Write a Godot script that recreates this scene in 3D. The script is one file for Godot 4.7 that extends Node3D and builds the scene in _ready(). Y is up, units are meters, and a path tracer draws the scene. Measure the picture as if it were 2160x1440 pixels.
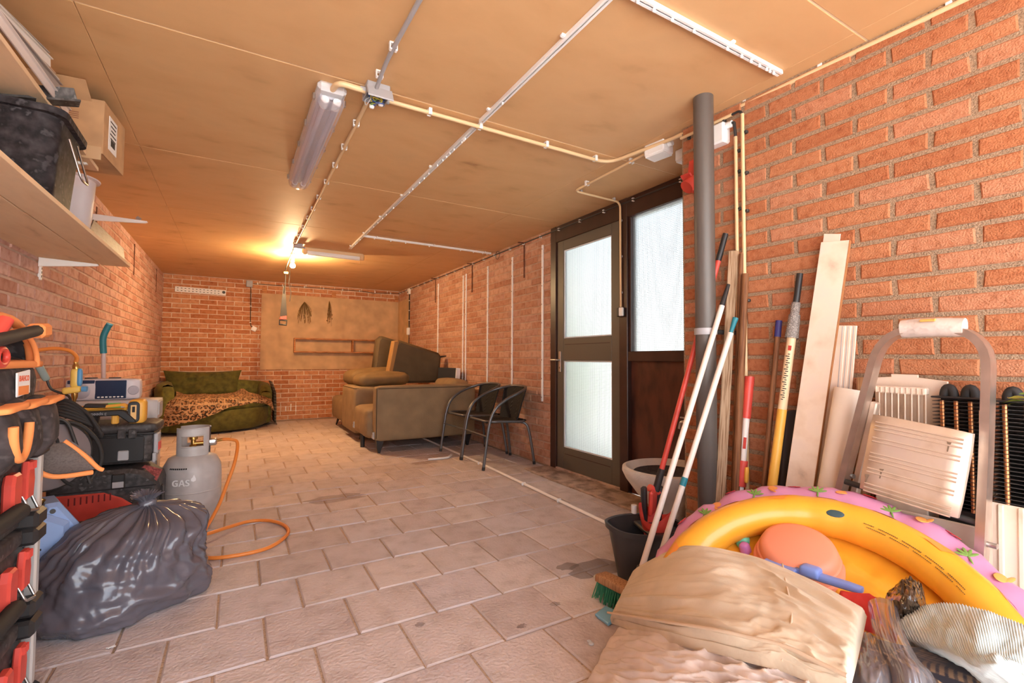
extends Node3D
# A brick garage. Units are metres: x to the right, y up, the back wall lies along -z; the camera stands in the open front.

const HC := 2.245      # ceiling height
const XL := -0.967     # left wall
const XR := 2.565      # right wall with the door
const ZB := -8.58      # back wall
const ZF := 0.75       # open front
const NA := 0.05236    # the thick wall near the camera is turned by 3 degrees

var M := {}
var T := {}
var used := {}
var rng := RandomNumberGenerator.new()

class MB:
	var st := SurfaceTool.new()
	var g := 0
	var n := 0

	func _init() -> void:
		st.begin(Mesh.PRIMITIVE_TRIANGLES)

	func flat() -> void:
		st.set_smooth_group(-1)

	func smooth() -> void:
		g += 1
		st.set_smooth_group(g)

	func tri(a: Vector3, b: Vector3, c: Vector3) -> void:
		st.add_vertex(a); st.add_vertex(c); st.add_vertex(b); n += 1

	func quad(a: Vector3, b: Vector3, c: Vector3, d: Vector3) -> void:
		tri(a, b, c); tri(a, c, d)

	# a box with chamfered edges
	func box(c: Vector3, s: Vector3, ch := 0.0, b := Basis()) -> MB:
		flat()
		var h := s * 0.5
		if ch <= 0.0:
			for ax in 3:
				for sg in [-1.0, 1.0]:
					var u := Vector3.ZERO; var v := Vector3.ZERO; var w := Vector3.ZERO
					w[ax] = sg * h[ax]; u[(ax + 1) % 3] = h[(ax + 1) % 3]; v[(ax + 2) % 3] = h[(ax + 2) % 3] * sg
					quad(c + b * (w - u - v), c + b * (w + u - v), c + b * (w + u + v), c + b * (w - u + v))
			return self
		ch = minf(ch, minf(h.x, minf(h.y, h.z)) * 0.95)
		var k := h - Vector3(ch, ch, ch)
		for ax in 3:
			var a1 := (ax + 1) % 3
			var a2 := (ax + 2) % 3
			for sg in [-1.0, 1.0]:
				var u := Vector3.ZERO; var v := Vector3.ZERO; var w := Vector3.ZERO
				w[ax] = sg * h[ax]; u[a1] = k[a1]; v[a2] = k[a2] * sg
				quad(c + b * (w - u - v), c + b * (w + u - v), c + b * (w + u + v), c + b * (w - u + v))
			for s1 in [-1.0, 1.0]:
				for s2 in [-1.0, 1.0]:
					var p := Vector3.ZERO; var q := Vector3.ZERO; var l := Vector3.ZERO
					p[a1] = s1 * h[a1]; p[a2] = s2 * k[a2]
					q[a1] = s1 * k[a1]; q[a2] = s2 * h[a2]
					l[ax] = k[ax]
					if s1 * s2 > 0:
						_eq(c, b, p, q, l)
					else:
						_eq(c, b, q, p, l)
		for sx in [-1.0, 1.0]:
			for sy in [-1.0, 1.0]:
				for sz in [-1.0, 1.0]:
					var a := Vector3(sx * h.x, sy * k.y, sz * k.z)
					var e := Vector3(sx * k.x, sy * h.y, sz * k.z)
					var f := Vector3(sx * k.x, sy * k.y, sz * h.z)
					if sx * sy * sz > 0:
						tri(c + b * a, c + b * e, c + b * f)
					else:
						tri(c + b * a, c + b * f, c + b * e)
		return self

	func _eq(c: Vector3, b: Basis, p: Vector3, q: Vector3, l: Vector3) -> void:
		quad(c + b * (p - l), c + b * (q - l), c + b * (q + l), c + b * (p + l))

	# a bar of square section from p to q
	func bar(p: Vector3, q: Vector3, w: float, t: float, up := Vector3.UP, ch := 0.0) -> MB:
		var y := (q - p)
		var len := y.length()
		y /= len
		var x := up.cross(y)
		if x.length() < 0.01:
			x = Vector3.RIGHT
		x = x.normalized()
		return box((p + q) * 0.5, Vector3(w, len, t), ch, Basis(x, y, x.cross(y)))

	# a polygon (counter-clockwise in x and y) drawn out along z from 0 to depth, its rims bevelled
	func prism(poly: PackedVector2Array, depth: float, xf := Transform3D(), bev := 0.0, round_sides := false) -> MB:
		flat()
		if Geometry2D.is_polygon_clockwise(poly):
			poly = poly.duplicate()
			poly.reverse()
		var m := poly.size()
		var inset := PackedVector2Array()
		for i in m:
			var e0 := (poly[i] - poly[(i + m - 1) % m]).normalized()
			var e1 := (poly[(i + 1) % m] - poly[i]).normalized()
			var nn := (Vector2(-e0.y, e0.x) + Vector2(-e1.y, e1.x))
			nn = nn / maxf(0.4, nn.length_squared() * 0.5)
			inset.append(poly[i] + nn * bev)
		var idx := Geometry2D.triangulate_polygon(inset)
		for t in range(0, idx.size(), 3):
			var a := inset[idx[t]]; var b := inset[idx[t + 1]]; var c := inset[idx[t + 2]]
			if (b - a).cross(c - a) < 0:
				var o := b; b = c; c = o
			tri(xf * Vector3(a.x, a.y, depth), xf * Vector3(b.x, b.y, depth), xf * Vector3(c.x, c.y, depth))
			tri(xf * Vector3(a.x, a.y, 0), xf * Vector3(c.x, c.y, 0), xf * Vector3(b.x, b.y, 0))
		var rings := [[inset, 0.0], [poly, bev], [poly, depth - bev], [inset, depth]] if bev > 0.0 else [[poly, 0.0], [poly, depth]]
		if round_sides:
			smooth()
		for r in rings.size() - 1:
			for i in m:
				var j := (i + 1) % m
				var p: Vector2 = rings[r][0][i]; var q: Vector2 = rings[r][0][j]
				var p2: Vector2 = rings[r + 1][0][i]; var q2: Vector2 = rings[r + 1][0][j]
				var z0: float = rings[r][1]; var z1: float = rings[r + 1][1]
				quad(xf * Vector3(p.x, p.y, z0), xf * Vector3(q.x, q.y, z0), xf * Vector3(q2.x, q2.y, z1), xf * Vector3(p2.x, p2.y, z1))
		return self

	# a round tube along points; rad is a number or one number for each point
	func tube(pts: Array, rad, sides := 10, closed := false, caps := true, flatten := 1.0) -> MB:
		smooth()
		var m := pts.size()
		var rings := []
		var t0: Vector3 = (pts[1] - pts[0]).normalized()
		var nx := t0.cross(Vector3.UP)
		if nx.length() < 0.1:
			nx = t0.cross(Vector3.RIGHT)
		nx = nx.normalized()
		for i in m:
			var a: Vector3 = pts[(i + m - 1) % m] if closed or i > 0 else pts[0]
			var b: Vector3 = pts[(i + 1) % m] if closed or i < m - 1 else pts[m - 1]
			var t: Vector3 = (b - a).normalized()
			nx = (nx - t * nx.dot(t)).normalized()
			var ny := t.cross(nx)
			var r: float = rad[i] if rad is Array else rad
			var ring := PackedVector3Array()
			for k in sides:
				var an := TAU * k / sides
				ring.append(pts[i] + (nx * cos(an) + ny * sin(an) * flatten) * r)
			rings.append(ring)
		for i in (m if closed else m - 1):
			var p: PackedVector3Array = rings[i]; var q: PackedVector3Array = rings[(i + 1) % m]
			for k in sides:
				var l := (k + 1) % sides
				quad(p[k], p[l], q[l], q[k])
		if caps and not closed:
			flat()
			for k in range(1, sides - 1):
				tri(rings[0][0], rings[0][k + 1], rings[0][k])
				tri(rings[m - 1][0], rings[m - 1][k], rings[m - 1][k + 1])
		return self

	# a profile of (radius, height) turned round the y axis; a sharp turn of the profile stays sharp
	func lathe(prof: Array, segs := 24, xf := Transform3D(), arc := TAU, start := 0.0) -> MB:
		smooth()
		for i in prof.size() - 1:
			var a: Vector2 = prof[i]; var b: Vector2 = prof[i + 1]
			if i > 0:
				var e0 := (a - (prof[i - 1] as Vector2)).normalized()
				if e0.dot((b - a).normalized()) < 0.75:
					smooth()
			for k in segs:
				var t0 := start + arc * k / segs; var t1 := start + arc * (k + 1) / segs
				var p0 := xf * Vector3(a.x * cos(t0), a.y, a.x * sin(t0)); var p1 := xf * Vector3(a.x * cos(t1), a.y, a.x * sin(t1))
				var q0 := xf * Vector3(b.x * cos(t0), b.y, b.x * sin(t0)); var q1 := xf * Vector3(b.x * cos(t1), b.y, b.x * sin(t1))
				if a.x < 1e-6:
					tri(p0, q0, q1)
				elif b.x < 1e-6:
					tri(p0, q0, p1)
				else:
					tri(p0, q0, q1); tri(p0, q1, p1)
		return self

	func ball(c: Vector3, r: Vector3, segs := 14, b := Basis()) -> MB:
		var prof := []
		for i in segs / 2 + 1:
			var a := -PI / 2 + PI * i / (segs / 2)
			prof.append(Vector2(cos(a) if i > 0 and i < segs / 2 else 0.0, sin(a)))
		return lathe(prof, segs, Transform3D(b * Basis.from_scale(r), c))

	# a smooth surface f(u, v) with u and v from 0 to 1
	func grid(nu: int, nv: int, f: Callable, wrap_u := false) -> MB:
		smooth()
		var p := []
		for j in nv + 1:
			var row := PackedVector3Array()
			for i in nu + 1:
				row.append(f.call((float(i) / nu) if not (wrap_u and i == nu) else 0.0, float(j) / nv))
			p.append(row)
		for j in nv:
			for i in nu:
				quad(p[j][i], p[j][i + 1], p[j + 1][i + 1], p[j + 1][i])
		return self

	# a padded block: a box with rounded edges whose faces swell by puff
	func soft(c: Vector3, s: Vector3, r: float, puff := 0.0, b := Basis(), n := 8, wob := 0.0, seed_ := 1) -> MB:
		smooth()
		var h := s * 0.5
		r = minf(r, minf(h.x, minf(h.y, h.z)))
		var k := h - Vector3(r, r, r)
		var ns := FastNoiseLite.new()
		ns.seed = seed_
		ns.frequency = 3.0
		for ax in 3:
			var a1 := (ax + 1) % 3
			var a2 := (ax + 2) % 3
			for sg in [-1.0, 1.0]:
				var rows := []
				for j in n + 1:
					var row := PackedVector3Array()
					for i in n + 1:
						var p := Vector3.ZERO
						var u := -1.0 + 2.0 * i / n
						var v := -1.0 + 2.0 * j / n
						u = sin(u * PI / 2) * 0.5 + u * 0.5
						v = sin(v * PI / 2) * 0.5 + v * 0.5
						p[ax] = sg * h[ax]; p[a1] = u * h[a1]; p[a2] = v * h[a2] * sg
						var q := p.clamp(-k, k)
						var d := (p - q)
						p = q + d.normalized() * r
						p[ax] += sg * puff * (1 - u * u) * (1 - v * v)
						if wob > 0.0:
							p += d.normalized() * ns.get_noise_3dv(q + c) * wob
						row.append((c + b * p).snappedf(0.00001))
					rows.append(row)
				for j in n:
					for i in n:
						quad(rows[j][i], rows[j][i + 1], rows[j + 1][i + 1], rows[j + 1][i])
		return self

	func done() -> ArrayMesh:
		st.generate_normals()
		return st.commit()


func nm(par: Node, called: String) -> String:
	var k := str(par.get_instance_id()) + called
	if not used.has(k):
		used[k] = 0
		return called
	used[k] += 1
	return "%s_%03d" % [called, used[k]]

func put(called: String, mesh, m, par: Node = self, at := Transform3D()) -> MeshInstance3D:
	var o := MeshInstance3D.new()
	o.name = nm(par, called)
	o.mesh = mesh.done() if mesh is MB else mesh
	if m != null:
		o.material_override = m if m is Material else M[m]
	o.transform = at
	par.add_child(o, true)
	return o

func tag(o: Node, label: String, category: String, group := "") -> Node:
	o.set_meta("label", label)
	o.set_meta("category", category)
	if group:
		o.set_meta("group", group)
	return o

func thing(called: String, label: String, category: String, at := Vector3.ZERO, turn := Vector3.ZERO, group := "") -> Node3D:
	var o := Node3D.new()
	o.name = nm(self, called)
	o.position = at
	o.rotation = turn
	add_child(o, true)
	tag(o, label, category, group)
	return o

func again(src: Node3D, called: String, label: String, at: Vector3, turn := Vector3.ZERO) -> Node3D:
	var o: Node3D = src.duplicate()
	o.name = nm(self, called)
	o.position = at
	o.rotation = turn
	o.set_meta("label", label)
	add_child(o, true)
	return o

func struct(called: String, mesh, m, par: Node = self) -> MeshInstance3D:
	var o := put(called, mesh, m, par)
	if par == self:
		o.set_meta("kind", "structure")
	return o

func lettering(par: Node, text: String, size: float, m, xf: Transform3D, called := "lettering", bold := true) -> MeshInstance3D:
	var t := TextMesh.new()
	var f := SystemFont.new()
	f.font_names = PackedStringArray(["Droid Sans"])
	f.font_weight = 700 if bold else 400
	t.font = f
	t.text = text
	t.font_size = 32
	t.pixel_size = size / 32.0
	t.depth = size * 0.04
	return put(called, t, m, par, xf)

# --- materials -------------------------------------------------------------

func noise(seed_: int, freq: float, octaves: int, stops: Array, kind := FastNoiseLite.TYPE_SIMPLEX_SMOOTH, size := 512, normal := 0.0) -> NoiseTexture2D:
	var n := FastNoiseLite.new()
	n.seed = seed_
	n.noise_type = kind
	n.frequency = freq
	n.fractal_octaves = octaves
	var t := NoiseTexture2D.new()
	t.width = size
	t.height = size
	t.seamless = true
	t.noise = n
	if normal > 0.0:
		t.as_normal_map = true
		t.bump_strength = normal
	else:
		var gr := Gradient.new()
		var offs := PackedFloat32Array(); var cols := PackedColorArray()
		for s in stops:
			offs.append(s[0])
			cols.append(s[1] if s[1] is Color else Color(s[1], s[1], s[1]))
		gr.offsets = offs
		gr.colors = cols
		t.color_ramp = gr
	return t

func mat(key: String, c: Color, rough := 0.8, o := {}) -> StandardMaterial3D:
	var m := StandardMaterial3D.new()
	m.resource_name = key
	m.albedo_color = c
	m.roughness = rough
	m.metallic = o.get("metal", 0.0)
	m.metallic_specular = o.get("spec", 0.5)
	if o.has("tex"):
		m.albedo_texture = T[o.tex]
	if o.has("nrm"):
		m.normal_enabled = true
		m.normal_texture = T[o.nrm]
		m.normal_scale = o.get("nscale", 1.0)
	if o.has("tex") or o.has("nrm"):
		m.uv1_triplanar = true
		m.uv1_world_triplanar = o.get("world", true)
		var s = o.get("scale", 1.0)
		m.uv1_scale = s if s is Vector3 else Vector3(s, s, s)
	if o.has("back"):
		m.backlight_enabled = true
		m.backlight = o.back
	if o.has("clear"):
		m.clearcoat_enabled = true
		m.clearcoat = o.clear
		m.clearcoat_roughness = 0.15
	if o.has("rim"):
		m.rim_enabled = true
		m.rim = o.rim
	if o.has("emit"):
		m.emission_enabled = true
		m.emission = c
		m.emission_energy_multiplier = o.emit
	if c.a < 1.0:
		m.transparency = BaseMaterial3D.TRANSPARENCY_ALPHA
	m.cull_mode = BaseMaterial3D.CULL_DISABLED
	M[key] = m
	return m

func rgb(r: float, g: float, b: float, a := 1.0) -> Color:
	return Color(r / 255.0, g / 255.0, b / 255.0, a)

func arc(c: Vector3, r: float, ax: Vector3, ay: Vector3, a0: float, a1: float, n := 8) -> Array:
	var p := []
	for i in n + 1:
		var a := a0 + (a1 - a0) * i / n
		p.append(c + (ax * cos(a) + ay * sin(a)) * r)
	return p

# a path through corners, each corner rounded
func bend(pts: Array, r: float, n := 6) -> Array:
	var out := [pts[0]]
	for i in range(1, pts.size() - 1):
		var a: Vector3 = pts[i - 1]; var b: Vector3 = pts[i]; var c: Vector3 = pts[i + 1]
		var k := minf(r, minf(a.distance_to(b), b.distance_to(c)) * 0.49)
		var p := b + (a - b).normalized() * k
		var q := b + (c - b).normalized() * k
		for j in n + 1:
			var t := float(j) / n
			out.append(p.lerp(b, t).lerp(b.lerp(q, t), t))
	out.append(pts[pts.size() - 1])
	return out

# a smooth curve through points
func spline(pts: Array, n := 8) -> Array:
	var out := []
	for i in pts.size() - 1:
		var p0: Vector3 = pts[maxi(i - 1, 0)]; var p1: Vector3 = pts[i]; var p2: Vector3 = pts[i + 1]; var p3: Vector3 = pts[mini(i + 2, pts.size() - 1)]
		for j in n:
			out.append(p1.cubic_interpolate(p2, p0, p3, float(j) / n))
	out.append(pts[pts.size() - 1])
	return out

func rect(x0: float, y0: float, x1: float, y1: float, r := 0.0, n := 4) -> PackedVector2Array:
	if r <= 0.0:
		return PackedVector2Array([Vector2(x0, y0), Vector2(x1, y0), Vector2(x1, y1), Vector2(x0, y1)])
	var p := PackedVector2Array()
	for q in [[x1 - r, y0 + r, -PI / 2], [x1 - r, y1 - r, 0.0], [x0 + r, y1 - r, PI / 2], [x0 + r, y0 + r, PI]]:
		for i in n + 1:
			var a: float = q[2] + PI / 2 * i / n
			p.append(Vector2(q[0] + cos(a) * r, q[1] + sin(a) * r))
	return p

func poly(a: Array) -> PackedVector2Array:
	var p := PackedVector2Array()
	for i in range(0, a.size(), 2):
		p.append(Vector2(a[i], a[i + 1]))
	return p

# axes for something built in x and y that faces dir, its x to the right of someone who looks at it
func facing(at: Vector3, dir: Vector3, up := Vector3.UP) -> Transform3D:
	var z := dir.normalized()
	var x := up.cross(z).normalized()
	return Transform3D(Basis(x, z.cross(x), z), at)

# axes for something built along its own y from p to q
func along(p: Vector3, q: Vector3, front := Vector3(-1, 0, 0.3)) -> Transform3D:
	var y := (q - p).normalized()
	var z := (front - y * front.dot(y)).normalized()
	return Transform3D(Basis(y.cross(z), y, z), p)

func setup() -> void:
	var cam := Camera3D.new()
	cam.name = "camera"
	cam.position = Vector3(0, 1.0, 0)
	cam.basis = Basis.from_euler(Vector3(0.0385, -0.5261, 0.0050))
	cam.fov = rad_to_deg(2.0 * atan(720.0 / 998.3))
	cam.near = 0.02
	cam.far = 200.0
	add_child(cam)
	cam.current = true
	var we := WorldEnvironment.new()
	we.name = "world"
	var e := Environment.new()
	e.background_mode = Environment.BG_SKY
	var sk := ProceduralSkyMaterial.new()
	sk.sky_top_color = Color(0.86, 0.92, 1.0)
	sk.sky_horizon_color = Color(1.0, 0.99, 0.97)
	sk.ground_horizon_color = Color(0.8, 0.79, 0.76)
	sk.ground_bottom_color = Color(0.6, 0.58, 0.55)
	var sky := Sky.new()
	sky.sky_material = sk
	e.sky = sky
	e.background_energy_multiplier = 1.0
	e.tonemap_mode = Environment.TONE_MAPPER_LINEAR
	e.tonemap_exposure = 6.3
	e.sdfgi_enabled = true
	e.ssao_enabled = true
	e.ssil_enabled = true
	we.environment = e
	add_child(we)
	# the sun stands behind the garage and lights the paved yard in front of its open side
	var sun := DirectionalLight3D.new()
	sun.name = "sun"
	sun.light_color = Color(1.0, 0.98, 0.96)
	sun.light_energy = 5.0
	sun.light_angular_distance = 0.6
	sun.shadow_enabled = true
	sun.basis = Basis.looking_at(Vector3(0.35, -0.9, 0.55))
	add_child(sun)

func materials() -> void:
	T.blotch = noise(1, 0.008, 5, [[0.0, 0.62], [0.45, 0.9], [0.6, 1.0], [1.0, 1.0]])
	T.fine = noise(2, 0.06, 3, [[0.0, 0.7], [0.5, 0.95], [1.0, 1.0]])
	T.soft = noise(3, 0.006, 3, [[0.0, 0.85], [1.0, 1.0]])
	T.brick = noise(4, 0.02, 5, [[0.0, Color(0.84, 0.76, 0.7)], [0.35, Color(0.95, 0.92, 0.9)], [0.6, Color(1, 1, 1)], [1.0, Color(1.0, 1.0, 1.0)]])
	T.grit = noise(5, 0.09, 4, [], FastNoiseLite.TYPE_SIMPLEX_SMOOTH, 512, 6.0)
	T.bump = noise(6, 0.02, 4, [], FastNoiseLite.TYPE_SIMPLEX_SMOOTH, 512, 5.0)
	T.dirty = noise(7, 0.03, 6, [[0.0, Color(1, 1, 1)], [0.55, Color(0.6, 0.58, 0.58)], [0.68, Color(0.5, 0.5, 0.5)], [0.78, Color(1.0, 1.0, 1.0)]])
	T.grain = noise(8, 0.012, 5, [[0.0, Color(0.6, 0.52, 0.46)], [0.4, Color(0.86, 0.82, 0.78)], [0.6, Color(1, 1, 1)], [1.0, Color(1, 1, 1)]])
	T.paver = noise(9, 0.012, 6, [[0.0, Color(0.88, 0.85, 0.84)], [0.32, Color(0.95, 0.94, 0.93)], [0.55, Color(0.98, 0.97, 0.97)], [1.0, Color(1, 1, 1)]])
	T.board = noise(10, 0.01, 6, [[0.0, Color(0.66, 0.58, 0.5)], [0.14, Color(0.88, 0.85, 0.82)], [0.3, Color(0.96, 0.94, 0.92)], [0.6, Color(1.0, 1.0, 1.0)], [1.0, Color(0.98, 0.98, 1.0)]])
	T.hard = noise(13, 0.012, 6, [[0.0, Color(0.8, 0.74, 0.68)], [0.12, Color(0.93, 0.91, 0.89)], [0.3, Color(0.98, 0.97, 0.96)], [0.6, Color(1.0, 1.0, 1.0)], [1.0, Color(0.97, 0.97, 0.98)]])
	T.velvet = noise(11, 0.012, 4, [[0.0, 0.55], [0.5, 0.82], [1.0, 1.0]])
	T.crinkle = noise(12, 0.015, 3, [], FastNoiseLite.TYPE_CELLULAR, 512, 5.0)
	T.leopard = leopard()
	T.plaid = plaid()
	T.stripe = stripes()
	# structure
	var bricks := [rgb(188, 120, 80), rgb(184, 115, 75), rgb(192, 126, 86), rgb(190, 124, 88), rgb(178, 109, 70), rgb(195, 132, 97)]
	for i in bricks.size():
		mat("brick_near_%d" % i, bricks[i], 0.92, {"tex": "brick", "nrm": "grit", "scale": 2.6, "nscale": 0.6})
	var bb := [rgb(206, 142, 98), rgb(196, 128, 84), rgb(210, 150, 108), rgb(190, 121, 79), rgb(204, 140, 100)]
	for i in bb.size():
		mat("brick_back_%d" % i, bb[i], 0.92, {"tex": "brick", "scale": 1.4})
	var bl := [rgb(206, 162, 146), rgb(198, 152, 134), rgb(212, 172, 158), rgb(188, 138, 120), rgb(208, 166, 150)]
	for i in bl.size():
		mat("brick_left_%d" % i, bl[i], 0.92, {"tex": "brick", "scale": 1.4})
	var br := [rgb(202, 154, 126), rgb(194, 144, 116), rgb(208, 164, 138), rgb(188, 136, 108), rgb(198, 152, 130)]
	for i in br.size():
		mat("brick_side_%d" % i, br[i], 0.92, {"tex": "brick", "scale": 1.4})
	mat("mortar_near", rgb(178, 148, 119), 0.95, {"tex": "fine", "nrm": "grit", "scale": 3.0, "nscale": 0.8})
	mat("mortar_back", rgb(240, 214, 186), 0.95, {"tex": "soft", "scale": 2.0})
	mat("mortar_left", rgb(216, 186, 168), 0.95, {"tex": "soft", "scale": 2.0})
	mat("mortar_side", rgb(210, 174, 148), 0.95, {"tex": "soft", "scale": 2.0})
	for i in 5:
		mat("paver_%d" % i, [rgb(212, 198, 191), rgb(206, 192, 187), rgb(217, 203, 195), rgb(210, 198, 195), rgb(202, 187, 180)][i], 0.85, {"tex": "paver", "nrm": "grit", "scale": 1.1, "nscale": 0.25})
	mat("sand", rgb(196, 168, 142), 0.95, {"tex": "fine", "scale": 3.0})
	mat("hardboard", rgb(224, 178, 126), 0.6, {"tex": "hard", "scale": Vector3(0.3, 0.5, 0.55)})
	mat("hardboard_edge", rgb(240, 205, 165), 0.8)
	mat("joint_pale", rgb(250, 226, 190), 0.8)
	mat("board_wall", rgb(222, 180, 132), 0.7, {"tex": "soft", "scale": 1.0})
	mat("roof_dark", rgb(60, 52, 46), 0.9)
	mat("concrete", rgb(176, 174, 172), 0.9, {"tex": "blotch", "scale": 0.5})
	mat("threshold", rgb(194, 166, 146), 0.9, {"tex": "blotch", "nrm": "grit", "scale": 1.5, "nscale": 0.5})
	mat("frame_brown", rgb(66, 40, 32), 0.35, {"tex": "soft", "scale": 1.5})
	mat("panel_brown", rgb(92, 50, 36), 0.35, {"tex": "blotch", "scale": Vector3(1.6, 0.6, 1.6)})
	mat("door_paint", rgb(96, 88, 76), 0.45)
	mat("putty", rgb(214, 216, 220), 0.6)
	# things
	mat("white_plastic", rgb(250, 248, 245), 0.4)
	mat("cream_plastic", rgb(236, 202, 154), 0.4)
	mat("grey_plastic", rgb(176, 174, 176), 0.45)
	mat("steel", rgb(200, 198, 196), 0.3, {"metal": 1.0})
	mat("aluminium", rgb(222, 206, 192), 0.32, {"metal": 0.85, "tex": "soft", "scale": 3.0})
	mat("aluminium_dull", rgb(216, 196, 176), 0.42, {"metal": 0.55, "tex": "board", "scale": 1.6})
	mat("dark_steel", rgb(70, 68, 66), 0.45, {"metal": 0.4})
	mat("brass", rgb(205, 160, 92), 0.3, {"metal": 1.0})
	mat("black_plastic", rgb(44, 42, 42), 0.4)
	mat("black_dusty", rgb(98, 94, 93), 0.55, {"tex": "dirty", "scale": 1.3, "world": false})
	mat("black_rubber", rgb(48, 44, 42), 0.7)
	mat("red_plastic", rgb(234, 84, 70), 0.4, {"tex": "soft", "scale": 2.0, "world": false})
	mat("orange_trim", rgb(242, 150, 84), 0.75)
	mat("orange_hose", rgb(232, 136, 58), 0.4)
	mat("wood", rgb(186, 140, 98), 0.75, {"tex": "grain", "scale": Vector3(18, 0.7, 18), "world": false})
	mat("wood_dark", rgb(140, 92, 56), 0.7, {"tex": "grain", "scale": Vector3(18, 0.7, 18), "world": false})
	mat("pine", rgb(206, 138, 82), 0.7, {"tex": "grain", "scale": Vector3(1, 10, 10)})
	mat("particle_board", rgb(240, 206, 166), 0.8, {"tex": "hard", "scale": Vector3(1.5, 1.0, 0.4)})
	mat("cardboard", rgb(214, 168, 122), 0.85, {"tex": "soft", "scale": 2.0})
	mat("paper", rgb(240, 238, 236), 0.8)
	mat("ink", rgb(40, 36, 36), 0.8)
	mat("ink_red", rgb(190, 60, 50), 0.8)
	mat("white_ink", rgb(244, 242, 240), 0.6)

func leopard() -> ImageTexture:
	var s := 512
	var im := Image.create_empty(s, s, false, Image.FORMAT_RGB8)
	var r := RandomNumberGenerator.new()
	r.seed = 5
	im.fill(rgb(208, 168, 124))
	var n := FastNoiseLite.new()
	n.frequency = 0.03
	n.seed = 3
	var cells := 13
	var cen := []
	for j in cells:
		for i in cells:
			cen.append([Vector2((i + 0.5 + (0.5 if j % 2 else 0.0) + r.randf_range(-0.22, 0.22)) * s / cells, (j + 0.5 + r.randf_range(-0.22, 0.22)) * s / cells), r.randf_range(0.75, 1.15), r.randf() * TAU])
	for c in cen:
		var rad: float = 19.0 * c[1]
		for y in range(-24, 25):
			for x in range(-24, 25):
				var p: Vector2 = c[0] + Vector2(x, y)
				var d := Vector2(x, y * 1.15).length() + n.get_noise_2d(p.x * 2.4, p.y * 2.4) * 6.0
				var a: float = Vector2(x, y).angle() + c[2]
				var gap := absf(wrapf(a, -PI, PI)) < 0.35 or absf(wrapf(a - 2.2, -PI, PI)) < 0.18
				var px := posmod(int(p.x), s); var py := posmod(int(p.y), s)
				if d < rad and d > rad * 0.5 and not gap:
					im.set_pixel(px, py, rgb(40, 26, 20))
				elif d <= rad * 0.5:
					im.set_pixel(px, py, rgb(168, 118, 76))
	return ImageTexture.create_from_image(im)

func plaid() -> ImageTexture:
	var s := 256
	var im := Image.create_empty(s, s, false, Image.FORMAT_RGB8)
	im.fill(rgb(38, 34, 44))
	for y in s:
		for x in s:
			var on := false
			for q in [64, 84, 150, 158, 220]:
				if absi(x - q) < 3 and (x + y) % 8 < 5:
					on = true
				if absi(y - q) < 3 and (x + y) % 8 < 5:
					on = true
			if on:
				im.set_pixel(x, y, rgb(206, 164, 116))
			elif (x > 60 and x < 90) or (y > 60 and y < 90):
				im.set_pixel(x, y, rgb(52, 48, 56))
	return ImageTexture.create_from_image(im)

func stripes() -> ImageTexture:
	var im := Image.create_empty(64, 64, false, Image.FORMAT_RGB8)
	for y in 64:
		var t := 0.5 + 0.5 * sin(TAU * y / 16.0)
		for x in 64:
			im.set_pixel(x, y, Color(0.3, 0.29, 0.29).lerp(Color(0.5, 0.49, 0.47), t))
	return ImageTexture.create_from_image(im)

# --- the building ----------------------------------------------------------

# how large a point of the building shows from the open front, for picking the pieces that are built singly
func shows(p: Vector3, nrm: Vector3) -> float:
	var eye := Vector3(0, 1.0, 0)
	var b := Basis.from_euler(Vector3(0.0385, -0.5261, 0.0050))
	var v := b.inverse() * (p - eye)
	if v.z > -0.2 or absf(v.x / v.z) > 1.14 or absf(v.y / v.z) > 0.79:
		return -1.0
	var d := p - eye
	return absf(d.normalized().dot(nrm)) / d.length_squared()

# one brick: face to +z, length along x, its rim worn; the back is left open in the mortar
func brick_mesh(l: float, h: float, d: float, k: int) -> MB:
	var r := RandomNumberGenerator.new()
	r.seed = 100 + k
	var m := MB.new()
	m.flat()
	var c := 0.0045
	var o := []; var f := []; var bk := []
	for s in [[-1, -1], [1, -1], [1, 1], [-1, 1]]:
		var j := Vector2(r.randf_range(-0.0025, 0.0025), r.randf_range(-0.002, 0.002))
		o.append(Vector3(s[0] * l / 2 + j.x, s[1] * h / 2 + j.y, d - c + r.randf_range(-0.001, 0.0)))
		f.append(Vector3(s[0] * (l / 2 - c) + j.x, s[1] * (h / 2 - c) + j.y, d + r.randf_range(-0.001, 0.001)))
		bk.append(Vector3(s[0] * l / 2 + j.x, s[1] * h / 2 + j.y, -0.004))
	m.quad(f[0], f[1], f[2], f[3])
	for i in 4:
		var q := (i + 1) % 4
		m.quad(o[i], o[q], f[q], f[i])
		m.quad(bk[i], bk[q], o[q], o[i])
	return m

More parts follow.
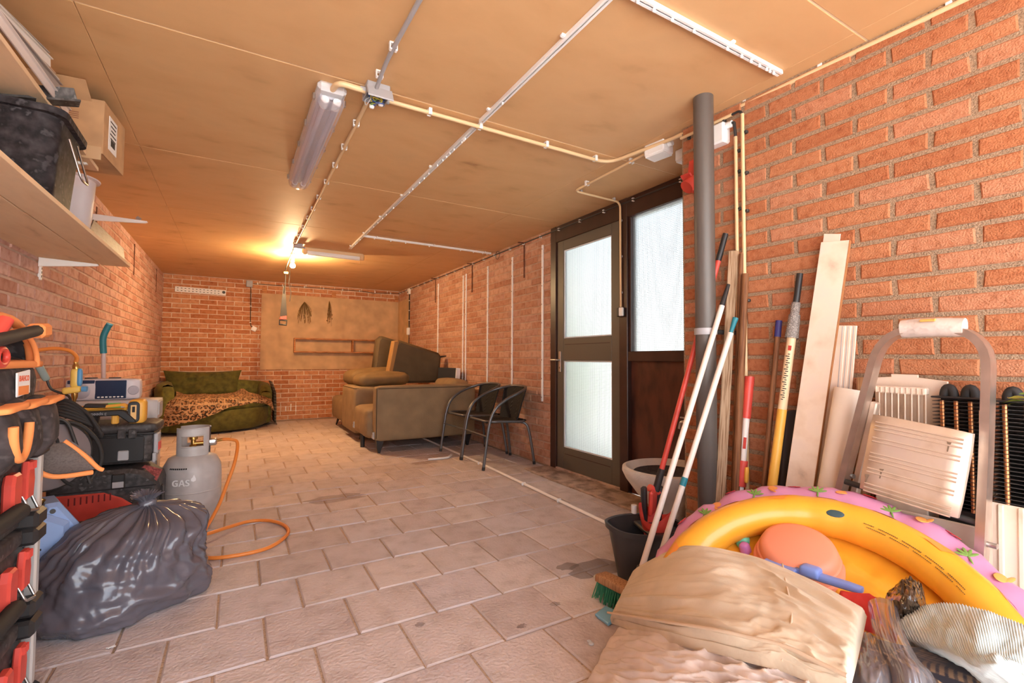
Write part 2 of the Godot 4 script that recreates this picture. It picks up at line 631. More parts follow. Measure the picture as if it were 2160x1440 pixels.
# bricks laid on the face of a wall: xf has x along the wall, y up and z out of it
func brick_face(wall: Node, xf: Transform3D, length: float, kind: String, tones: int, holes: Array, course := 0.0727, pitch := 0.2285, shift := 0.0, joint := 0.012, depth := 0.007, singles := 300) -> void:
	var meshes := {}
	var list := []
	var r := RandomNumberGenerator.new()
	r.seed = hash(kind)
	var rows := int(ceil(HC / course))
	for j in rows:
		var y0 := j * course
		var y1 := minf(y0 + course, HC)
		if y1 - y0 < 0.03:
			continue
		var x := -pitch * (1.0 if j % 2 else 0.5) + fposmod(shift, pitch)
		while x < length:
			var spans := [[maxf(x, 0.0), minf(x + pitch, length)]]
			for h in holes:
				if (y0 + y1) / 2 < h[1] or (y0 + y1) / 2 > h[3]:
					continue
				var cut := []
				for s in spans:
					if h[2] <= s[0] or h[0] >= s[1]:
						cut.append(s)
					else:
						if h[0] > s[0]: cut.append([s[0], h[0]])
						if h[2] < s[1]: cut.append([h[2], s[1]])
				spans = cut
			for s in spans:
				if s[1] - s[0] > 0.03:
					var c := xf * Vector3((s[0] + s[1]) / 2, (y0 + y1) / 2, 0)
					list.append({"c": Vector3((s[0] + s[1]) / 2, (y0 + y1) / 2, 0), "l": s[1] - s[0] - joint, "h": y1 - y0 - joint, "w": shows(c, xf.basis.z) * (s[1] - s[0]) * (y1 - y0), "t": r.randi() % tones, "v": r.randi() % 5, "z": r.randf_range(-0.0015, 0.0015)})
			x += pitch
	list.sort_custom(func(a, b): return a.w > b.w)
	var rest := {}
	for i in list.size():
		var b = list[i]
		var key := "%d_%d_%d" % [roundi(b.l * 500), roundi(b.h * 500), b.v]
		if not meshes.has(key):
			meshes[key] = brick_mesh(b.l, b.h, depth, b.v).done()
		var at := Transform3D(Basis(), b.c + Vector3(0, 0, b.z))
		if i < singles and b.w > 0.0:
			put("brick", meshes[key], "%s_%d" % [kind, b.t], wall, xf * at)
		else:
			if not rest.has(b.t):
				rest[b.t] = SurfaceTool.new()
			rest[b.t].append_from(meshes[key], 0, xf * at)
	if rest.size():
		var mesh := ArrayMesh.new()
		for t in rest:
			rest[t].commit(mesh)
			mesh.surface_set_material(mesh.get_surface_count() - 1, M["%s_%d" % [kind, t]])
		var o := put("bricks", mesh, null, wall)
		o.set_meta("kind", "stuff")

func building() -> void:
	# ground outside, roof
	struct("ground", MB.new().box(Vector3(1.0, -0.22, 0), Vector3(40, 0.3, 40)), "concrete")
	struct("roof", MB.new().box(Vector3(0.8, HC + 0.13, (ZB + ZF) / 2), Vector3(4.2, 0.2, ZF - ZB + 0.6)), "roof_dark")
	# floor
	var floor_ := struct("floor", MB.new().box(Vector3((XL + XR) / 2, -0.045, (ZB + ZF) / 2 - 0.1), Vector3(XR - XL + 0.3, 0.075, ZF - ZB + 0.2)), "sand")
	var list := []
	var r := RandomNumberGenerator.new()
	r.seed = 11
	for k in range(-8, 24):
		var z1 := -1.505 - 0.3 * k
		var z0 := z1 - 0.3
		if z0 < ZB - 0.01:
			continue
		var x := -1.35 + (0.107 if posmod(k, 2) == 0 else 0.262)
		while x < XR:
			var a := maxf(x, XL); var b := minf(x + 0.3, XR - 0.01)
			if z0 > -3.75 and z1 < -1.8:
				b = minf(b, 2.29)
			if b - a > 0.03:
				var c := Vector3((a + b) / 2, 0, (z0 + z1) / 2)
				list.append({"c": c, "l": b - a - 0.007, "w": shows(c, Vector3.UP) * (b - a), "t": r.randi() % 5, "v": r.randi() % 4, "tilt": Vector2(r.randf_range(-0.004, 0.004), r.randf_range(-0.004, 0.004)), "y": r.randf_range(-0.0015, 0.001)})
			x += 0.3
	list.sort_custom(func(p, q): return p.w > q.w)
	var meshes := {}
	var rest := {}
	for i in list.size():
		var p = list[i]
		var key := "%d_%d" % [roundi(p.l * 500), p.v]
		if not meshes.has(key):
			meshes[key] = paver_mesh(p.l, p.v)
		var xf := Transform3D(Basis.from_euler(Vector3(p.tilt.x, 0, p.tilt.y)), p.c + Vector3(0, p.y, 0))
		if i < 300 and p.w > 0:
			put("paver", meshes[key], "paver_%d" % p.t, floor_, xf)
		else:
			if not rest.has(p.t):
				rest[p.t] = SurfaceTool.new()
			rest[p.t].append_from(meshes[key], 0, xf)
	var mesh := ArrayMesh.new()
	for t in rest:
		rest[t].commit(mesh)
		mesh.surface_set_material(mesh.get_surface_count() - 1, M["paver_%d" % t])
	put("pavers", mesh, null, floor_).set_meta("kind", "stuff")
	# stains on the paving
	mat("stain_grey", rgb(120, 108, 106, 0.2), 0.8)
	mat("stain_rust", rgb(140, 92, 76, 0.12), 0.8)
	for q in [[1.52, -1.79, 0.17, 0.09, "stain_grey"], [1.41, -1.88, 0.06, 0.04, "stain_grey"], [0.64, -3.6, 0.22, 0.1, "stain_rust"], [0.98, -3.95, 0.13, 0.06, "stain_rust"], [1.6, -4.42, 0.14, 0.07, "stain_rust"], [1.15, -1.62, 0.025, 0.018, "stain_grey"], [0.95, -1.55, 0.022, 0.016, "stain_grey"], [0.62, -1.75, 0.02, 0.015, "stain_grey"]]:
		var pg := PackedVector2Array()
		for i in 22:
			var k := r.randf_range(0.72, 1.1)
			pg.append(Vector2(q[0] + cos(TAU * i / 22) * q[2] * k, -q[1] + sin(TAU * i / 22) * q[3] * k))
		put("stain", MB.new().prism(pg, 0.0012, Transform3D(Basis(Vector3(1, 0, 0), Vector3(0, 0, -1), Vector3(0, 1, 0)), Vector3(0, 0.0006, 0))), q[4], floor_)
	var th := MB.new().box(Vector3(2.43, -0.004, -2.78), Vector3(0.27, 0.03, 1.9), 0.006)
	struct("trim_1", th, "threshold")
	# ceiling: hardboard sheets on pale battens
	var cl := struct("ceiling", MB.new().box(Vector3(0.8, HC + 0.022, (ZB + ZF) / 2), Vector3(XR - XL + 0.2, 0.016, ZF - ZB)), "hardboard_edge")
	var zs := [ZF, 0.445, -0.86, -2.165, -3.47, -4.78, -6.08, -7.42, ZB]
	var xs := [XL - 0.02, -0.525, 2.0, XR + 0.02]
	for i in zs.size() - 1:
		for j in 3:
			var gap := 0.0035
			var c := Vector3((xs[j] + xs[j + 1]) / 2, HC + 0.006, (zs[i] + zs[i + 1]) / 2)
			put("ceiling_panel", MB.new().box(c, Vector3(xs[j + 1] - xs[j] - 0.0015, 0.012, zs[i] - zs[i + 1] - gap * 2), 0.0015), "hardboard", cl)
	# the pale wood of the battens shows as a light line in every cross joint
	for i in range(1, zs.size() - 1):
		put("joint_strip", MB.new().box(Vector3(0.8, HC + 0.0052, zs[i]), Vector3(XR - XL, 0.006, 0.0066)), "joint_pale", cl)
	# left wall
	var wl := struct("wall_left", MB.new().box(Vector3(XL - 0.06, HC / 2, (ZB + ZF) / 2), Vector3(0.12, HC, ZF - ZB + 0.12)), "mortar_left")
	brick_face(wl, Transform3D(Basis(Vector3(0, 0, -1), Vector3.UP, Vector3(1, 0, 0)), Vector3(XL, 0, ZF)), ZF - ZB, "brick_left", 5, [], 0.0727, 0.2285, 0.05)
	var wb := struct("wall_back", MB.new().box(Vector3((XL + XR) / 2, HC / 2, ZB - 0.06), Vector3(XR - XL, HC, 0.12)), "mortar_back")
	brick_face(wb, Transform3D(Basis(Vector3(1, 0, 0), Vector3.UP, Vector3(0, 0, 1)), Vector3(XL, 0, ZB)), XR - XL, "brick_back", 5, [[1.31, 0.84, 3.5, 2.0]], 0.0727, 0.2285, 0.0, 0.01, 0.005)
	# right wall with the opening for door and window from z -3.67 to behind the thick wall
	var wr := struct("wall_right", MB.new().box(Vector3(XR + 0.06, HC / 2, (ZB - 3.672) / 2), Vector3(0.12, HC, -3.672 - ZB)), "mortar_side")
	brick_face(wr, Transform3D(Basis(Vector3(0, 0, 1), Vector3.UP, Vector3(-1, 0, 0)), Vector3(XR, 0, ZB)), -3.672 - ZB, "brick_side", 5, [], 0.0727, 0.2285, 0.1, 0.01, 0.005)
	# the thick wall beside the camera
	var nb := Basis(Vector3.UP, NA)
	var nx := Transform3D(Basis(nb * Vector3(0, 0, 1), Vector3.UP, nb * Vector3(-1, 0, 0)), Vector3(2.046, 0, -1.71))
	var wn := struct("wall_front_right", MB.new().box(Vector3(1.25, HC / 2, -0.3), Vector3(2.5, HC, 0.6)), "mortar_near")
	wn.transform = Transform3D(nx.basis, nx.origin)
	wn.name = "wall_front_right"
	brick_face(wn, Transform3D(Basis(), Vector3(0, 0, 0)), 2.5, "brick_near", 6, [], 0.0727, 0.2295, 0.0, 0.0165, 0.006)
	# the end of the thick wall: brick ends in the recess by the window
	brick_face(wn, Transform3D(Basis(Vector3(0, 0, 1), Vector3.UP, Vector3(-1, 0, 0)), Vector3(0, 0, -0.6)), 0.6, "brick_near", 6, [], 0.0727, 0.2295, 0.0, 0.013, 0.007, 40)
	# brick piers beside the window, hidden behind the thick wall
	struct("wall_recess", MB.new().box(Vector3(XR + 0.06, HC / 2, -1.75), Vector3(0.12, HC, 0.6)), "mortar_side")

func paver_mesh(l: float, k: int) -> ArrayMesh:
	var r := RandomNumberGenerator.new()
	r.seed = 40 + k
	var m := MB.new()
	m.flat()
	var c := 0.005
	var o := []; var f := []; var bk := []
	for s in [[-1, 1], [1, 1], [1, -1], [-1, -1]]:
		var j := Vector2(r.randf_range(-0.0015, 0.0015), r.randf_range(-0.002, 0.002))
		o.append(Vector3(s[0] * l / 2 + j.x, -c, s[1] * 0.146 + j.y))
		f.append(Vector3(s[0] * (l / 2 - c) + j.x, 0, s[1] * (0.146 - c) + j.y))
		bk.append(Vector3(s[0] * l / 2 + j.x, -0.02, s[1] * 0.146 + j.y))
	m.quad(f[0], f[1], f[2], f[3])
	for i in 4:
		var q := (i + 1) % 4
		m.quad(o[i], o[q], f[q], f[i])
		m.quad(bk[i], bk[q], o[q], o[i])
	return m.done()


# --- fittings of the building ----------------------------------------------

func clip(par: Node, at: Transform3D, m := "white_plastic") -> void:
	if not M.has("clip_mesh"):
		var b := MB.new()
		b.box(Vector3(0, 0.004, 0), Vector3(0.034, 0.008, 0.018), 0.002)
		for s in [-1.0, 1.0]:
			b.box(Vector3(s * 0.0135, 0.018, 0), Vector3(0.005, 0.026, 0.018), 0.0015)
			b.box(Vector3(s * 0.0105, 0.03, 0), Vector3(0.008, 0.005, 0.018), 0.001)
		M["clip_mesh"] = b.done()
	put("clip", M["clip_mesh"], m, par, at)

# a clip on the ceiling for a tube that runs along dir
func ceiling_clip(par: Node, p: Vector3, dir: Vector3, m := "white_plastic") -> void:
	var z := dir.normalized()
	var y := Vector3.DOWN
	clip(par, Transform3D(Basis(y.cross(z), y, z), p), m)

func fittings() -> void:
	door_and_window()
	# --- tubes on the ceiling
	var a := thing("conduit", "long cream conduit crossing the ceiling from the open junction box to the thick wall", "conduit")
	var yc := HC - 0.022
	put("pipe", MB.new().tube(bend([Vector3(0.575, yc, -2.2), Vector3(1.97, yc, -2.21), Vector3(2.055, yc, -1.75), Vector3(2.13, yc, 0.2)], 0.1), 0.0105, 10), "cream_plastic", a)
	for x in [0.8, 1.08, 1.5, 1.86]:
		ceiling_clip(a, Vector3(x, HC, -2.205), Vector3.RIGHT)
	for z in [-1.66, -1.36, -1.03, -0.62]:
		ceiling_clip(a, Vector3(2.068 + (z + 1.66) * 0.042, HC, z), Vector3.BACK)
	var b := thing("conduit", "cream conduit from the white box, bent down the door post to a small light switch", "conduit")
	put("pipe", MB.new().tube(bend([Vector3(2.065, yc, -1.99), Vector3(2.085, yc, -2.7), Vector3(2.54, yc, -2.715), Vector3(2.543, 1.41, -2.715)], 0.05), 0.0085, 10), "cream_plastic", b)
	for z in [-2.12, -2.55]:
		ceiling_clip(b, Vector3(2.078, HC, z), Vector3.BACK)
	for p in [Vector3(2.552, 2.08, -2.715), Vector3(2.552, 1.8, -2.715), Vector3(2.552, 1.52, -2.715)]:
		put("saddle", MB.new().box(p, Vector3(0.02, 0.016, 0.03), 0.003), "grey_plastic", b)
	for x in [2.15, 2.47]:
		put("saddle", MB.new().box(Vector3(x, HC - 0.012, -2.71), Vector3(0.016, 0.022, 0.03), 0.003), "grey_plastic", b)
	var sw := thing("light_switch", "small square surface light switch on the brown door post", "switch", Vector3(2.545, 1.37, -2.715))
	put("base", MB.new().box(Vector3(0, 0, 0), Vector3(0.036, 0.07, 0.07), 0.006), "dark_steel", sw)
	put("cover", MB.new().box(Vector3(-0.018, 0, 0.02), Vector3(0.02, 0.066, 0.04), 0.005), "white_plastic", sw)
	var c := thing("conduit", "cream conduit with white clips running down the ceiling to the bare bulb", "conduit")
	put("pipe", MB.new().tube([Vector3(0.508, yc, -2.22), Vector3(0.515, yc, -5.5)], 0.0095, 10), "cream_plastic", c)
	for z in [-2.51, -2.83, -3.13, -3.46, -3.82, -4.14, -4.43, -4.77, -5.13, -5.42]:
		ceiling_clip(c, Vector3(0.51, HC, z), Vector3.BACK)
	var d := thing("conduit", "grey conduit on the ceiling from the open junction box towards the viewer", "conduit")
	put("pipe", MB.new().tube(bend([Vector3(0.512, yc - 0.01, -2.1), Vector3(0.502, yc, -1.9), Vector3(0.512, yc, -1.4), Vector3(0.53, yc, -0.3)], 0.1), 0.009, 10), "grey_plastic", d)
	for z in [-2.02, -1.81]:
		ceiling_clip(d, Vector3(0.504, HC, z), Vector3.BACK, "white_plastic")
	# open junction box
	var jb := thing("junction_box", "open grey junction box on the ceiling spilling coloured wires", "junction box", Vector3(0.525, HC, -2.16))
	var m := MB.new()
	m.box(Vector3(0, -0.003, 0), Vector3(0.1, 0.006, 0.1), 0.002)
	for s in [-1.0, 1.0]:
		m.box(Vector3(s * 0.049, -0.026, 0), Vector3(0.005, 0.05, 0.1), 0.002)
		m.box(Vector3(0, -0.026, s * 0.049), Vector3(0.1, 0.05, 0.005), 0.002)
	put("box", m, "grey_plastic", jb)
	put("lid", MB.new().box(Vector3(0.004, -0.052, 0.062), Vector3(0.115, 0.07, 0.008), 0.003, Basis.from_euler(Vector3(-0.5, 0, 0))), "grey_plastic", jb)
	var wires := [rgb(70, 110, 200), rgb(225, 205, 70), rgb(110, 70, 50), rgb(120, 170, 80), rgb(60, 58, 58), rgb(225, 225, 225)]
	for i in 9:
		var w := [Vector3(-0.035 + 0.008 * i, -0.02, rng.randf_range(-0.03, 0.03))]
		for k in 3:
			w.append(Vector3(rng.randf_range(-0.04, 0.045), -0.045 - 0.012 * (k % 2) - rng.randf() * 0.02, rng.randf_range(-0.045, 0.03)))
		put("wire", MB.new().tube(spline(w, 5), 0.0022, 5), mat("wire_%d" % (i % 6), wires[i % 6], 0.5), jb)
	for p in [Vector3(0.025, -0.062, -0.015), Vector3(-0.01, -0.07, -0.04)]:
		put("connector", MB.new().box(p, Vector3(0.022, 0.018, 0.016), 0.004), "white_plastic", jb)
	for s in [[Vector3(-0.05, -0.03, 0.01), Vector3(-0.075, -0.03, 0.01)], [Vector3(0.05, -0.024, -0.04), Vector3(0.07, -0.024, -0.04)]]:
		put("gland", MB.new().tube(s, 0.014, 10), "grey_plastic", jb)
	# big twin-tube fitting
	var fl := thing("light_fitting", "large twin-tube strip light under a clear cover on the ceiling, nearest the viewer", "light", Vector3(0.338, HC, -2.86), Vector3(0, 0.01, 0))
	m = MB.new()
	m.box(Vector3(0, -0.022, 0), Vector3(0.125, 0.044, 1.3), 0.014)
	put("housing", m, mat("lamp_body", rgb(214, 212, 212), 0.5), fl)
	put("reflector", MB.new().box(Vector3(0, -0.049, 0), Vector3(0.1, 0.012, 1.2), 0.004), mat("lamp_tray", rgb(196, 194, 202), 0.5), fl)
	for s in [-1.0, 1.0]:
		put("tube", MB.new().tube([Vector3(s * 0.026, -0.072, -0.56), Vector3(s * 0.026, -0.072, 0.56)], 0.0125, 12), mat("tube_glass", rgb(206, 204, 214), 0.25), fl)
		for e in [-1.0, 1.0]:
			put("lamp_holder", MB.new().tube([Vector3(s * 0.026, -0.072, e * 0.56), Vector3(s * 0.026, -0.07, e * 0.615)], 0.018, 12), "white_plastic", fl)
	mat("clear_cover", Color(0.9, 0.89, 0.95, 0.3), 0.15)
	m = MB.new()
	var cover := func(u: float, v: float) -> Vector3:
		var an := PI * u
		var e := 1.0 - pow(absf(v * 2.0 - 1.0), 24.0) * 0.25
		return Vector3(-cos(an) * 0.066 * e, -0.04 - pow(sin(an), 0.6) * 0.064 * e, (v - 0.5) * 1.29)
	m.grid(16, 40, cover)
	put("cover", m, "clear_cover", fl)
	for s in [-1.0, 1.0]:
		for k in 5:
			put("latch", MB.new().box(Vector3(s * 0.068, -0.042, -0.56 + 0.28 * k), Vector3(0.012, 0.03, 0.022), 0.003), "steel", fl)
	put("inlet", MB.new().tube(bend([Vector3(0.0, -0.03, 0.64), Vector3(0.01, -0.035, 0.72), Vector3(0.13, -0.032, 0.71)], 0.05), 0.013, 10), "cream_plastic", fl)
	# small fitting at the back
	var sf := thing("light_fitting", "slim unlit strip light on the ceiling beside the bare bulb", "light", Vector3(0.94, HC, -5.72), Vector3(0, 0.04, 0))
	put("housing", MB.new().box(Vector3(0, -0.02, 0), Vector3(0.66, 0.04, 0.06), 0.006), "cream_plastic", sf)
	put("cover", MB.new().prism(rect(-0.03, -0.026, 0.03, 0.026, 0.02), 0.58, Transform3D(Basis(Vector3(0, 0, 1), Vector3(0, 1, 0), Vector3(-1, 0, 0)), Vector3(0.29, -0.055, 0.0)), 0.004), mat("lamp_milk", rgb(250, 246, 240), 0.35), sf)
	for s in [-1.0, 1.0]:
		put("end_cap", MB.new().box(Vector3(s * 0.315, -0.045, 0), Vector3(0.05, 0.07, 0.068), 0.01), mat("lamp_cap", rgb(232, 190, 140), 0.5), sf)
	put("pull_cord", MB.new().tube([Vector3(0.29, -0.08, 0.02), Vector3(0.285, -0.12, 0.02)], 0.0015, 5), "cream_plastic", sf)
	# junction box and bulb
	var jx := thing("junction_box", "small grey junction box on the ceiling between conduit and slim strip light", "junction box", Vector3(0.545, HC, -5.58))
	put("box", MB.new().box(Vector3(0, -0.025, 0), Vector3(0.09, 0.05, 0.09), 0.006), "grey_plastic", jx)
	put("lid", MB.new().box(Vector3(0, -0.052, 0), Vector3(0.082, 0.006, 0.082), 0.002), "grey_plastic", jx)
	put("gland", MB.new().tube([Vector3(0.045, -0.025, -0.02), Vector3(0.07, -0.025, -0.04)], 0.012, 8), "grey_plastic", jx)
	var bl := thing("light_bulb", "glowing bare bulb hanging under the ceiling at the back", "light bulb", Vector3(0.545, 2.1, -6.12))
	mat("bulb_glow", Color(1.0, 0.82, 0.55), 0.3, {"emit": 40.0})
	put("bulb", MB.new().lathe([Vector2(0, -0.03), Vector2(0.018, -0.026), Vector2(0.03, -0.008), Vector2(0.028, 0.012), Vector2(0.014, 0.035), Vector2(0.012, 0.05)], 18), "bulb_glow", bl)
	put("socket", MB.new().lathe([Vector2(0.0, 0.05), Vector2(0.02, 0.05), Vector2(0.021, 0.1), Vector2(0.012, 0.115), Vector2(0, 0.115)], 16), "white_plastic", bl)
	put("cord", MB.new().tube([Vector3(0, 0.11, 0), Vector3(-0.01, 0.145, 0.04)], 0.004, 6), "black_rubber", bl)
	var l := OmniLight3D.new()
	l.name = "bulb_light"
	l.position = Vector3(0.545, 2.095, -6.12)
	l.light_color = Color(1.0, 0.86, 0.66)
	l.light_energy = 0.27
	l.light_size = 0.025
	l.omni_range = 14.0
	l.omni_attenuation = 2.0
	l.shadow_enabled = true
	add_child(l)
	var cb := thing("cable", "loose dark cable hanging from the ceiling in front of the saw", "cable")
	put("strand", MB.new().tube(spline([Vector3(0.515, HC - 0.02, -5.62), Vector3(0.5, 2.16, -5.95), Vector3(0.49, 2.1, -6.3), Vector3(0.5, 2.08, -6.5), Vector3(0.505, 1.98, -6.55), Vector3(0.5, 1.85, -6.55)]), 0.006, 6), "black_rubber", cb)
	put("strand", MB.new().tube(spline([Vector3(0.53, HC - 0.02, -5.65), Vector3(0.53, 2.15, -6.3), Vector3(0.55, 2.06, -6.52), Vector3(0.545, 1.94, -6.55), Vector3(0.57, 1.84, -6.56), Vector3(0.56, 1.72, -6.56)]), 0.004, 6), "black_rubber", cb)
	put("connector", MB.new().box(Vector3(0.505, 2.07, -6.5), Vector3(0.05, 0.025, 0.03), 0.004), "cream_plastic", cb)
	# curtain rails on the ceiling
	rail("long white curtain rail on the ceiling running towards the back, beyond the crossing conduit", Vector3(1.066, HC, -5.46), Vector3(1.066, HC, -2.25), 26)
	rail("white curtain rail on the ceiling between the crossing conduit and the viewer", Vector3(1.068, HC, -2.17), Vector3(1.068, HC, -0.5), 3)
	rail("white curtain rail across the ceiling at the back, ending over the side wall", Vector3(1.083, HC, -4.83), Vector3(2.53, HC, -4.86), 8)
	rail("white curtain rail on the ceiling near the viewer, ending just before the thick wall", Vector3(0.9, HC, -1.144), Vector3(1.99, HC, -1.144), 14)
	# thin cable with clips along the top of the side and back wall
	var ec := thing("cable", "thin cable held by many small clips along the top of the wall with the door", "cable")
	put("strand", MB.new().tube([Vector3(2.548, 2.205, -2.0), Vector3(2.548, 2.21, -4.0), Vector3(2.548, 2.205, -6.0), Vector3(2.548, 2.21, -8.55)], 0.0055, 6), "dark_steel", ec)
	for z in [-2.14, -2.58, -2.91, -3.22, -3.53, -3.84, -4.16, -4.44, -4.8, -5.07, -5.37, -5.65, -5.95, -6.25, -6.58, -6.88, -7.16, -7.46, -7.8, -8.1, -8.3, -8.46]:
		clip(ec, Transform3D(Basis(Vector3(0, 1, 0), Vector3(-1, 0, 0), Vector3(0, 0, 1)).scaled(Vector3(0.8, 0.8, 0.9)), Vector3(2.56, 2.205, z)))
	put("loop", MB.new().tube(arc(Vector3(2.545, 2.19, -4.72), 0.045, Vector3(0, 0, 1), Vector3(0, 1, 0), 0, TAU, 18), 0.003, 5), "dark_steel", ec)
	var eb := thing("cable", "thin cable with small clips along the top of the back wall", "cable")
	put("strand", MB.new().tube([Vector3(0.2, 2.19, ZB + 0.015), Vector3(1.2, 2.2, ZB + 0.015), Vector3(1.9, 2.2, ZB + 0.015), Vector3(2.1, 2.18, ZB + 0.02), Vector3(2.3, 2.2, ZB + 0.015), Vector3(2.55, 2.205, ZB + 0.015)], 0.005, 6), "dark_steel", eb)
	for x in [0.26, 0.62, 0.95, 1.25, 1.56, 1.85, 2.12, 2.4]:
		clip(eb, Transform3D(Basis(Vector3(0, -1, 0), Vector3(0, 0, 1), Vector3(-1, 0, 0)).scaled(Vector3(0.9, 0.9, 0.9)), Vector3(x, 2.2, ZB + 0.004)))
	# white boxes by the thick wall
	var w1 := thing("junction_box", "large white junction box on the ceiling where two conduits meet by the thick wall", "junction box", Vector3(2.075, HC, -1.9), Vector3(0, 0.15, 0))
	put("box", MB.new().box(Vector3(0, -0.033, 0), Vector3(0.1, 0.066, 0.13), 0.006), "white_plastic", w1)
	put("lid", MB.new().box(Vector3(0, -0.07, 0), Vector3(0.09, 0.008, 0.12), 0.002), "white_plastic", w1)
	for s in [-1.0, 1.0]:
		put("gland", MB.new().tube([Vector3(0, -0.022, s * 0.062), Vector3(0, -0.022, s * 0.09)], 0.016, 10), "white_plastic", w1)
	var w2 := thing("junction_box", "white junction box on the ceiling half hidden behind the end of the thick wall", "junction box", Vector3(2.27, HC, -1.86))
	put("box", MB.new().box(Vector3(0, -0.033, 0), Vector3(0.1, 0.066, 0.1), 0.006), "white_plastic", w2)
	put("lid", MB.new().box(Vector3(0, -0.07, 0), Vector3(0.09, 0.008, 0.09), 0.002), "white_plastic", w2)
	var w3 := thing("junction_box", "white junction box on the thick wall behind the grey downpipe", "junction box", Vector3(2.03, 2.11, -1.475), Vector3(0, NA, 0))
	put("box", MB.new().box(Vector3(0, 0, 0), Vector3(0.06, 0.1, 0.09), 0.008), "white_plastic", w3)
	put("gland", MB.new().tube([Vector3(-0.005, 0.028, 0.045), Vector3(-0.005, 0.028, 0.075)], 0.016, 10), "white_plastic", w3)
	var e1 := thing("conduit", "short cream conduit with a black elbow at the top of the wall behind the downpipe", "conduit")
	put("pipe", MB.new().tube([Vector3(2.025, 2.185, -1.7), Vector3(2.035, 2.185, -1.405)], 0.0085, 8), "cream_plastic", e1)
	put("elbow", MB.new().tube(bend([Vector3(2.035, 2.185, -1.41), Vector3(2.037, 2.187, -1.358), Vector3(2.04, 2.14, -1.352)], 0.03), 0.006, 8), "black_rubber", e1)
	for z in [-1.66, -1.45]:
		put("saddle", MB.new().box(Vector3(2.04, 2.178, z), Vector3(0.02, 0.022, 0.014), 0.003), "dark_steel", e1)
	for k in 2:
		var z: float = [-1.388, -1.352][k]
		var top: float = [2.07, 2.165][k]
		var e2 := thing("conduit", ["upright cream conduit on the thick wall, the shorter of two right of the downpipe", "upright cream conduit on the thick wall, the taller of two right of the downpipe"][k], "conduit")
		put("pipe", MB.new().tube([Vector3(2.036, top, z), Vector3(2.036, 0.05, z)], 0.0085, 8), "cream_plastic", e2)
		for y in [top - 0.07, 1.9, 1.72, 1.3]:
			put("saddle", MB.new().box(Vector3(2.044, y - 0.02 * k, z + 0.006), Vector3(0.018, 0.014, 0.03), 0.003), "dark_steel", e2)
		if k == 0:
			put("elbow", MB.new().tube(bend([Vector3(2.026, 2.138, -1.41), Vector3(2.03, 2.142, -1.39), Vector3(2.036, 2.07, -1.388)], 0.03), 0.007, 8), "black_rubber", e2)
	var rs := thing("socket_outlet", "red angled power socket on the thick wall beside the downpipe", "socket", Vector3(2.02, 1.93, -1.6), Vector3(0, NA, 0))
	put("body", MB.new().prism(poly([-0.03, -0.06, 0.03, -0.06, 0.035, 0.02, 0.024, 0.1, -0.024, 0.1, -0.035, 0.02]), 0.07, Transform3D(Basis(Vector3(0, 0, 1), Vector3(0, 1, 0), Vector3(-1, 0, 0)), Vector3(0.035, 0, 0)), 0.01), "red_plastic", rs)
	put("mouth", MB.new().tube([Vector3(-0.02, -0.01, 0), Vector3(-0.06, -0.05, -0.015)], [0.034, 0.036], 14), "red_plastic", rs)
	put("cap", MB.new().box(Vector3(-0.045, 0.005, -0.02), Vector3(0.05, 0.012, 0.06), 0.004, Basis.from_euler(Vector3(0, 0, -0.7))), "red_plastic", rs)
	put("cord", MB.new().tube(bend([Vector3(0, 0.09, 0), Vector3(-0.005, 0.17, -0.01), Vector3(0.01, 0.2, 0.02)], 0.03), 0.006, 6), "black_rubber", rs)
	# grey downpipe
	var dp := thing("downpipe", "dark grey plastic downpipe standing in front of the thick wall", "pipe", Vector3(1.882, 0, -1.448))
	put("pipe", MB.new().lathe([Vector2(0, 0), Vector2(0.042, 0.0), Vector2(0.042, 0.545), Vector2(0.045, 0.55), Vector2(0.045, HC), Vector2(0, HC)], 28), mat("pvc_grey", rgb(96, 88, 82), 0.42), dp)
	put("bracket", MB.new().lathe([Vector2(0.0455, 1.12), Vector2(0.05, 1.12), Vector2(0.05, 1.15), Vector2(0.0455, 1.15)], 28), "grey_plastic", dp)
	put("bracket_arm", MB.new().tube([Vector3(0.045, 1.135, 0.01), Vector3(0.178, 1.135, 0.03)], 0.012, 8), "dark_steel", dp)
	# slotted uprights and strips on the side wall
	var tops := [[-6.58, 0.84, 2.12, "first"], [-5.685, 0.735, 2.105, "second"], [-5.595, 0.73, 2.115, "third"], [-4.98, 0.7, 2.11, "fourth"], [-4.4, 0.69, 2.11, "fifth"], [-3.815, 0.6, 2.12, "sixth"]]
	for i in tops.size():
		var s = tops[i]
		var where: String = ["farthest from the door", "left one of the close pair", "right one of the close pair", "above the left black chair", "above the right black chair", "nearest the door"][i]
		var up := thing("shelf_upright", "white slotted shelf upright on the side wall, " + where, "shelf upright", Vector3(XR, 0, s[0]), Vector3.ZERO, "white shelf uprights on the side wall")
		put("rail", MB.new().box(Vector3(-0.01, (s[1] + s[2]) / 2, 0), Vector3(0.014, s[2] - s[1], 0.022), 0.002), "white_plastic", up)
		var sl := MB.new()
		for k in 9:
			sl.box(Vector3(-0.0172, s[1] + 0.04 + k * (s[2] - s[1] - 0.08) / 8, 0), Vector3(0.001, 0.012, 0.006))
		put("slot", sl, "ink", up)
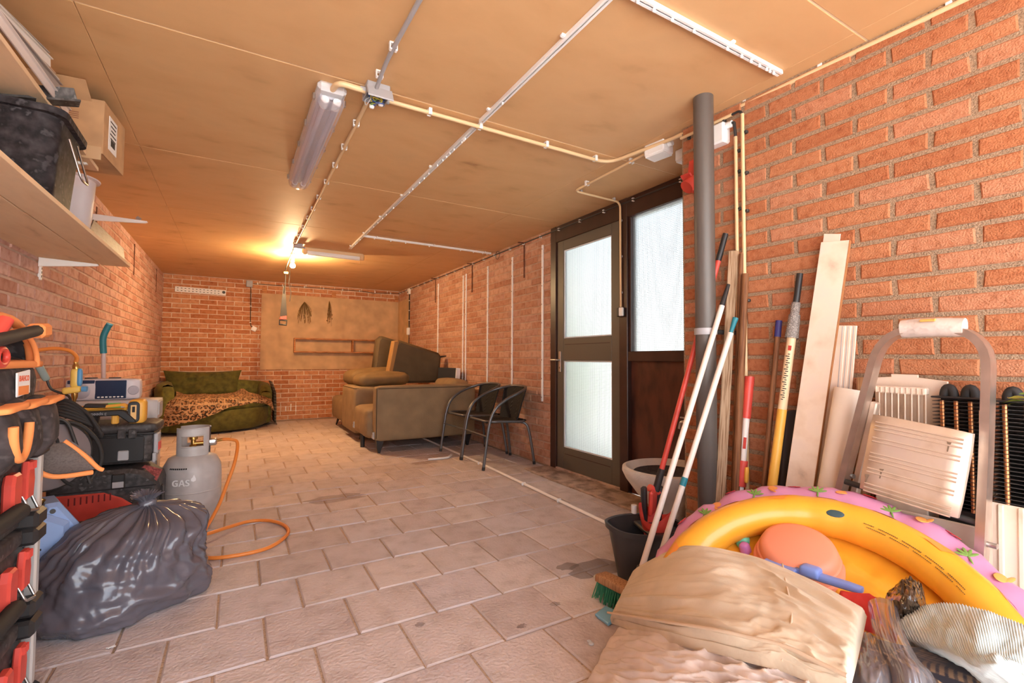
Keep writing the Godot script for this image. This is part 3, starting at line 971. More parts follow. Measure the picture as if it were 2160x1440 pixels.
	for i in 3:
		var up := thing("wall_strip", "short rust brown strip hanging at the top of the side wall, " + ["farthest from the door", "beside the pair of white uprights", "nearest the door"][i], "strip", Vector3(XR, 2.2, [-6.7, -5.42, -4.16][i]), Vector3.ZERO, "rust brown strips on the side wall")
		put("strip", MB.new().box(Vector3(-0.008, -0.175, 0), Vector3(0.006, 0.35, 0.022), 0.002), mat("rust", rgb(112, 60, 40), 0.8, {"tex": "blotch", "scale": 4.0}), up)
		put("hook", MB.new().box(Vector3(-0.04, 0.012, 0), Vector3(0.08, 0.008, 0.03), 0.002), "rust", up)
	for i in 3:
		var q: Array = [[-4.72, 1.9, 2.16], [-6.28, 1.87, 2.2], [-7.85, 1.88, 2.2]][i]
		var up := thing("wall_strip", "thin rust brown strip at the top of the left wall, " + ["nearest the shelves", "middle one of three", "by the back corner"][i], "strip", Vector3(XL, q[1], q[0]), Vector3.ZERO, "rust brown strips on the left wall")
		put("strip", MB.new().box(Vector3(0.008, (q[2] - q[1]) / 2, 0), Vector3(0.006, q[2] - q[1], 0.022), 0.002), "rust", up)
	# socket on the corner of the side wall
	var so := thing("socket_outlet", "white double socket with dark cables running up the side wall by the back corner", "socket", Vector3(XR, 1.48, -7.93))
	put("box", MB.new().box(Vector3(-0.025, 0, 0), Vector3(0.05, 0.13, 0.07), 0.012), "white_plastic", so)
	for dz in [-0.012, 0.012]:
		put("cord", MB.new().tube([Vector3(-0.012, 0.06, dz), Vector3(-0.012, 0.7, dz)], 0.0055, 6), "black_rubber", so)
	for y in [0.19, 0.36, 0.53]:
		put("saddle", MB.new().box(Vector3(-0.014, y, 0), Vector3(0.02, 0.012, 0.045), 0.003), "white_plastic", so)
	put("cord", MB.new().tube([Vector3(-0.012, -0.06, 0.0), Vector3(-0.012, -0.35, 0)], 0.0045, 6), "black_rubber", so)
	var jc := thing("junction_box", "white junction box high in the back right corner", "junction box", Vector3(XR, 2.2, -7.93))
	put("box", MB.new().box(Vector3(-0.02, -0.03, 0), Vector3(0.04, 0.1, 0.09), 0.008), "white_plastic", jc)
	put("hole", MB.new().tube([Vector3(-0.039, -0.045, -0.01), Vector3(-0.042, -0.045, -0.01)], 0.016, 10), "ink", jc)
	back_wall()

func rail(label: String, p: Vector3, q: Vector3, gliders: int) -> void:
	var t := thing("curtain_rail", label, "curtain rail")
	var dir := (q - p).normalized()
	var side := dir.cross(Vector3.UP)
	var b := Basis(side, Vector3.UP, side.cross(Vector3.UP))
	var len := p.distance_to(q)
	var c := (p + q) / 2
	var m := MB.new()
	m.box(c + Vector3(0, -0.004, 0), Vector3(0.026, 0.008, len), 0.002, b)
	for s in [-1.0, 1.0]:
		m.box(c + Vector3(0, -0.012, 0) + side * s * 0.0115, Vector3(0.003, 0.01, len), 0.0, b)
		m.box(c + Vector3(0, -0.017, 0) + side * s * 0.008, Vector3(0.009, 0.0025, len), 0.0, b)
	put("rail", m, "white_plastic", t)
	for i in gliders:
		var f := 0.04 + 0.5 * pow(float(i) / maxi(gliders, 2), 1.5) + rng.randf() * 0.03
		put("glider", MB.new().box(p.lerp(q, clampf(f if i % 2 else 1.0 - f * 0.7, 0.02, 0.98)) + Vector3(0, -0.023, 0), Vector3(0.008, 0.014, 0.012), 0.002, b), "white_plastic", t)
	var k := 0.12
	while k < len:
		put("bracket", MB.new().box(p + dir * k + side * 0.018 + Vector3(0, -0.006, 0), Vector3(0.022, 0.012, 0.018), 0.003, b), "white_plastic", t)
		k += 0.62

func back_wall() -> void:
	var st := thing("metal_strip", "white perforated metal strip fixed high on the back wall above the green sofa", "metal strip", Vector3(-0.495, 2.02, ZB))
	put("strip", MB.new().prism(rect(-0.325, -0.042, 0.325, 0.042, 0.01), 0.022, Transform3D(Basis.from_euler(Vector3(0, 0, -0.02)), Vector3(0, 0, 0.004)), 0.004), mat("strip_white", rgb(246, 244, 240), 0.35), st)
	var h := MB.new()
	for i in 12:
		for j in [-1.0, 1.0]:
			h.box(Vector3(-0.29 + i * 0.047, j * 0.018 - 0.02 * (-0.29 + i * 0.047), 0.0265), Vector3(0.02, 0.008, 0.0012))
	put("slot", h, "ink", st)
	put("cap", MB.new().tube([Vector3(0.295, 0, 0.024), Vector3(0.295, 0, 0.032)], 0.022, 14), "dark_steel", st)
	var jb := thing("junction_box", "grey junction box high on the back wall left of the wooden board", "junction box", Vector3(0.145, 2.18, ZB))
	put("box", MB.new().box(Vector3(0, 0, 0.025), Vector3(0.09, 0.1, 0.05), 0.008), "grey_plastic", jb)
	var hs := thing("light_switch", "small white switch hanging askew from a cable on the back wall", "switch", Vector3(0.225, 1.47, ZB))
	put("box", MB.new().box(Vector3(0, 0, 0.025), Vector3(0.075, 0.075, 0.045), 0.01, Basis.from_euler(Vector3(0, 0, -0.45))), "white_plastic", hs)
	put("rocker", MB.new().box(Vector3(0, 0, 0.05), Vector3(0.035, 0.035, 0.01), 0.003, Basis.from_euler(Vector3(0, 0, -0.45))), "white_plastic", hs)
	put("cord", MB.new().tube(spline([Vector3(-0.02, 0.03, 0.015), Vector3(-0.05, 0.08, 0.012), Vector3(-0.055, 0.4, 0.012), Vector3(-0.06, 0.68, 0.012)]), 0.006, 6), "black_rubber", hs)
	for y in [0.1, 0.36]:
		put("clip", MB.new().box(Vector3(-0.053, y, 0.013), Vector3(0.03, 0.012, 0.02), 0.003), "white_plastic", hs)
	# boards
	var bd := thing("wall_board", "large plain tan hardboard panel covering most of the back wall", "board", Vector3(1.44, 1.435, ZB))
	put("board", MB.new().box(Vector3(0, 0, 0.014), Vector3(2.24, 1.23, 0.012), 0.002), "board_wall", bd)
	for x in [-1.08, -0.02, 1.08]:
		put("batten", MB.new().box(Vector3(x, 0.65, 0.008), Vector3(0.07, 0.12, 0.016), 0.002), "pine", bd)
	var bs := thing("wall_board", "narrow tan hardboard panel round the corner on the side wall by the white socket", "board", Vector3(XR, 1.435, -8.26))
	put("board", MB.new().box(Vector3(-0.014, 0, 0), Vector3(0.012, 1.23, 0.6), 0.002), "board_wall", bs)
	# wooden frame shelf
	var sh := thing("wall_shelf", "long shallow wooden frame shelf hung on the tan board", "shelf", Vector3(0.81, 1.1, ZB + 0.02))
	put("board", MB.new().box(Vector3(0.7, 0.012, 0.06), Vector3(1.42, 0.022, 0.11), 0.003), "pine", sh)
	put("board", MB.new().box(Vector3(0.7, 0.228, 0.06), Vector3(1.42, 0.022, 0.11), 0.003), "pine", sh)
	for x in [0.0, 0.92, 1.4]:
		put("divider", MB.new().box(Vector3(x, 0.12, 0.06), Vector3(0.022, 0.2, 0.105), 0.003), "pine", sh)
	# hand saw with its blade up
	var sa := thing("hand_saw", "dark hand saw with red and black grip hanging in front of the tan board", "saw", Vector3(0.49, 1.42, -6.6))
	put("blade", MB.new().prism(poly([-0.035, 0.1, 0.045, 0.12, 0.02, 0.5, -0.005, 0.5]), 0.003, Transform3D(), 0.0008), mat("saw_steel", rgb(44, 37, 32), 0.6), sa)
	put("handle", MB.new().tube([Vector3(-0.038, 0.01, 0), Vector3(0.04, 0.004, 0), Vector3(0.046, 0.06, 0), Vector3(-0.038, 0.064, 0)], 0.011, 8, true), "black_plastic", sa)
	put("grip_inlay", MB.new().prism(poly([-0.036, 0.07, 0.042, 0.075, 0.04, 0.12, -0.032, 0.105]), 0.03, Transform3D(Basis(), Vector3(0, 0, -0.013)), 0.004), "red_plastic", sa)
	# dried plants
	mat("dry", rgb(128, 96, 50), 0.9)
	mat("dry_pale", rgb(226, 196, 140), 0.9)
	for i in 2:
		var pl := thing("dried_plant", ["bushy bunch of dried herbs hanging on the tan board", "thin dried twig bunch hanging on the tan board"][i], "dried plant", Vector3([0.955, 1.345][i], [1.93, 1.97][i], ZB + 0.025))
		var m := MB.new(); var f := MB.new()
		for k in [46, 16][i]:
			var dx := rng.randf_range(-1, 1)
			var len := rng.randf_range(0.12, 0.36) if i == 0 else rng.randf_range(0.15, 0.42)
			var sp := (0.11 if i == 0 else 0.06) * dx
			m.tube(spline([Vector3(0, 0.02, 0), Vector3(sp * 0.6, -len * 0.4, 0.02 + rng.randf() * 0.03), Vector3(sp * (1.0 if i == 0 else 0.7), -len, 0.02 + rng.randf() * 0.03)], 3), 0.0022, 4, false, false)
			f.ball(Vector3(sp * 0.95, -len * rng.randf_range(0.6, 0.98), 0.03), Vector3(0.007, 0.011, 0.007), 6)
		put("stems", m, "dry", pl)
		put("seed_heads", f, "dry_pale" if i == 0 else "dry", pl)
	# air slots low in the back wall
	var av := thing("air_vent", "row of narrow white air slots in the brick low on the back wall", "vent", Vector3(0.7, 0.18, ZB))
	for k in 5:
		put("slot", MB.new().box(Vector3(-0.14 + 0.075 * k, 0.02 * (k % 2), 0.006), Vector3(0.014, 0.12 - 0.02 * (k % 3), 0.006), 0.002), ["white_plastic", "mortar_back"][1 if k == 1 else 0], av)
	var tb := thing("white_tube", "white plastic conduit tube lying along the floor towards the bucket", "pipe")
	put("pipe", MB.new().tube([Vector3(2.045, 0.012, -5.85), Vector3(2.03, 0.012, -4.0), Vector3(1.955, 0.012, -1.95)], 0.011, 8), mat("white_tube", rgb(252, 246, 240), 0.4), tb)
	for z in [-3.25, -2.75, -4.1]:
		put("clip", MB.new().box(Vector3(2.0 + (z + 3.25) * -0.03, 0.012, z), Vector3(0.036, 0.024, 0.016), 0.003), "white_plastic", tb)
	var bt := thing("white_tube", "short bent piece of white tube on the floor in front of the chairs", "pipe")
	put("pipe", MB.new().tube(bend([Vector3(1.66, 0.011, -4.5), Vector3(1.86, 0.011, -4.48), Vector3(1.95, 0.011, -4.6)], 0.05), 0.011, 8), "white_tube", bt)

func door_and_window() -> void:
	var x := XR + 0.02
	# frame
	var fr := Node3D.new()
	fr.name = "trim_2"
	fr.set_meta("kind", "structure")
	add_child(fr)
	var m := MB.new()
	for s in [[-3.672, -3.585], [-2.745, -2.655]]:
		put("post", MB.new().box(Vector3(x + 0.02, HC / 2, (s[0] + s[1]) / 2), Vector3(0.11, HC, s[1] - s[0]), 0.004), "frame_brown", fr)
	put("head", MB.new().box(Vector3(x + 0.02, 2.168, -2.7), Vector3(0.105, 0.15, 1.94), 0.004), "frame_brown", fr)
	put("sill", MB.new().box(Vector3(x + 0.01, 0.0, -3.16), Vector3(0.09, 0.05, 0.86), 0.006), "threshold", fr)
	# glass with wire in it
	var gl := mat("wire_glass", Color(0.69, 0.715, 0.705, 0.06), 0.42)
	gl.refraction_enabled = true
	gl.refraction_scale = 0.05
	# door
	var d := Node3D.new()
	d.name = "door_1"
	d.set_meta("kind", "structure")
	d.position = Vector3(x, 0, -3.165)
	add_child(d)
	m = MB.new()
	for s in [-1.0, 1.0]:
		m.box(Vector3(0, 1.065, s * 0.368), Vector3(0.04, 2.08, 0.096), 0.003)
	m.box(Vector3(0, 2.055, 0), Vector3(0.04, 0.1, 0.64), 0.003)
	m.box(Vector3(0, 1.095, 0), Vector3(0.04, 0.2, 0.64), 0.003)
	m.box(Vector3(0, 0.12, 0), Vector3(0.04, 0.19, 0.64), 0.003)
	put("leaf", m, "door_paint", d)
	for p in [[1.195, 2.005], [0.215, 0.995]]:
		var h: float = p[1] - p[0]
		var pane := put("pane", MB.new().box(Vector3(0.004, (p[0] + p[1]) / 2, 0), Vector3(0.006, h, 0.64)), "wire_glass", d)
		put("wire", wires(0.64, h, Vector3(-0.0005, (p[0] + p[1]) / 2, 0)), mat("wire_grey", rgb(150, 156, 156), 0.6), pane)
		var bd := MB.new()
		for s in [-1.0, 1.0]:
			bd.box(Vector3(-0.008, (p[0] + p[1]) / 2, s * 0.315), Vector3(0.014, h, 0.012), 0.003)
			bd.box(Vector3(-0.008, (p[0] + p[1]) / 2 + s * (h / 2 - 0.006), 0), Vector3(0.014, 0.012, 0.62), 0.003)
		put("glazing_bead", bd, "putty", d)
	for y in [1.14, 0.16]:
		put("groove", MB.new().box(Vector3(-0.0205, y, 0), Vector3(0.002, 0.006, 0.6)), "frame_brown", d)
	put("handle_plate", MB.new().box(Vector3(-0.024, 0.985, -0.37), Vector3(0.008, 0.19, 0.032), 0.003), "steel", d)
	put("handle", MB.new().tube(bend([Vector3(-0.025, 1.0, -0.37), Vector3(-0.065, 1.0, -0.37), Vector3(-0.065, 1.0, -0.46)], 0.015), 0.0085, 10), "steel", d)
	put("keyhole", MB.new().box(Vector3(-0.0285, 0.93, -0.37), Vector3(0.002, 0.018, 0.007), 0.0), "ink", d)
	# window with the brown panel under it
	var w := Node3D.new()
	w.name = "window_1"
	w.set_meta("kind", "structure")
	w.position = Vector3(x, 0, -2.24)
	add_child(w)
	m = MB.new()
	m.box(Vector3(0.01, 1.03, 0), Vector3(0.08, 0.075, 0.83), 0.004)
	for s in [-1.0, 1.0]:
		m.box(Vector3(0.01, 1.58, s * 0.405), Vector3(0.06, 1.08, 0.03), 0.003)
	m.box(Vector3(0.01, 2.105, 0), Vector3(0.06, 0.03, 0.83), 0.003)
	put("window_frame", m, "frame_brown", w)
	var pane := put("pane", MB.new().box(Vector3(0.012, 1.58, 0), Vector3(0.006, 1.04, 0.79)), "wire_glass", w)
	put("wire", wires(0.79, 1.04, Vector3(0.0075, 1.58, 0)), "wire_grey", pane)
	m = MB.new()
	m.box(Vector3(0.02, 0.5, 0), Vector3(0.03, 0.99, 0.83), 0.002)
	put("panel", m, "panel_brown", w)
	# what stands outside, seen as soft shapes through the glass
	var hd := thing("hedge", "green garden hedge seen softly through the door glass", "hedge", Vector3(4.6, -0.07, -6.6))
	m = MB.new()
	for i in 26:
		m.ball(Vector3(rng.randf_range(-0.35, 0.35), rng.randf_range(0.2, 1.35), rng.randf_range(-1.2, 0.9)), Vector3(0.28, 0.25, 0.28), 8)
	put("foliage", m, mat("leaf", rgb(120, 150, 70), 0.8, {"tex": "velvet", "scale": 2.0}), hd)
	put("trunk", MB.new().tube([Vector3(0, 0, 0), Vector3(0.05, 0.5, 0)], 0.05, 8), "wood_dark", hd)
	var po := thing("garden_post", "slim dark post standing outside behind the door glass", "post", Vector3(3.1, -0.07, -4.05))
	put("post", MB.new().lathe([Vector2(0.05, 0), Vector2(0.05, 2.6), Vector2(0, 2.62)], 12), mat("post_green", rgb(110, 120, 110), 0.7), po)

func wires(w: float, h: float, c: Vector3) -> MB:
	var m := MB.new()
	var p := 0.0127
	for i in int(w / p):
		m.box(c + Vector3(0, 0, -w / 2 + p * (i + 0.5)), Vector3(0.001, h, 0.0018))
	for j in int(h / p):
		m.box(c + Vector3(0, -h / 2 + p * (j + 0.5), 0), Vector3(0.001, 0.0018, w))
	return m

# --- the furniture at the back ----------------------------------------------

func furniture() -> void:
	mat("velvet", rgb(126, 122, 46), 0.8, {"tex": "velvet", "scale": 1.6, "rim": 0.4})
	mat("velvet_dark", rgb(112, 106, 40), 0.85, {"tex": "velvet", "scale": 1.6, "rim": 0.4})
	mat("suede", rgb(156, 130, 96), 0.75, {"tex": "soft", "nrm": "grit", "scale": 1.2, "nscale": 0.15})
	mat("suede_dark", rgb(104, 86, 60), 0.8, {"tex": "soft", "scale": 1.2})
	mat("suede_seam", rgb(70, 56, 40), 0.8)
	mat("leopard_print", Color(1, 1, 1), 0.9, {"tex": "leopard", "scale": 1.15})
	mat("striped_wool", Color(1.2, 1.15, 1.1), 0.95, {"tex": "stripe", "scale": Vector3(2, 5.5, 2)})
	mat("rattan", rgb(30, 27, 26), 0.75)
	mat("chair_frame", rgb(112, 112, 114), 0.35, {"metal": 0.6})
	# green tub sofa
	var so := thing("sofa", "green velvet tub sofa with a round front against the back wall", "sofa")
	var ol := PackedVector2Array()
	var key := [Vector3(-0.84, 0, -7.52), Vector3(-0.62, 0, -7.38), Vector3(-0.3, 0, -7.33), Vector3(0.02, 0, -7.42), Vector3(0.28, 0, -7.62), Vector3(0.43, 0, -7.95), Vector3(0.47, 0, -8.3), Vector3(0.42, 0, -8.5), Vector3(0.2, 0, -8.54), Vector3(-0.75, 0, -8.54), Vector3(-0.92, 0, -8.4), Vector3(-0.93, 0, -7.75), Vector3(-0.84, 0, -7.52)]
	var cu := spline(key, 5)
	var foot := []
	for i in cu.size() - 1:
		foot.append(cu[i])
	var cen := Vector3(-0.22, 0, -7.95)
	var base := MB.new()
	var N := foot.size()
	var prof := [[0.9, 0.03], [0.955, 0.05], [0.99, 0.14], [1.0, 0.28], [0.985, 0.31], [0.9, 0.315]]
	base.grid(N, prof.size() - 1, func(u: float, v: float):
		var i := int(round(u * N)) % N
		var pr: Array = prof[int(round(v * (prof.size() - 1)))]
		var d: Vector3 = foot[i] - cen
		return cen + d * pr[0] + Vector3(0, pr[1], 0), true)
	put("base", base, "velvet_dark", so)
	# seat cushion
	var seat := MB.new()
	var sp := [[0.7, 0.3], [0.96, 0.31], [1.0, 0.345], [0.995, 0.39], [0.95, 0.425], [0.75, 0.445], [0.4, 0.455], [0.0, 0.46]]
	var sk := []
	for q in foot:
		sk.append(Vector3(clampf(q.x, -0.8, 0.42), 0, clampf(q.z, -8.32, -7.3)))
	seat.grid(N, sp.size() - 1, func(u: float, v: float):
		var i := int(round(u * N)) % N
		var pr: Array = sp[int(round(v * (sp.size() - 1)))]
		var d: Vector3 = sk[i] - cen
		return cen + d * pr[0] * 0.985 + Vector3(0, pr[1], 0), true)
	put("seat_cushion", seat, "velvet", so)
	# arm and back in one sweep
	var path := spline([Vector3(-0.76, 0.66, -7.5), Vector3(-0.84, 0.67, -7.72), Vector3(-0.85, 0.67, -8.1), Vector3(-0.83, 0.68, -8.38), Vector3(-0.6, 0.69, -8.45), Vector3(-0.1, 0.68, -8.45), Vector3(0.2, 0.66, -8.45), Vector3(0.36, 0.64, -8.4), Vector3(0.39, 0.6, -8.15), Vector3(0.385, 0.52, -7.98)], 5)
	var arm := MB.new()
	var cross := [[-0.075, 0.1], [-0.085, 0.35], [-0.085, 0.88], [-0.06, 0.97], [0.0, 1.0], [0.06, 0.97], [0.085, 0.88], [0.085, 0.35], [0.075, 0.1]]
	var np := path.size()
	arm.grid(cross.size() - 1, np - 1, func(u: float, v: float):
		var i := int(round(v * (np - 1)))
		var t: Vector3 = (path[mini(i + 1, np - 1)] - path[maxi(i - 1, 0)])
		t.y = 0
		t = t.normalized()
		var side := t.cross(Vector3.UP)
		var c: Array = cross[int(round(u * (cross.size() - 1)))]
		var p: Vector3 = path[i]
		return Vector3(p.x, p.y * c[1], p.z) + side * c[0] * (1.0 if i > 0 and i < np - 1 else 0.85))
	for e in [0, np - 1]:
		var p: Vector3 = path[e]
		var t: Vector3 = (path[1] - path[0]) if e == 0 else (path[np - 1] - path[np - 2])
		t.y = 0
		t = t.normalized()
		arm.soft(Vector3(p.x, p.y * 0.52, p.z) , Vector3(0.15, p.y * 0.88, 0.1), 0.06, 0.0, Basis(t.cross(Vector3.UP), Vector3.UP, -t), 6)
	put("arm_and_back", arm, "velvet", so)
	var cs := thing("cushion", "large crumpled green velvet cushion propped on the back of the green sofa", "cushion", Vector3(-0.42, 0.44, -8.27), Vector3(-0.3, 0, 0))
	var cm := MB.new()
	for f in [-1.0, 1.0]:
		cm.grid(20, 14, func(u: float, v: float):
			var x: float = (u - 0.5) * 2
			var y: float = (v - 0.5) * 2
			var b: float = (1 - pow(absf(x), 3)) * (1 - pow(absf(y), 3))
			var th: float = f * (0.02 + 0.095 * pow(maxf(b, 0), 0.6)) * (0.0 if absf(x) > 0.99 or absf(y) > 0.99 else 1.0)
			var wr: float = sin(x * 7 + y * 6 + sin(y * 4)) * 0.016 + sin(x * 4 - y * 9) * 0.014
			return Vector3(x * (0.47 - 0.03 * (1 - y * y) + 0.02 * y), 0.18 + y * (0.19 + 0.03 * x * x * (1.0 if y > 0 else 0.4)), th + wr * b * f))
	put("cover", cm, "velvet_dark", cs)
	# leopard throw
	var lb := thing("throw_blanket", "leopard print throw spread over the seat of the green sofa", "blanket")
	var lm := MB.new()
	var back := [Vector3(-0.74, 0.52, -8.26), Vector3(-0.6, 0.48, -8.16), Vector3(-0.3, 0.475, -8.12), Vector3(-0.05, 0.48, -8.14), Vector3(0.08, 0.54, -8.2), Vector3(0.14, 0.5, -8.1), Vector3(0.36, 0.44, -8.04)]
	var mid := [Vector3(-0.7, 0.475, -7.75), Vector3(-0.5, 0.475, -7.72), Vector3(-0.25, 0.48, -7.7), Vector3(-0.05, 0.475, -7.75), Vector3(0.1, 0.47, -7.8), Vector3(0.26, 0.46, -7.86), Vector3(0.44, 0.4, -7.98)]
	var edge := [Vector3(-0.76, 0.43, -7.47), Vector3(-0.58, 0.435, -7.35), Vector3(-0.3, 0.44, -7.33), Vector3(-0.05, 0.445, -7.42), Vector3(0.14, 0.44, -7.53), Vector3(0.34, 0.42, -7.72), Vector3(0.47, 0.36, -7.95)]
	var low := [Vector3(-0.8, 0.13, -7.43), Vector3(-0.6, 0.15, -7.3), Vector3(-0.3, 0.24, -7.27), Vector3(-0.05, 0.34, -7.36), Vector3(0.16, 0.36, -7.5), Vector3(0.37, 0.34, -7.72), Vector3(0.5, 0.2, -7.94)]
	var rows := [spline(back, 4), spline(mid, 4), spline(edge, 4), spline(low, 4)]
	lm.grid(24, 24, func(u: float, v: float):
		var i := int(round(u * 24))
		var c := spline([rows[0][i], rows[1][i], rows[2][i], rows[3][i]], 8)
		var p: Vector3 = c[int(round(v * 24))]
		return p + Vector3(0, 0.012 + 0.008 * sin(u * 30 + v * 9) * sin(v * 14 + u * 5), 0.005 * sin(u * 25)))
	put("throw", lm, "leopard_print", lb)
	var sb := thing("throw_blanket", "dark grey striped fringed blanket hanging over the right end of the green sofa", "blanket")
	var sm := MB.new()
	sm.grid(12, 24, func(u: float, v: float):
		var z := -7.98 - u * 0.5
		var y: float = 0.65 - v * 0.62
		return Vector3(0.455 + 0.05 * minf(v * 4, 1.0) + 0.018 * sin(u * 16 + v * 3) + 0.02 * v, y, z + 0.02 * sin(v * 9)))
	put("throw", sm, "striped_wool", sb)
	var fr := MB.new()
	for i in 22:
		var z := -7.97 - i * 0.023
		fr.tube([Vector3(0.53, 0.05, z), Vector3(0.54 + rng.randf() * 0.01, 0.005, z + rng.randf_range(-0.01, 0.01))], 0.004, 4)
	put("fringe", fr, "striped_wool", sb)
	# taupe suede sofa in pieces
	var a := thing("sofa_section", "taupe suede sofa section with its long plain side towards the viewer, next to the chairs", "sofa")
	put("arm", MB.new().soft(Vector3(1.86, 0.42, -5.12), Vector3(1.16, 0.58, 0.15), 0.035, 0.008, Basis(), 12), "suede", a)
	var sm2 := MB.new()
	sm2.tube([Vector3(1.3, 0.685, -5.046), Vector3(2.42, 0.685, -5.046)], 0.004, 6)
	sm2.tube([Vector3(1.288, 0.16, -5.055), Vector3(1.288, 0.69, -5.055)], 0.004, 6)
	put("piping", sm2, "suede_seam", a)
	put("seat", MB.new().soft(Vector3(1.82, 0.3, -5.53), Vector3(1.2, 0.32, 0.68), 0.06, 0.02, Basis(), 12, 0.02), "suede", a)
	put("backrest", MB.new().soft(Vector3(2.33, 0.5, -5.53), Vector3(0.2, 0.5, 0.7), 0.06, 0.02, Basis(), 8), "suede", a)
	for p in [Vector3(1.33, 0, -5.1), Vector3(2.36, 0, -5.1)]:
		put("leg", MB.new().prism(poly([-0.012, 0, 0.012, 0, 0.05, 0.135, -0.035, 0.135]), 0.03, Transform3D(Basis(), p + Vector3(0, 0, -0.015)), 0.004), "black_plastic", a)
	for p in [Vector3(1.26, 0, -5.55), Vector3(2.36, 0, -5.75)]:
		put("leg", MB.new().lathe([Vector2(0, 0), Vector2(0.024, 0), Vector2(0.026, 0.15), Vector2(0, 0.15)], 14, Transform3D(Basis(), p)), "black_plastic", a)
	for p in [Vector3(1.272, 0.19, -5.1), Vector3(1.212, 0.23, -5.76)]:
		var cn := MB.new()
		cn.box(p, Vector3(0.012, 0.08, 0.05), 0.003)
		cn.box(p + Vector3(-0.01, 0.012, 0.01), Vector3(0.016, 0.05, 0.012), 0.002)
		cn.box(p + Vector3(-0.01, -0.012, -0.012), Vector3(0.016, 0.04, 0.01), 0.002)
		put("connector", cn, "steel", a)
	var b := thing("sofa_section", "taupe suede sofa section with a block arm and low chaise end towards the back wall", "sofa")
	put("arm", MB.new().soft(Vector3(1.45, 0.38, -6.27), Vector3(0.44, 0.56, 0.76), 0.045, 0.01, Basis(), 10), "suede", b)
	put("chaise", MB.new().soft(Vector3(1.8, 0.28, -7.15), Vector3(1.06, 0.34, 1.05), 0.07, 0.02, Basis(), 10), "suede", b)
	put("seat", MB.new().soft(Vector3(2.05, 0.34, -6.28), Vector3(0.85, 0.45, 0.76), 0.06, 0.02, Basis(), 8), "suede", b)
	var sb2 := MB.new()
	sb2.tube([Vector3(1.24, 0.642, -5.905), Vector3(1.65, 0.642, -5.905)], 0.004, 6)
	sb2.tube([Vector3(1.238, 0.642, -5.91), Vector3(1.238, 0.642, -6.62)], 0.004, 6)
	put("piping", sb2, "suede_seam", b)
	for p in [Vector3(1.33, 0, -7.6), Vector3(2.2, 0, -7.6), Vector3(1.35, 0, -6.1), Vector3(2.4, 0, -6.0)]:
		put("leg", MB.new().tube([p, p + Vector3(0.04, 0.13, 0)], [0.01, 0.022], 8), "black_plastic", b)
	var c := thing("sofa_section", "taupe suede sofa section stacked on top of the others with its backrests standing up", "sofa")
	put("seat_cushion", MB.new().soft(Vector3(1.68, 0.765, -6.62), Vector3(0.78, 0.19, 0.55), 0.07, 0.03, Basis.from_euler(Vector3(0, 0.05, 0.05)), 10), mat("suede_warm", rgb(138, 110, 70), 0.75, {"tex": "soft", "scale": 1.3}), c)
	put("seat_cushion", MB.new().soft(Vector3(1.62, 0.74, -6.15), Vector3(0.62, 0.15, 0.4), 0.06, 0.03, Basis.from_euler(Vector3(0, 0.05, 0.04)), 10), "suede_warm", c)
	var slab := func(x0: float, x1: float, y0: float, yl: float, yr: float, z: float, d: float, lean: float) -> MB:
		return MB.new().prism(poly([x0 - lean, y0, x1 - lean * 0.3, y0, x1, yr - 0.05, x1 - 0.04, yr, x0 + 0.06, yl, x0, yl - 0.05]), d, Transform3D(Basis(), Vector3(0, 0, z)), 0.03, true)
	put("backrest", slab.call(1.82, 2.46, 0.68, 1.25, 1.09, -6.31, 0.13, 0.11), "suede_dark", c)
	put("backrest_edge", MB.new().prism(poly([-0.0, 0.0, 0.075, 0.0, 0.175, 0.54, 0.15, 0.56, 0.095, 0.55]), 0.135, Transform3D(Basis(), Vector3(1.69, 0.69, -6.315)), 0.015), mat("suede_tan", rgb(168, 126, 74), 0.8), c)
	put("backrest", slab.call(1.73, 2.3, 0.7, 1.33, 1.2, -6.98, 0.2, 0.06), "suede_dark", c)
	put("leg", MB.new().prism(poly([0, 0, 0.1, 0.02, 0.1, 0.035, 0.02, 0.03]), 0.02, Transform3D(Basis(), Vector3(2.43, 1.02, -6.2)), 0.003), "black_plastic", c)
	var hp := thing("dark_screen", "flat dark screen with a white edge leaning on the side wall beside the stacked sofa", "screen", Vector3(2.42, 0.58, -5.75), Vector3(0, 0.1, -0.07))
	put("panel", MB.new().box(Vector3(0, 0.15, -0.1), Vector3(0.06, 0.32, 0.5), 0.006), mat("panel_blue", rgb(52, 54, 62), 0.5), hp)
	put("edge", MB.new().box(Vector3(0.0, 0.155, 0.155), Vector3(0.062, 0.31, 0.014), 0.003), "white_plastic", hp)
	# chairs
	var ch := make_chair()
	ch.position = Vector3(2.225, 0, -4.64)
	ch.rotation.y = 0.03
	again(ch, "bistro_chair", "black woven bistro chair with grey tube frame, the right one, nearer the door", Vector3(2.225, 0, -4.1), Vector3(0, -0.02, 0)).set_meta("group", "black bistro chairs by the side wall")

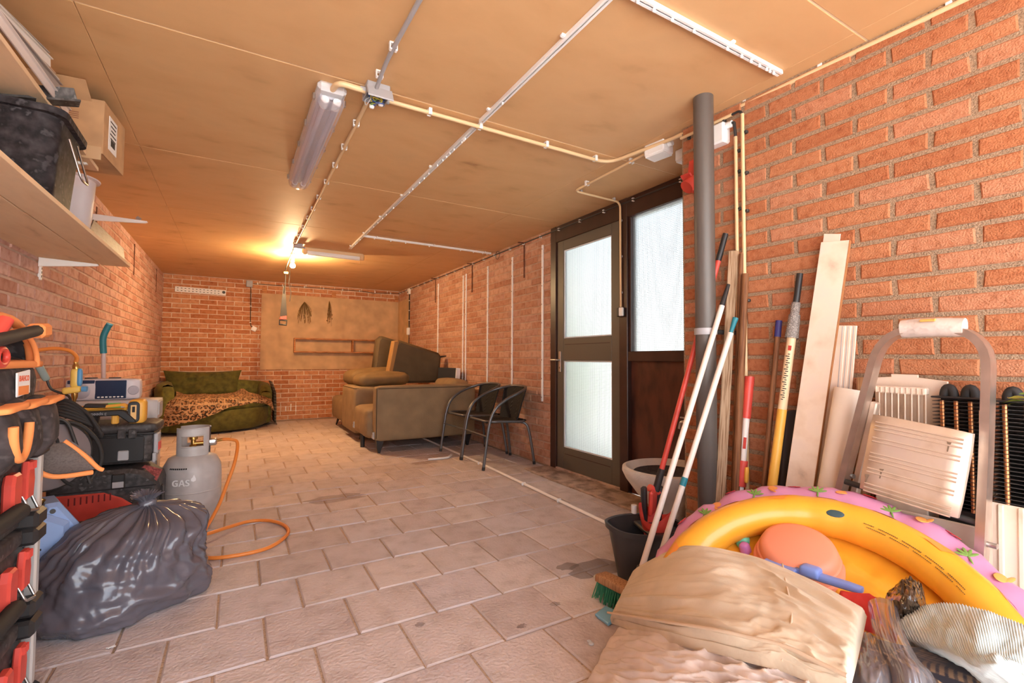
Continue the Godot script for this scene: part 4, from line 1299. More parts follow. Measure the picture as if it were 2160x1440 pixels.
func make_chair() -> Node3D:
	var t := thing("bistro_chair", "black woven bistro chair with grey tube frame, the left one, next to the sofa section", "chair", Vector3.ZERO, Vector3.ZERO, "black bistro chairs by the side wall")
	var hoop := []
	for s in [1.0, -1.0]:
		var half := [Vector3(-0.275, 0, s * 0.252), Vector3(-0.235, 0.3, s * 0.25), Vector3(-0.205, 0.45, s * 0.25), Vector3(-0.15, 0.555, s * 0.258), Vector3(-0.05, 0.63, s * 0.265), Vector3(0.08, 0.685, s * 0.26), Vector3(0.19, 0.72, s * 0.2), Vector3(0.245, 0.735, s * 0.1)]
		if s < 0:
			half.reverse()
		hoop += half
	put("hoop", MB.new().tube(spline(hoop, 5), 0.0135, 10), "chair_frame", t)
	for s in [-1.0, 1.0]:
		put("rear_leg", MB.new().tube(spline([Vector3(0.12, 0.405, s * 0.17), Vector3(0.19, 0.39, s * 0.2), Vector3(0.225, 0.31, s * 0.22), Vector3(0.275, 0.0, s * 0.24)], 5), 0.013, 10), "chair_frame", t)
		put("foot_cap", MB.new().tube([Vector3(0.272, 0.0, s * 0.24), Vector3(0.268, 0.03, s * 0.238)], 0.015, 10), "black_plastic", t)
		put("foot_cap", MB.new().tube([Vector3(-0.275, 0.0, s * 0.252), Vector3(-0.271, 0.03, s * 0.252)], 0.0155, 10), "black_plastic", t)
	put("stretcher", MB.new().tube([Vector3(-0.235, 0.3, -0.25), Vector3(-0.235, 0.3, 0.25)], 0.008, 8), "chair_frame", t)
	# seat: woven round-cornered pad with a tube rim
	var rim := []
	for p in rect(-0.215, -0.235, 0.2, 0.235, 0.1, 5):
		rim.append(Vector3(p.x, 0.415 + (0.012 if p.x < -0.1 else 0.0), p.y))
	put("seat_rim", MB.new().tube(rim, 0.012, 8, true), "chair_frame", t)
	var seat := MB.new()
	for s in 2:
		seat.grid(44, 30, func(u: float, v: float):
			var x: float = lerpf(-0.215, 0.2, u)
			var z: float = lerpf(-0.235, 0.235, v)
			var y: float = 0.425 - 0.01 * s + 0.003 * (1 if int(u * 44) % 2 == int(v * 15) % 2 else -1) - 0.018 * (1 - pow(absf(2 * u - 1), 2)) * (1 - pow(absf(2 * v - 1), 2))
			return Vector3(x, y, z * (1.0 if absf(x) < 0.15 else 0.93)))
	put("seat", seat, "rattan", t)
	var bk := MB.new()
	for s in 2:
		bk.grid(44, 30, func(u: float, v: float):
			var a: float = (u - 0.5) * 2.0
			var y: float = lerpf(0.42, 0.728 - 0.02 * a * a, v)
			var x: float = lerpf(0.165, 0.245, v) - 0.05 * a * a - 0.008 * s
			return Vector3(x + 0.003 * (1 if (int(u * 44) % 2) == (int(v * 15) % 2) else -1), y, a * lerpf(0.17, 0.215, v)))
	put("backrest", bk, "rattan", t)
	for s in [-1.0, 1.0]:
		put("back_post", MB.new().tube([Vector3(0.115, 0.41, s * 0.17), Vector3(0.19, 0.72, s * 0.215)], 0.008, 8), "rattan", t)
	return t

# --- the heap along the left wall --------------------------------------------

func left_side() -> void:
	shelves()
	tool_stack()
	heap()
	gas()
	bin_bag()

func shelves() -> void:
	var s1 := thing("wall_shelf", "lower wide particle board shelf on white brackets on the left wall", "shelf")
	put("board", MB.new().box(Vector3(-0.840, 1.559, -2.33), Vector3(0.252, 0.018, 2.62), 0.001), "particle_board", s1)
	put("board", MB.new().box(Vector3(-0.641, 1.5595, -2.35), Vector3(0.134, 0.018, 2.6), 0.001), "particle_board", s1)
	for z in [-1.75, -3.55]:
		put("bracket", MB.new().prism(poly([0.0, 0.0, 0.25, -0.012, 0.255, -0.022, 0.24, -0.026, 0.0, -0.05]), 0.016, Transform3D(Basis(), Vector3(XL + 0.012, 1.55, z)), 0.002), "white_plastic", s1)
	var s2 := thing("wall_shelf", "upper particle board shelf close under the ceiling on the left wall", "shelf")
	put("board", MB.new().box(Vector3(-0.79, 1.931, -1.95), Vector3(0.35, 0.018, 2.16), 0.001), "particle_board", s2)
	for z in [-1.45, -2.9]:
		put("bracket", MB.new().prism(poly([0.0, 0.0, 0.325, -0.01, 0.33, -0.018, 0.31, -0.022, 0.0, -0.045]), 0.016, Transform3D(Basis(), Vector3(XL + 0.012, 1.922, z)), 0.002), "white_plastic", s2)
	for k in 2:
		var up := thing("shelf_upright", ["white slotted shelf upright on the left wall below the lower shelf", "white slotted shelf upright on the left wall carrying the bare bracket"][k], "shelf upright", Vector3(XL, 0, [-3.58, -4.3][k]))
		put("rail", MB.new().box(Vector3(0.009, [1.82, 1.98][k], 0), Vector3(0.014, [0.78, 0.4][k], 0.024), 0.002), "white_plastic", up)
		var sl := MB.new()
		for i in 6:
			sl.box(Vector3(0.0165, [1.45, 1.82][k] + i * 0.022, 0), Vector3(0.001, 0.012, 0.006))
		put("slot", sl, "ink", up)
	var br := thing("shelf_bracket", "bare white shelf bracket sticking out from the left wall beyond the shelves", "bracket", Vector3(XL + 0.016, 1.975, -4.3))
	put("arm", MB.new().prism(poly([0.0, 0.03, 0.36, 0.022, 0.366, 0.012, 0.35, 0.004, 0.0, -0.022]), 0.016, Transform3D(Basis(), Vector3(0, 0, -0.008)), 0.002), "white_plastic", br)
	put("tab", MB.new().box(Vector3(0.31, 0.035, 0), Vector3(0.03, 0.024, 0.003), 0.0, Basis.from_euler(Vector3(0, 0, -0.6))), "steel", br)
	# black mortar tub
	var tb := thing("mortar_tub", "large black plastic tub splashed with white, on the lower shelf", "tub", Vector3(-0.745, 1.569, -2.4), Vector3(0, 0.02, 0))
	var tub := MB.new()
	var n := 28
	var ring := func(hx: float, hz: float, y: float) -> PackedVector3Array:
		var a := PackedVector3Array()
		for p in rect(-hx, -hz, hx, hz, 0.055, 6):
			a.append(Vector3(p.x, y, p.y))
		return a
	var rings := [ring.call(0.15, 0.145, 0.0), ring.call(0.155, 0.15, 0.012), ring.call(0.175, 0.168, 0.29), ring.call(0.192, 0.183, 0.292), ring.call(0.194, 0.185, 0.315), ring.call(0.172, 0.164, 0.313), ring.call(0.15, 0.144, 0.02)]
	for r in rings.size() - 1:
		tub.smooth()
		for i in rings[r].size():
			var j: int = (i + 1) % rings[r].size()
			tub.quad(rings[r][j], rings[r][i], rings[r + 1][i], rings[r + 1][j])
	tub.flat()
	for i in range(1, rings[0].size() - 1):
		tub.tri(rings[0][0], rings[0][i], rings[0][i + 1])
		tub.tri(rings[6][0], rings[6][i + 1], rings[6][i])
	put("body", tub, mat("tub_black", rgb(84, 80, 83), 0.55, {"tex": "dirty", "scale": 1.0, "world": false, "spec": 0.2}), tb)
	put("handle", MB.new().tube(bend([Vector3(0.196, 0.24, 0.02), Vector3(0.235, 0.09, 0.03), Vector3(0.235, 0.08, 0.13), Vector3(0.198, 0.22, 0.14)], 0.03), 0.004, 8), "steel", tb)
	put("splash", MB.new().soft(Vector3(-0.09, 0.05, 0.163), Vector3(0.14, 0.035, 0.008), 0.004, 0.003, Basis.from_euler(Vector3(-0.06, 0, -0.12)), 8, 0.01), "white_ink", tb)
	var an := thing("angle_profile", "dark weathered angle profile lying across the rim of the black tub", "profile", Vector3(-0.655, 1.92, -2.31), Vector3(0.0, 0.3, 0.3))
	put("profile", MB.new().prism(poly([0, 0, 0.062, 0.0, 0.066, 0.006, 0.01, 0.01, 0.022, 0.062, 0.014, 0.064]), 0.3, Transform3D(Basis(Vector3(0, 0, 1), Vector3(0, 1, 0), Vector3(-1, 0, 0)), Vector3(0.13, 0, -0.03)), 0.002), mat("weathered", rgb(112, 106, 102), 0.6, {"tex": "dirty", "scale": 1.6, "world": false}), an)
	# carton
	var bx := thing("cardboard_box", "torn open cardboard carton on the upper shelf", "box", Vector3(-0.735, 1.941, -2.98), Vector3(0, -0.09, 0.0))
	var m := MB.new()
	m.box(Vector3(0, 0.125, 0.147), Vector3(0.38, 0.25, 0.005), 0.001)
	m.box(Vector3(0, 0.125, -0.147), Vector3(0.38, 0.25, 0.005), 0.001)
	for s in [-1.0, 1.0]:
		m.box(Vector3(s * 0.188, 0.125, 0), Vector3(0.005, 0.25, 0.295), 0.001)
	m.box(Vector3(0, 0.003, 0), Vector3(0.38, 0.006, 0.295), 0.001)
	put("box", m, "cardboard", bx)
	put("flap", MB.new().box(Vector3(-0.02, 0.265, 0.19), Vector3(0.33, 0.1, 0.004), 0.001, Basis.from_euler(Vector3(0.95, 0, 0))), "cardboard", bx)
	put("tape", MB.new().box(Vector3(0, 0.0, 0.15), Vector3(0.37, 0.06, 0.002), 0.0), mat("tape", rgb(206, 170, 132), 0.25), bx)
	var al := put("address_label", MB.new().box(Vector3(0.1915, 0.13, 0.03), Vector3(0.002, 0.16, 0.11), 0.0), "paper", bx)
	mat("carton_print", rgb(150, 96, 70), 0.8)
	for k in 4:
		put("print", MB.new().box(Vector3(0.07, 0.175 - k * 0.009, 0.1502), Vector3(0.06, 0.003, 0.0008), 0.0), "carton_print", bx)
	put("print", MB.new().tube(arc(Vector3(-0.05, 0.16, 0.1505), 0.014, Vector3.RIGHT, Vector3.UP, 0.3, TAU - 0.6, 12), 0.002, 5), "carton_print", bx)
	for k in 6:
		put("label_line", MB.new().box(Vector3(0.193, 0.19 - k * 0.02, 0.03), Vector3(0.0008, 0.006 if k != 5 else 0.03, 0.08 - 0.012 * (k % 3)), 0.0), "ink", al)
	# long white strips
	var grey := [rgb(226, 214, 208), rgb(206, 198, 196), rgb(232, 224, 218), rgb(160, 150, 146), rgb(214, 204, 198), rgb(222, 190, 160), rgb(236, 230, 226), rgb(190, 182, 180)]
	for k in 8:
		var sk := thing("trim_strip", "long pale trim strip in the fan on the upper shelf, " + ["nearest the shelf edge", "second from the shelf edge", "third, leaning on its neighbour", "the dark one", "right above the dark one", "the tan wooden one", "second highest", "highest and rearmost"][k], "strip", Vector3(-0.618 - 0.009 * k, 1.948 + 0.004 * k, -1.6), Vector3(0.012 + 0.029 * k, 0.01 * (k % 3) - 0.01, 0.05 * (k % 3)), "trim strips on the upper shelf")
		put("strip", MB.new().prism(poly([0.0, 0.0, 0.004, 0.0, 0.004, 0.03, 0.012, 0.03, 0.012, 0.034, 0.0, 0.034]), 1.62 + 0.05 * (k % 4), Transform3D(Basis(), Vector3(0, 0, -0.9 - 0.04 * (k % 3))), 0.001), mat("strip_%d" % k, grey[k], 0.5), sk)
	var bkt := thing("measuring_bucket", "clear plastic measuring bucket with a lip on the lower shelf", "bucket", Vector3(-0.672, 1.569, -2.78))
	bkt.scale = Vector3(1.2, 1.0, 1.2)
	mat("clear_plastic", rgb(228, 222, 226, 0.45), 0.3)
	put("bucket", MB.new().lathe([Vector2(0, 0), Vector2(0.068, 0.0), Vector2(0.072, 0.006), Vector2(0.084, 0.22), Vector2(0.096, 0.224), Vector2(0.097, 0.229), Vector2(0.081, 0.229), Vector2(0.067, 0.012), Vector2(0, 0.01)], 36), "clear_plastic", bkt)
	var pl := thing("metal_plate", "scratched grey metal plate standing on the far end of the lower shelf", "plate", Vector3(-0.592, 1.57, -3.22), Vector3(0, 0, 0.12))
	put("plate", MB.new().prism(poly([-0.38, 0, 0.42, 0, 0.3, 0.085, -0.38, 0.085]), 0.004, Transform3D(Basis(Vector3(0, 0, 1), Vector3(0, 1, 0), Vector3(-1, 0, 0)), Vector3.ZERO), 0.0012), mat("brushed", rgb(112, 104, 104), 0.45, {"tex": "grain", "scale": Vector3(2, 20, 2)}), pl)

func tool_stack() -> void:
	var first: Node3D
	for k in 3:
		var at := Vector3(0, [0.0, 0.262, 0.512][k], 0)
		var label: String = ["black tool case with red latches, bottom of the stack at the left edge", "black tool case with red latches, middle of the stack at the left edge", "black tool case with red latches, topmost under the tool bag"][k]
		if k == 0:
			first = tool_case(label)
		else:
			again(first, "tool_case", label, at, Vector3.ZERO)
	# open tool bag
	var bg := thing("tool_bag", "dusty black open tool bag with orange edging on top of the tool case stack", "tool bag", Vector3(-0.735, 0.775, -1.735))
	mat("canvas", rgb(96, 88, 88), 0.9, {"tex": "dirty", "scale": 0.9, "world": false})
	mat("canvas_dark", rgb(54, 48, 48), 0.9)
	put("body", MB.new().soft(Vector3(0, 0.11, 0), Vector3(0.42, 0.22, 0.46), 0.05, 0.02, Basis(), 10, 0.03), "canvas", bg)
	put("band", MB.new().soft(Vector3(0, 0.205, 0), Vector3(0.455, 0.028, 0.485), 0.014, 0.0, Basis(), 6), "orange_trim", bg)
	var side := MB.new()
	side.grid(10, 12, func(u: float, v: float):
		var a := PI * v
		return Vector3(lerpf(-0.2, 0.2, u), 0.21 + sin(a) * 0.135 * (0.7 + 0.3 * sin(PI * u)), cos(a) * 0.215 + 0.01))
	put("flap", side, "canvas", bg)
	put("edging", MB.new().tube(arc(Vector3(0.205, 0.205, 0.01), 1.0, Vector3(0, 0, 0.215), Vector3(0, 0.125, 0), 0.0, PI, 16), 0.012, 8), "orange_trim", bg)
	put("edging", MB.new().tube(arc(Vector3(0.225, 0.2, -0.03), 1.0, Vector3(0, 0, 0.15), Vector3(0, 0.095, 0), 0.0, PI, 16), 0.007, 8), "orange_trim", bg)
	put("handle", MB.new().tube([Vector3(0.24, 0.25, 0.25), Vector3(0.24, 0.3, -0.1), Vector3(0.235, 0.31, -0.18)], 0.016, 10), "black_rubber", bg)
	put("strap", MB.new().box(Vector3(0.238, 0.303, -0.14), Vector3(0.04, 0.04, 0.07), 0.008, Basis.from_euler(Vector3(0.1, 0, 0))), "orange_trim", bg)
	put("pliers_grip", MB.new().tube([Vector3(0.215, 0.24, 0.12), Vector3(0.228, 0.32, 0.06)], 0.016, 8), "red_plastic", bg)
	put("tool_loop", MB.new().tube(arc(Vector3(0.235, 0.225, 0.1), 1.0, Vector3(0, 0, 0.03), Vector3(0, 0.02, 0), 0.0, TAU, 14), 0.008, 6, true), "red_plastic", bg)
	var badge := put("badge", MB.new().box(Vector3(0.236, 0.155, -0.04), Vector3(0.004, 0.065, 0.09), 0.0015, Basis.from_euler(Vector3(0.08, 0, 0))), "paper", bg)
	lettering(badge, "BAHCO", 0.021, mat("ink_orange", rgb(214, 100, 70), 0.7), facing(Vector3(0.2385, 0.168, -0.04), Vector3(1, 0, 0)), "badge_print")
	put("badge_print", MB.new().box(Vector3(0.2382, 0.136, -0.04), Vector3(0.001, 0.024, 0.07), 0.0), "orange_trim", badge)
	var pk := MB.new()
	for z in [0.13, -0.01, -0.15]:
		pk.soft(Vector3(0.235, 0.03, z), Vector3(0.07, 0.15, 0.13), 0.03, 0.012, Basis.from_euler(Vector3(0.05, 0, 0.1)), 8, 0.012)
	put("pocket", pk, "canvas", bg)
	for z in [0.13, -0.01, -0.15]:
		put("pocket_edging", MB.new().soft(Vector3(0.26, 0.1, z), Vector3(0.05, 0.018, 0.13), 0.008, 0.0, Basis.from_euler(Vector3(0.06, 0.0, 0.1)), 4), "orange_trim", bg)
	put("pocket_edging", MB.new().tube(arc(Vector3(0.282, 0.06, 0.12), 1.0, Vector3(0, 0, 0.05), Vector3(0, 0.085, 0), -PI, 0.0, 14), 0.01, 8), "orange_trim", bg)
	var pc := thing("tool_pouch", "small black mesh pouch with orange edging hanging below the tool bag", "pouch", Vector3(-0.51, 0.68, -2.06), Vector3(0, 0.5, 0))
	var pm := MB.new()
	for s in [0.0, 0.02]:
		pm.grid(14, 10, func(u: float, v: float):
			var w: float = lerpf(0.05, 0.1, v) * (1.0 - 0.4 * v * v)
			return Vector3((u - 0.5) * 2 * w + v * 0.055, 0.045 - v * 0.1, s + 0.025 * sin(PI * u) * sin(PI * v)))
	put("mesh", pm, mat("mesh_grey", rgb(108, 98, 94), 0.9, {"tex": "fine", "scale": 4.0}), pc)
	put("edging", MB.new().tube(spline([Vector3(-0.06, 0.045, 0.02), Vector3(-0.05, -0.01, 0.035), Vector3(0.0, -0.055, 0.035), Vector3(0.1, -0.062, 0.03)], 6), 0.008, 8), "orange_trim", pc)
	put("edging", MB.new().tube(spline([Vector3(0.03, 0.05, 0.015), Vector3(0.075, 0.0, 0.03), Vector3(0.115, -0.05, 0.025), Vector3(0.13, -0.06, 0.025)], 6), 0.007, 8), "orange_trim", pc)

func tool_case(label: String) -> Node3D:
	var t := thing("tool_case", label, "tool case", Vector3.ZERO, Vector3.ZERO, "stacked black tool cases")
	put("body", MB.new().soft(Vector3(-0.735, 0.105, -1.68), Vector3(0.43, 0.205, 0.5), 0.018, 0.0, Basis(), 5), "black_dusty", t)
	put("lid", MB.new().soft(Vector3(-0.735, 0.225, -1.68), Vector3(0.44, 0.05, 0.52), 0.016, 0.0, Basis(), 5), "black_dusty", t)
	put("corner_post", MB.new().box(Vector3(-0.512, 0.115, -1.945), Vector3(0.03, 0.2, 0.03), 0.005), mat("post_alu", rgb(226, 226, 222), 0.35, {"metal": 0.5}), t)
	for y in [0.018, 0.222]:
		put("corner_cap", MB.new().box(Vector3(-0.52, y, -1.925), Vector3(0.07, 0.05, 0.085), 0.01), "black_plastic", t)
	# latch with its wire
	var latch := put("latch", MB.new().prism(poly([-0.026, -0.05, 0.022, -0.05, 0.028, 0.0, 0.016, 0.055, -0.018, 0.055, -0.028, 0.01]), 0.018, facing(Vector3(-0.515, 0.14, -1.865), Vector3(1, 0, 0)), 0.004), "red_plastic", t)
	var rb := MB.new()
	for i in 4:
		rb.box(Vector3(-0.495, 0.182, -1.85 - i * 0.009), Vector3(0.008, 0.022, 0.004), 0.001)
	put("latch_rib", rb, "red_plastic", latch)
	put("wire", MB.new().tube(bend([Vector3(-0.51, 0.1, -1.84), Vector3(-0.492, 0.06, -1.84), Vector3(-0.49, 0.045, -1.905), Vector3(-0.508, 0.09, -1.905)], 0.012), 0.004, 8), "steel", t)
	# handle: red brackets and a ribbed grip
	put("handle_bracket", MB.new().prism(poly([-0.03, -0.06, 0.025, -0.045, 0.028, 0.04, 0.02, 0.055, -0.02, 0.055, -0.03, 0.03]), 0.026, facing(Vector3(-0.518, 0.125, -1.755), Vector3(1, 0, 0)), 0.006), "red_plastic", t)
	put("handle_bracket", MB.new().prism(poly([-0.03, -0.06, 0.03, -0.075, 0.034, 0.04, 0.02, 0.075, -0.02, 0.075, -0.032, 0.06]), 0.03, facing(Vector3(-0.518, 0.135, -1.5), Vector3(1, 0, 0)), 0.006), "red_plastic", t)
	var grip := []
	var rad := []
	for i in 40:
		grip.append(Vector3(-0.482, 0.085, -1.74 + i * 0.0055))
		rad.append(0.021 if i % 2 else 0.0185)
	put("grip", MB.new().tube(grip, rad, 12), "black_rubber", t)
	var ch := MB.new()
	for i in 4:
		for s in [[Vector3(-0.5185, 0.03, -1.64 - i * 0.022), Vector3(-0.5185, 0.07, -1.67 - i * 0.022)], [Vector3(-0.5185, 0.07, -1.67 - i * 0.022), Vector3(-0.5185, 0.07, -1.69 - i * 0.022)]]:
			ch.bar(s[0], s[1], 0.005, 0.006, Vector3.RIGHT)
	put("rib", ch, mat("rib_grey", rgb(140, 134, 132), 0.6), t)
	return t

func heap() -> void:
	# light blue pump with a cream tank
	var pm := thing("pressure_pump", "light blue machine with air slots, brass fittings and a cream tank beside the bin bag", "machine", Vector3(-0.75, 0, -2.63), Vector3(0, 0.35, 0))
	mat("sky_blue", rgb(150, 178, 226), 0.4)
	var hs := put("housing", MB.new().prism(poly([-0.16, 0.17, 0.07, 0.14, 0.15, 0.28, 0.15, 0.34, 0.07, 0.395, -0.16, 0.38]), 0.24, Transform3D(Basis(), Vector3(0, 0, -0.1)), 0.02), "sky_blue", pm)
	put("cover", MB.new().prism(poly([-0.02, 0.2, 0.03, 0.19, 0.175, 0.3, 0.1, 0.42, 0.06, 0.42]), 0.17, Transform3D(Basis(), Vector3(0.02, 0, -0.06)), 0.015), "sky_blue", pm)
	for i in 5:
		put("slot", MB.new().box(Vector3(-0.03 + 0.006 * i, 0.345 - i * 0.022, 0.1405), Vector3(0.11 + 0.01 * i, 0.007, 0.003), 0.0), "ink", hs)
	put("tank", MB.new().soft(Vector3(-0.03, 0.09, 0.02), Vector3(0.26, 0.17, 0.2), 0.05, 0.01, Basis.from_euler(Vector3(0, 0, -0.12)), 8), mat("tank_cream", rgb(226, 214, 204), 0.4), pm)
	var bf := MB.new()
	bf.tube([Vector3(-0.0, 0.39, 0.03), Vector3(-0.0, 0.485, 0.03)], 0.022, 12)
	bf.tube([Vector3(0.0, 0.43, 0.03), Vector3(0.055, 0.405, 0.06)], 0.018, 12)
	bf.tube([Vector3(0.055, 0.405, 0.05), Vector3(0.075, 0.435, 0.05)], 0.014, 10)
	bf.tube([Vector3(0.03, 0.40, 0.06), Vector3(0.085, 0.395, 0.06)], 0.011, 10)
	put("brass_fitting", bf, "brass", pm)
	put("pump_head", MB.new().box(Vector3(-0.06, 0.4, 0.03), Vector3(0.12, 0.06, 0.12), 0.012), "black_plastic", pm)
	put("screw", MB.new().tube([Vector3(0.1, 0.39, 0.11), Vector3(0.1, 0.39, 0.116)], 0.009, 10), "dark_steel", pm)
	put("base", MB.new().soft(Vector3(-0.02, 0.02, -0.02), Vector3(0.3, 0.04, 0.2), 0.015, 0.0, Basis(), 4), "red_plastic", pm)
	# cable reel
	var rl := thing("cable_reel", "grey cable reel wound with black cable behind the tool bag", "cable reel", Vector3(-0.69, 0.45, -2.78), Vector3(0, 0.5, 0.1))
	var xf := Transform3D(Basis(Vector3(1, 0, 0), Vector3(0, 0, 1), Vector3(0, -1, 0)), Vector3(0, 0.13, 0))
	put("flange", MB.new().lathe([Vector2(0, 0.05), Vector2(0.135, 0.045), Vector2(0.142, 0.04), Vector2(0.138, 0.034), Vector2(0, 0.034)], 40, xf), mat("reel_grey", rgb(132, 120, 120), 0.6), rl)
	put("flange", MB.new().lathe([Vector2(0, -0.034), Vector2(0.138, -0.034), Vector2(0.142, -0.04), Vector2(0.0, -0.05)], 40, xf), "reel_grey", rl)
	var coil := MB.new()
	for i in 5:
		coil.tube(arc(Vector3(0, 0.13, 0), 0.118 + 0.006 * (i % 2), Vector3.RIGHT, Vector3.UP, 0, TAU, 30), 0.009, 8, true)
		for k in 2:
			coil.tube(arc(Vector3(0.004 * k, 0.13, -0.026 + 0.013 * i), 0.13 + 0.012 * k + 0.003 * (i % 2), Vector3.RIGHT, Vector3.UP, 0, TAU, 30), 0.008, 8, true)
	put("cable", coil, "black_rubber", rl)
	put("loose_cable", MB.new().tube(spline([Vector3(0.03, 0.27, 0.04), Vector3(0.1, 0.25, 0.06), Vector3(0.16, 0.16, 0.06), Vector3(0.17, 0.06, 0.05), Vector3(0.12, -0.02, 0.05)], 6), 0.008, 8), "black_rubber", rl)
	put("loose_cable", MB.new().tube(spline([Vector3(-0.02, 0.3, 0.05), Vector3(0.02, 0.2, 0.09), Vector3(0.02, 0.05, 0.09), Vector3(0.06, -0.01, 0.07)], 6), 0.006, 8), "black_rubber", rl)
	put("stand", MB.new().tube(bend([Vector3(-0.1, -0.02, 0.07), Vector3(-0.05, 0.29, 0.07), Vector3(0.06, 0.29, 0.07), Vector3(0.12, -0.02, 0.07)], 0.05), 0.007, 8), "dark_steel", rl)
	var cbl := thing("cable", "thick bundle of black cable heaped beside the reel", "cable")
	var cm := MB.new()
	for i in 6:
		cm.tube(spline([Vector3(-0.74, 0.72, -3.0), Vector3(-0.7, 0.8 - i * 0.012, -2.98 + i * 0.01), Vector3(-0.62 + i * 0.006, 0.75 - i * 0.014, -2.96), Vector3(-0.575 + i * 0.005, 0.68 - i * 0.01, -2.95), Vector3(-0.6, 0.6, -3.0), Vector3(-0.62, 0.445, -3.1)], 6), 0.009, 8)
	put("strand", cm, "black_rubber", cbl)
	# big black case with a red panel
	var cs := thing("machine_case", "large dusty black machine case with a red slotted front panel behind the bin bag", "machine case", Vector3(0, 0, -3.39))
	put("shell", MB.new().prism(poly([-0.78, 0.0, -0.38, 0.0, -0.345, 0.08, -0.335, 0.33, -0.345, 0.365, -0.41, 0.415, -0.46, 0.43, -0.78, 0.43]), 0.29, Transform3D(), 0.02), "black_dusty", cs)
	var fp := put("front_panel", MB.new().prism(poly([-0.77, 0.33, -0.56, 0.325, -0.49, 0.29, -0.42, 0.23, -0.58, 0.12, -0.77, 0.12]), 0.022, Transform3D(Basis(), Vector3(0, 0, 0.28)), 0.006), "red_plastic", cs)
	for i in 8:
		put("slot", MB.new().box(Vector3(-0.69 + i * 0.0225, 0.297 + 0.001 * i, 0.3025), Vector3(0.006, 0.036, 0.002), 0.0), mat("slot_red", rgb(120, 26, 24), 0.6), fp)
	put("handle_recess", MB.new().prism(rect(-0.68, 0.14, -0.53, 0.2, 0.02), 0.012, Transform3D(Basis(), Vector3(0, 0, 0.296)), 0.004), "black_plastic", cs)
	put("latch", MB.new().box(Vector3(-0.505, 0.375, 0.29), Vector3(0.055, 0.075, 0.02), 0.006), "black_plastic", cs)
	put("latch_plate", MB.new().box(Vector3(-0.505, 0.358, 0.302), Vector3(0.046, 0.03, 0.004), 0.002), "grey_plastic", cs)
	put("corner_panel", MB.new().prism(poly([-0.06, -0.035, 0.06, -0.035, 0.04, 0.035, -0.05, 0.035]), 0.014, Transform3D(Basis.from_euler(Vector3(-0.9, 0, -0.5)), Vector3(-0.385, 0.388, 0.23)), 0.004), mat("red_faded", rgb(224, 120, 116), 0.6, {"tex": "dirty", "scale": 2.0, "world": false}), cs)
	put("seam", MB.new().box(Vector3(-0.56, 0.338, 0.291), Vector3(0.42, 0.006, 0.004), 0.001), "ink", cs)
	for y in [0.15, 0.25, 0.3]:
		put("hinge", MB.new().box(Vector3(-0.333, y, 0.22), Vector3(0.014, 0.04, 0.05), 0.004), "black_plastic", cs)
	# black tool box on it
	var tx := thing("tool_box", "wide dusty black tool box with clasps standing on the big machine case", "tool box", Vector3(-0.555, 0.44, -3.28), Vector3(0, -0.05, 0))
	put("body", MB.new().soft(Vector3(0, 0.085, 0), Vector3(0.36, 0.16, 0.24), 0.016, 0.0, Basis(), 5), "black_dusty", tx)
	put("lid", MB.new().soft(Vector3(0, 0.19, 0), Vector3(0.39, 0.055, 0.26), 0.02, 0.006, Basis(), 6), "black_dusty", tx)
	put("rim", MB.new().box(Vector3(0, 0.162, 0.002), Vector3(0.385, 0.012, 0.255), 0.003), "black_plastic", tx)
	put("front_plate", MB.new().prism(rect(-0.15, 0.02, 0.15, 0.15, 0.012), 0.01, Transform3D(Basis(), Vector3(0, 0, 0.118)), 0.003), "black_plastic", tx)
	for x in [0.055, 0.1]:
		put("clasp", MB.new().box(Vector3(x, 0.165, 0.134), Vector3(0.034, 0.05, 0.014), 0.004), "black_dusty", tx)
	put("clasp", MB.new().box(Vector3(0.065, 0.055, 0.134), Vector3(0.045, 0.05, 0.014), 0.004), "grey_plastic", tx)
	put("side_clasp", MB.new().box(Vector3(0.192, 0.1, 0.05), Vector3(0.02, 0.11, 0.08), 0.005), "grey_plastic", tx)
	put("red_tag", MB.new().box(Vector3(0.204, 0.085, 0.05), Vector3(0.006, 0.045, 0.06), 0.003), "red_plastic", tx)
	put("side_clasp", MB.new().box(Vector3(0.19, 0.03, 0.08), Vector3(0.016, 0.05, 0.06), 0.004), "grey_plastic", tx)
	# yellow power tool with a long black bar
	var pt := thing("power_tool", "yellow and black cordless tool with a long bar lying on the black tool box", "power tool", Vector3(-0.6, 0.66, -3.24))
	mat("tool_yellow", rgb(240, 176, 70), 0.45)
	put("bar", MB.new().prism(poly([-0.13, 0.025, 0.075, 0.03, 0.12, -0.01, 0.135, -0.012, 0.15, -0.012, 0.15, 0.0, 0.105, 0.052, 0.085, 0.058, -0.13, 0.055]), 0.035, Transform3D(Basis(), Vector3(0, 0.012, 0.06)), 0.005), "black_plastic", pt)
	put("body", MB.new().prism(poly([-0.15, 0.07, 0.1, 0.062, 0.12, 0.085, 0.09, 0.1, -0.05, 0.088, -0.14, 0.1, -0.155, 0.085]), 0.06, Transform3D(Basis(), Vector3(0, 0.0, 0.01)), 0.012), "tool_yellow", pt)
	put("grip", MB.new().prism(poly([-0.07, 0.086, 0.02, 0.08, 0.02, 0.1, -0.06, 0.104]), 0.066, Transform3D(Basis(), Vector3(0, 0, 0.007)), 0.006), "black_rubber", pt)
	var bat := put("battery", MB.new().soft(Vector3(0.148, 0.055, 0.03), Vector3(0.075, 0.13, 0.1), 0.022, 0.0, Basis(), 5), "tool_yellow", pt)
	put("battery_cap", MB.new().prism(rect(-0.025, -0.055, 0.025, 0.055, 0.02), 0.012, Transform3D(Basis(), Vector3(0.138, 0.055, 0.075)), 0.003), "black_plastic", bat)
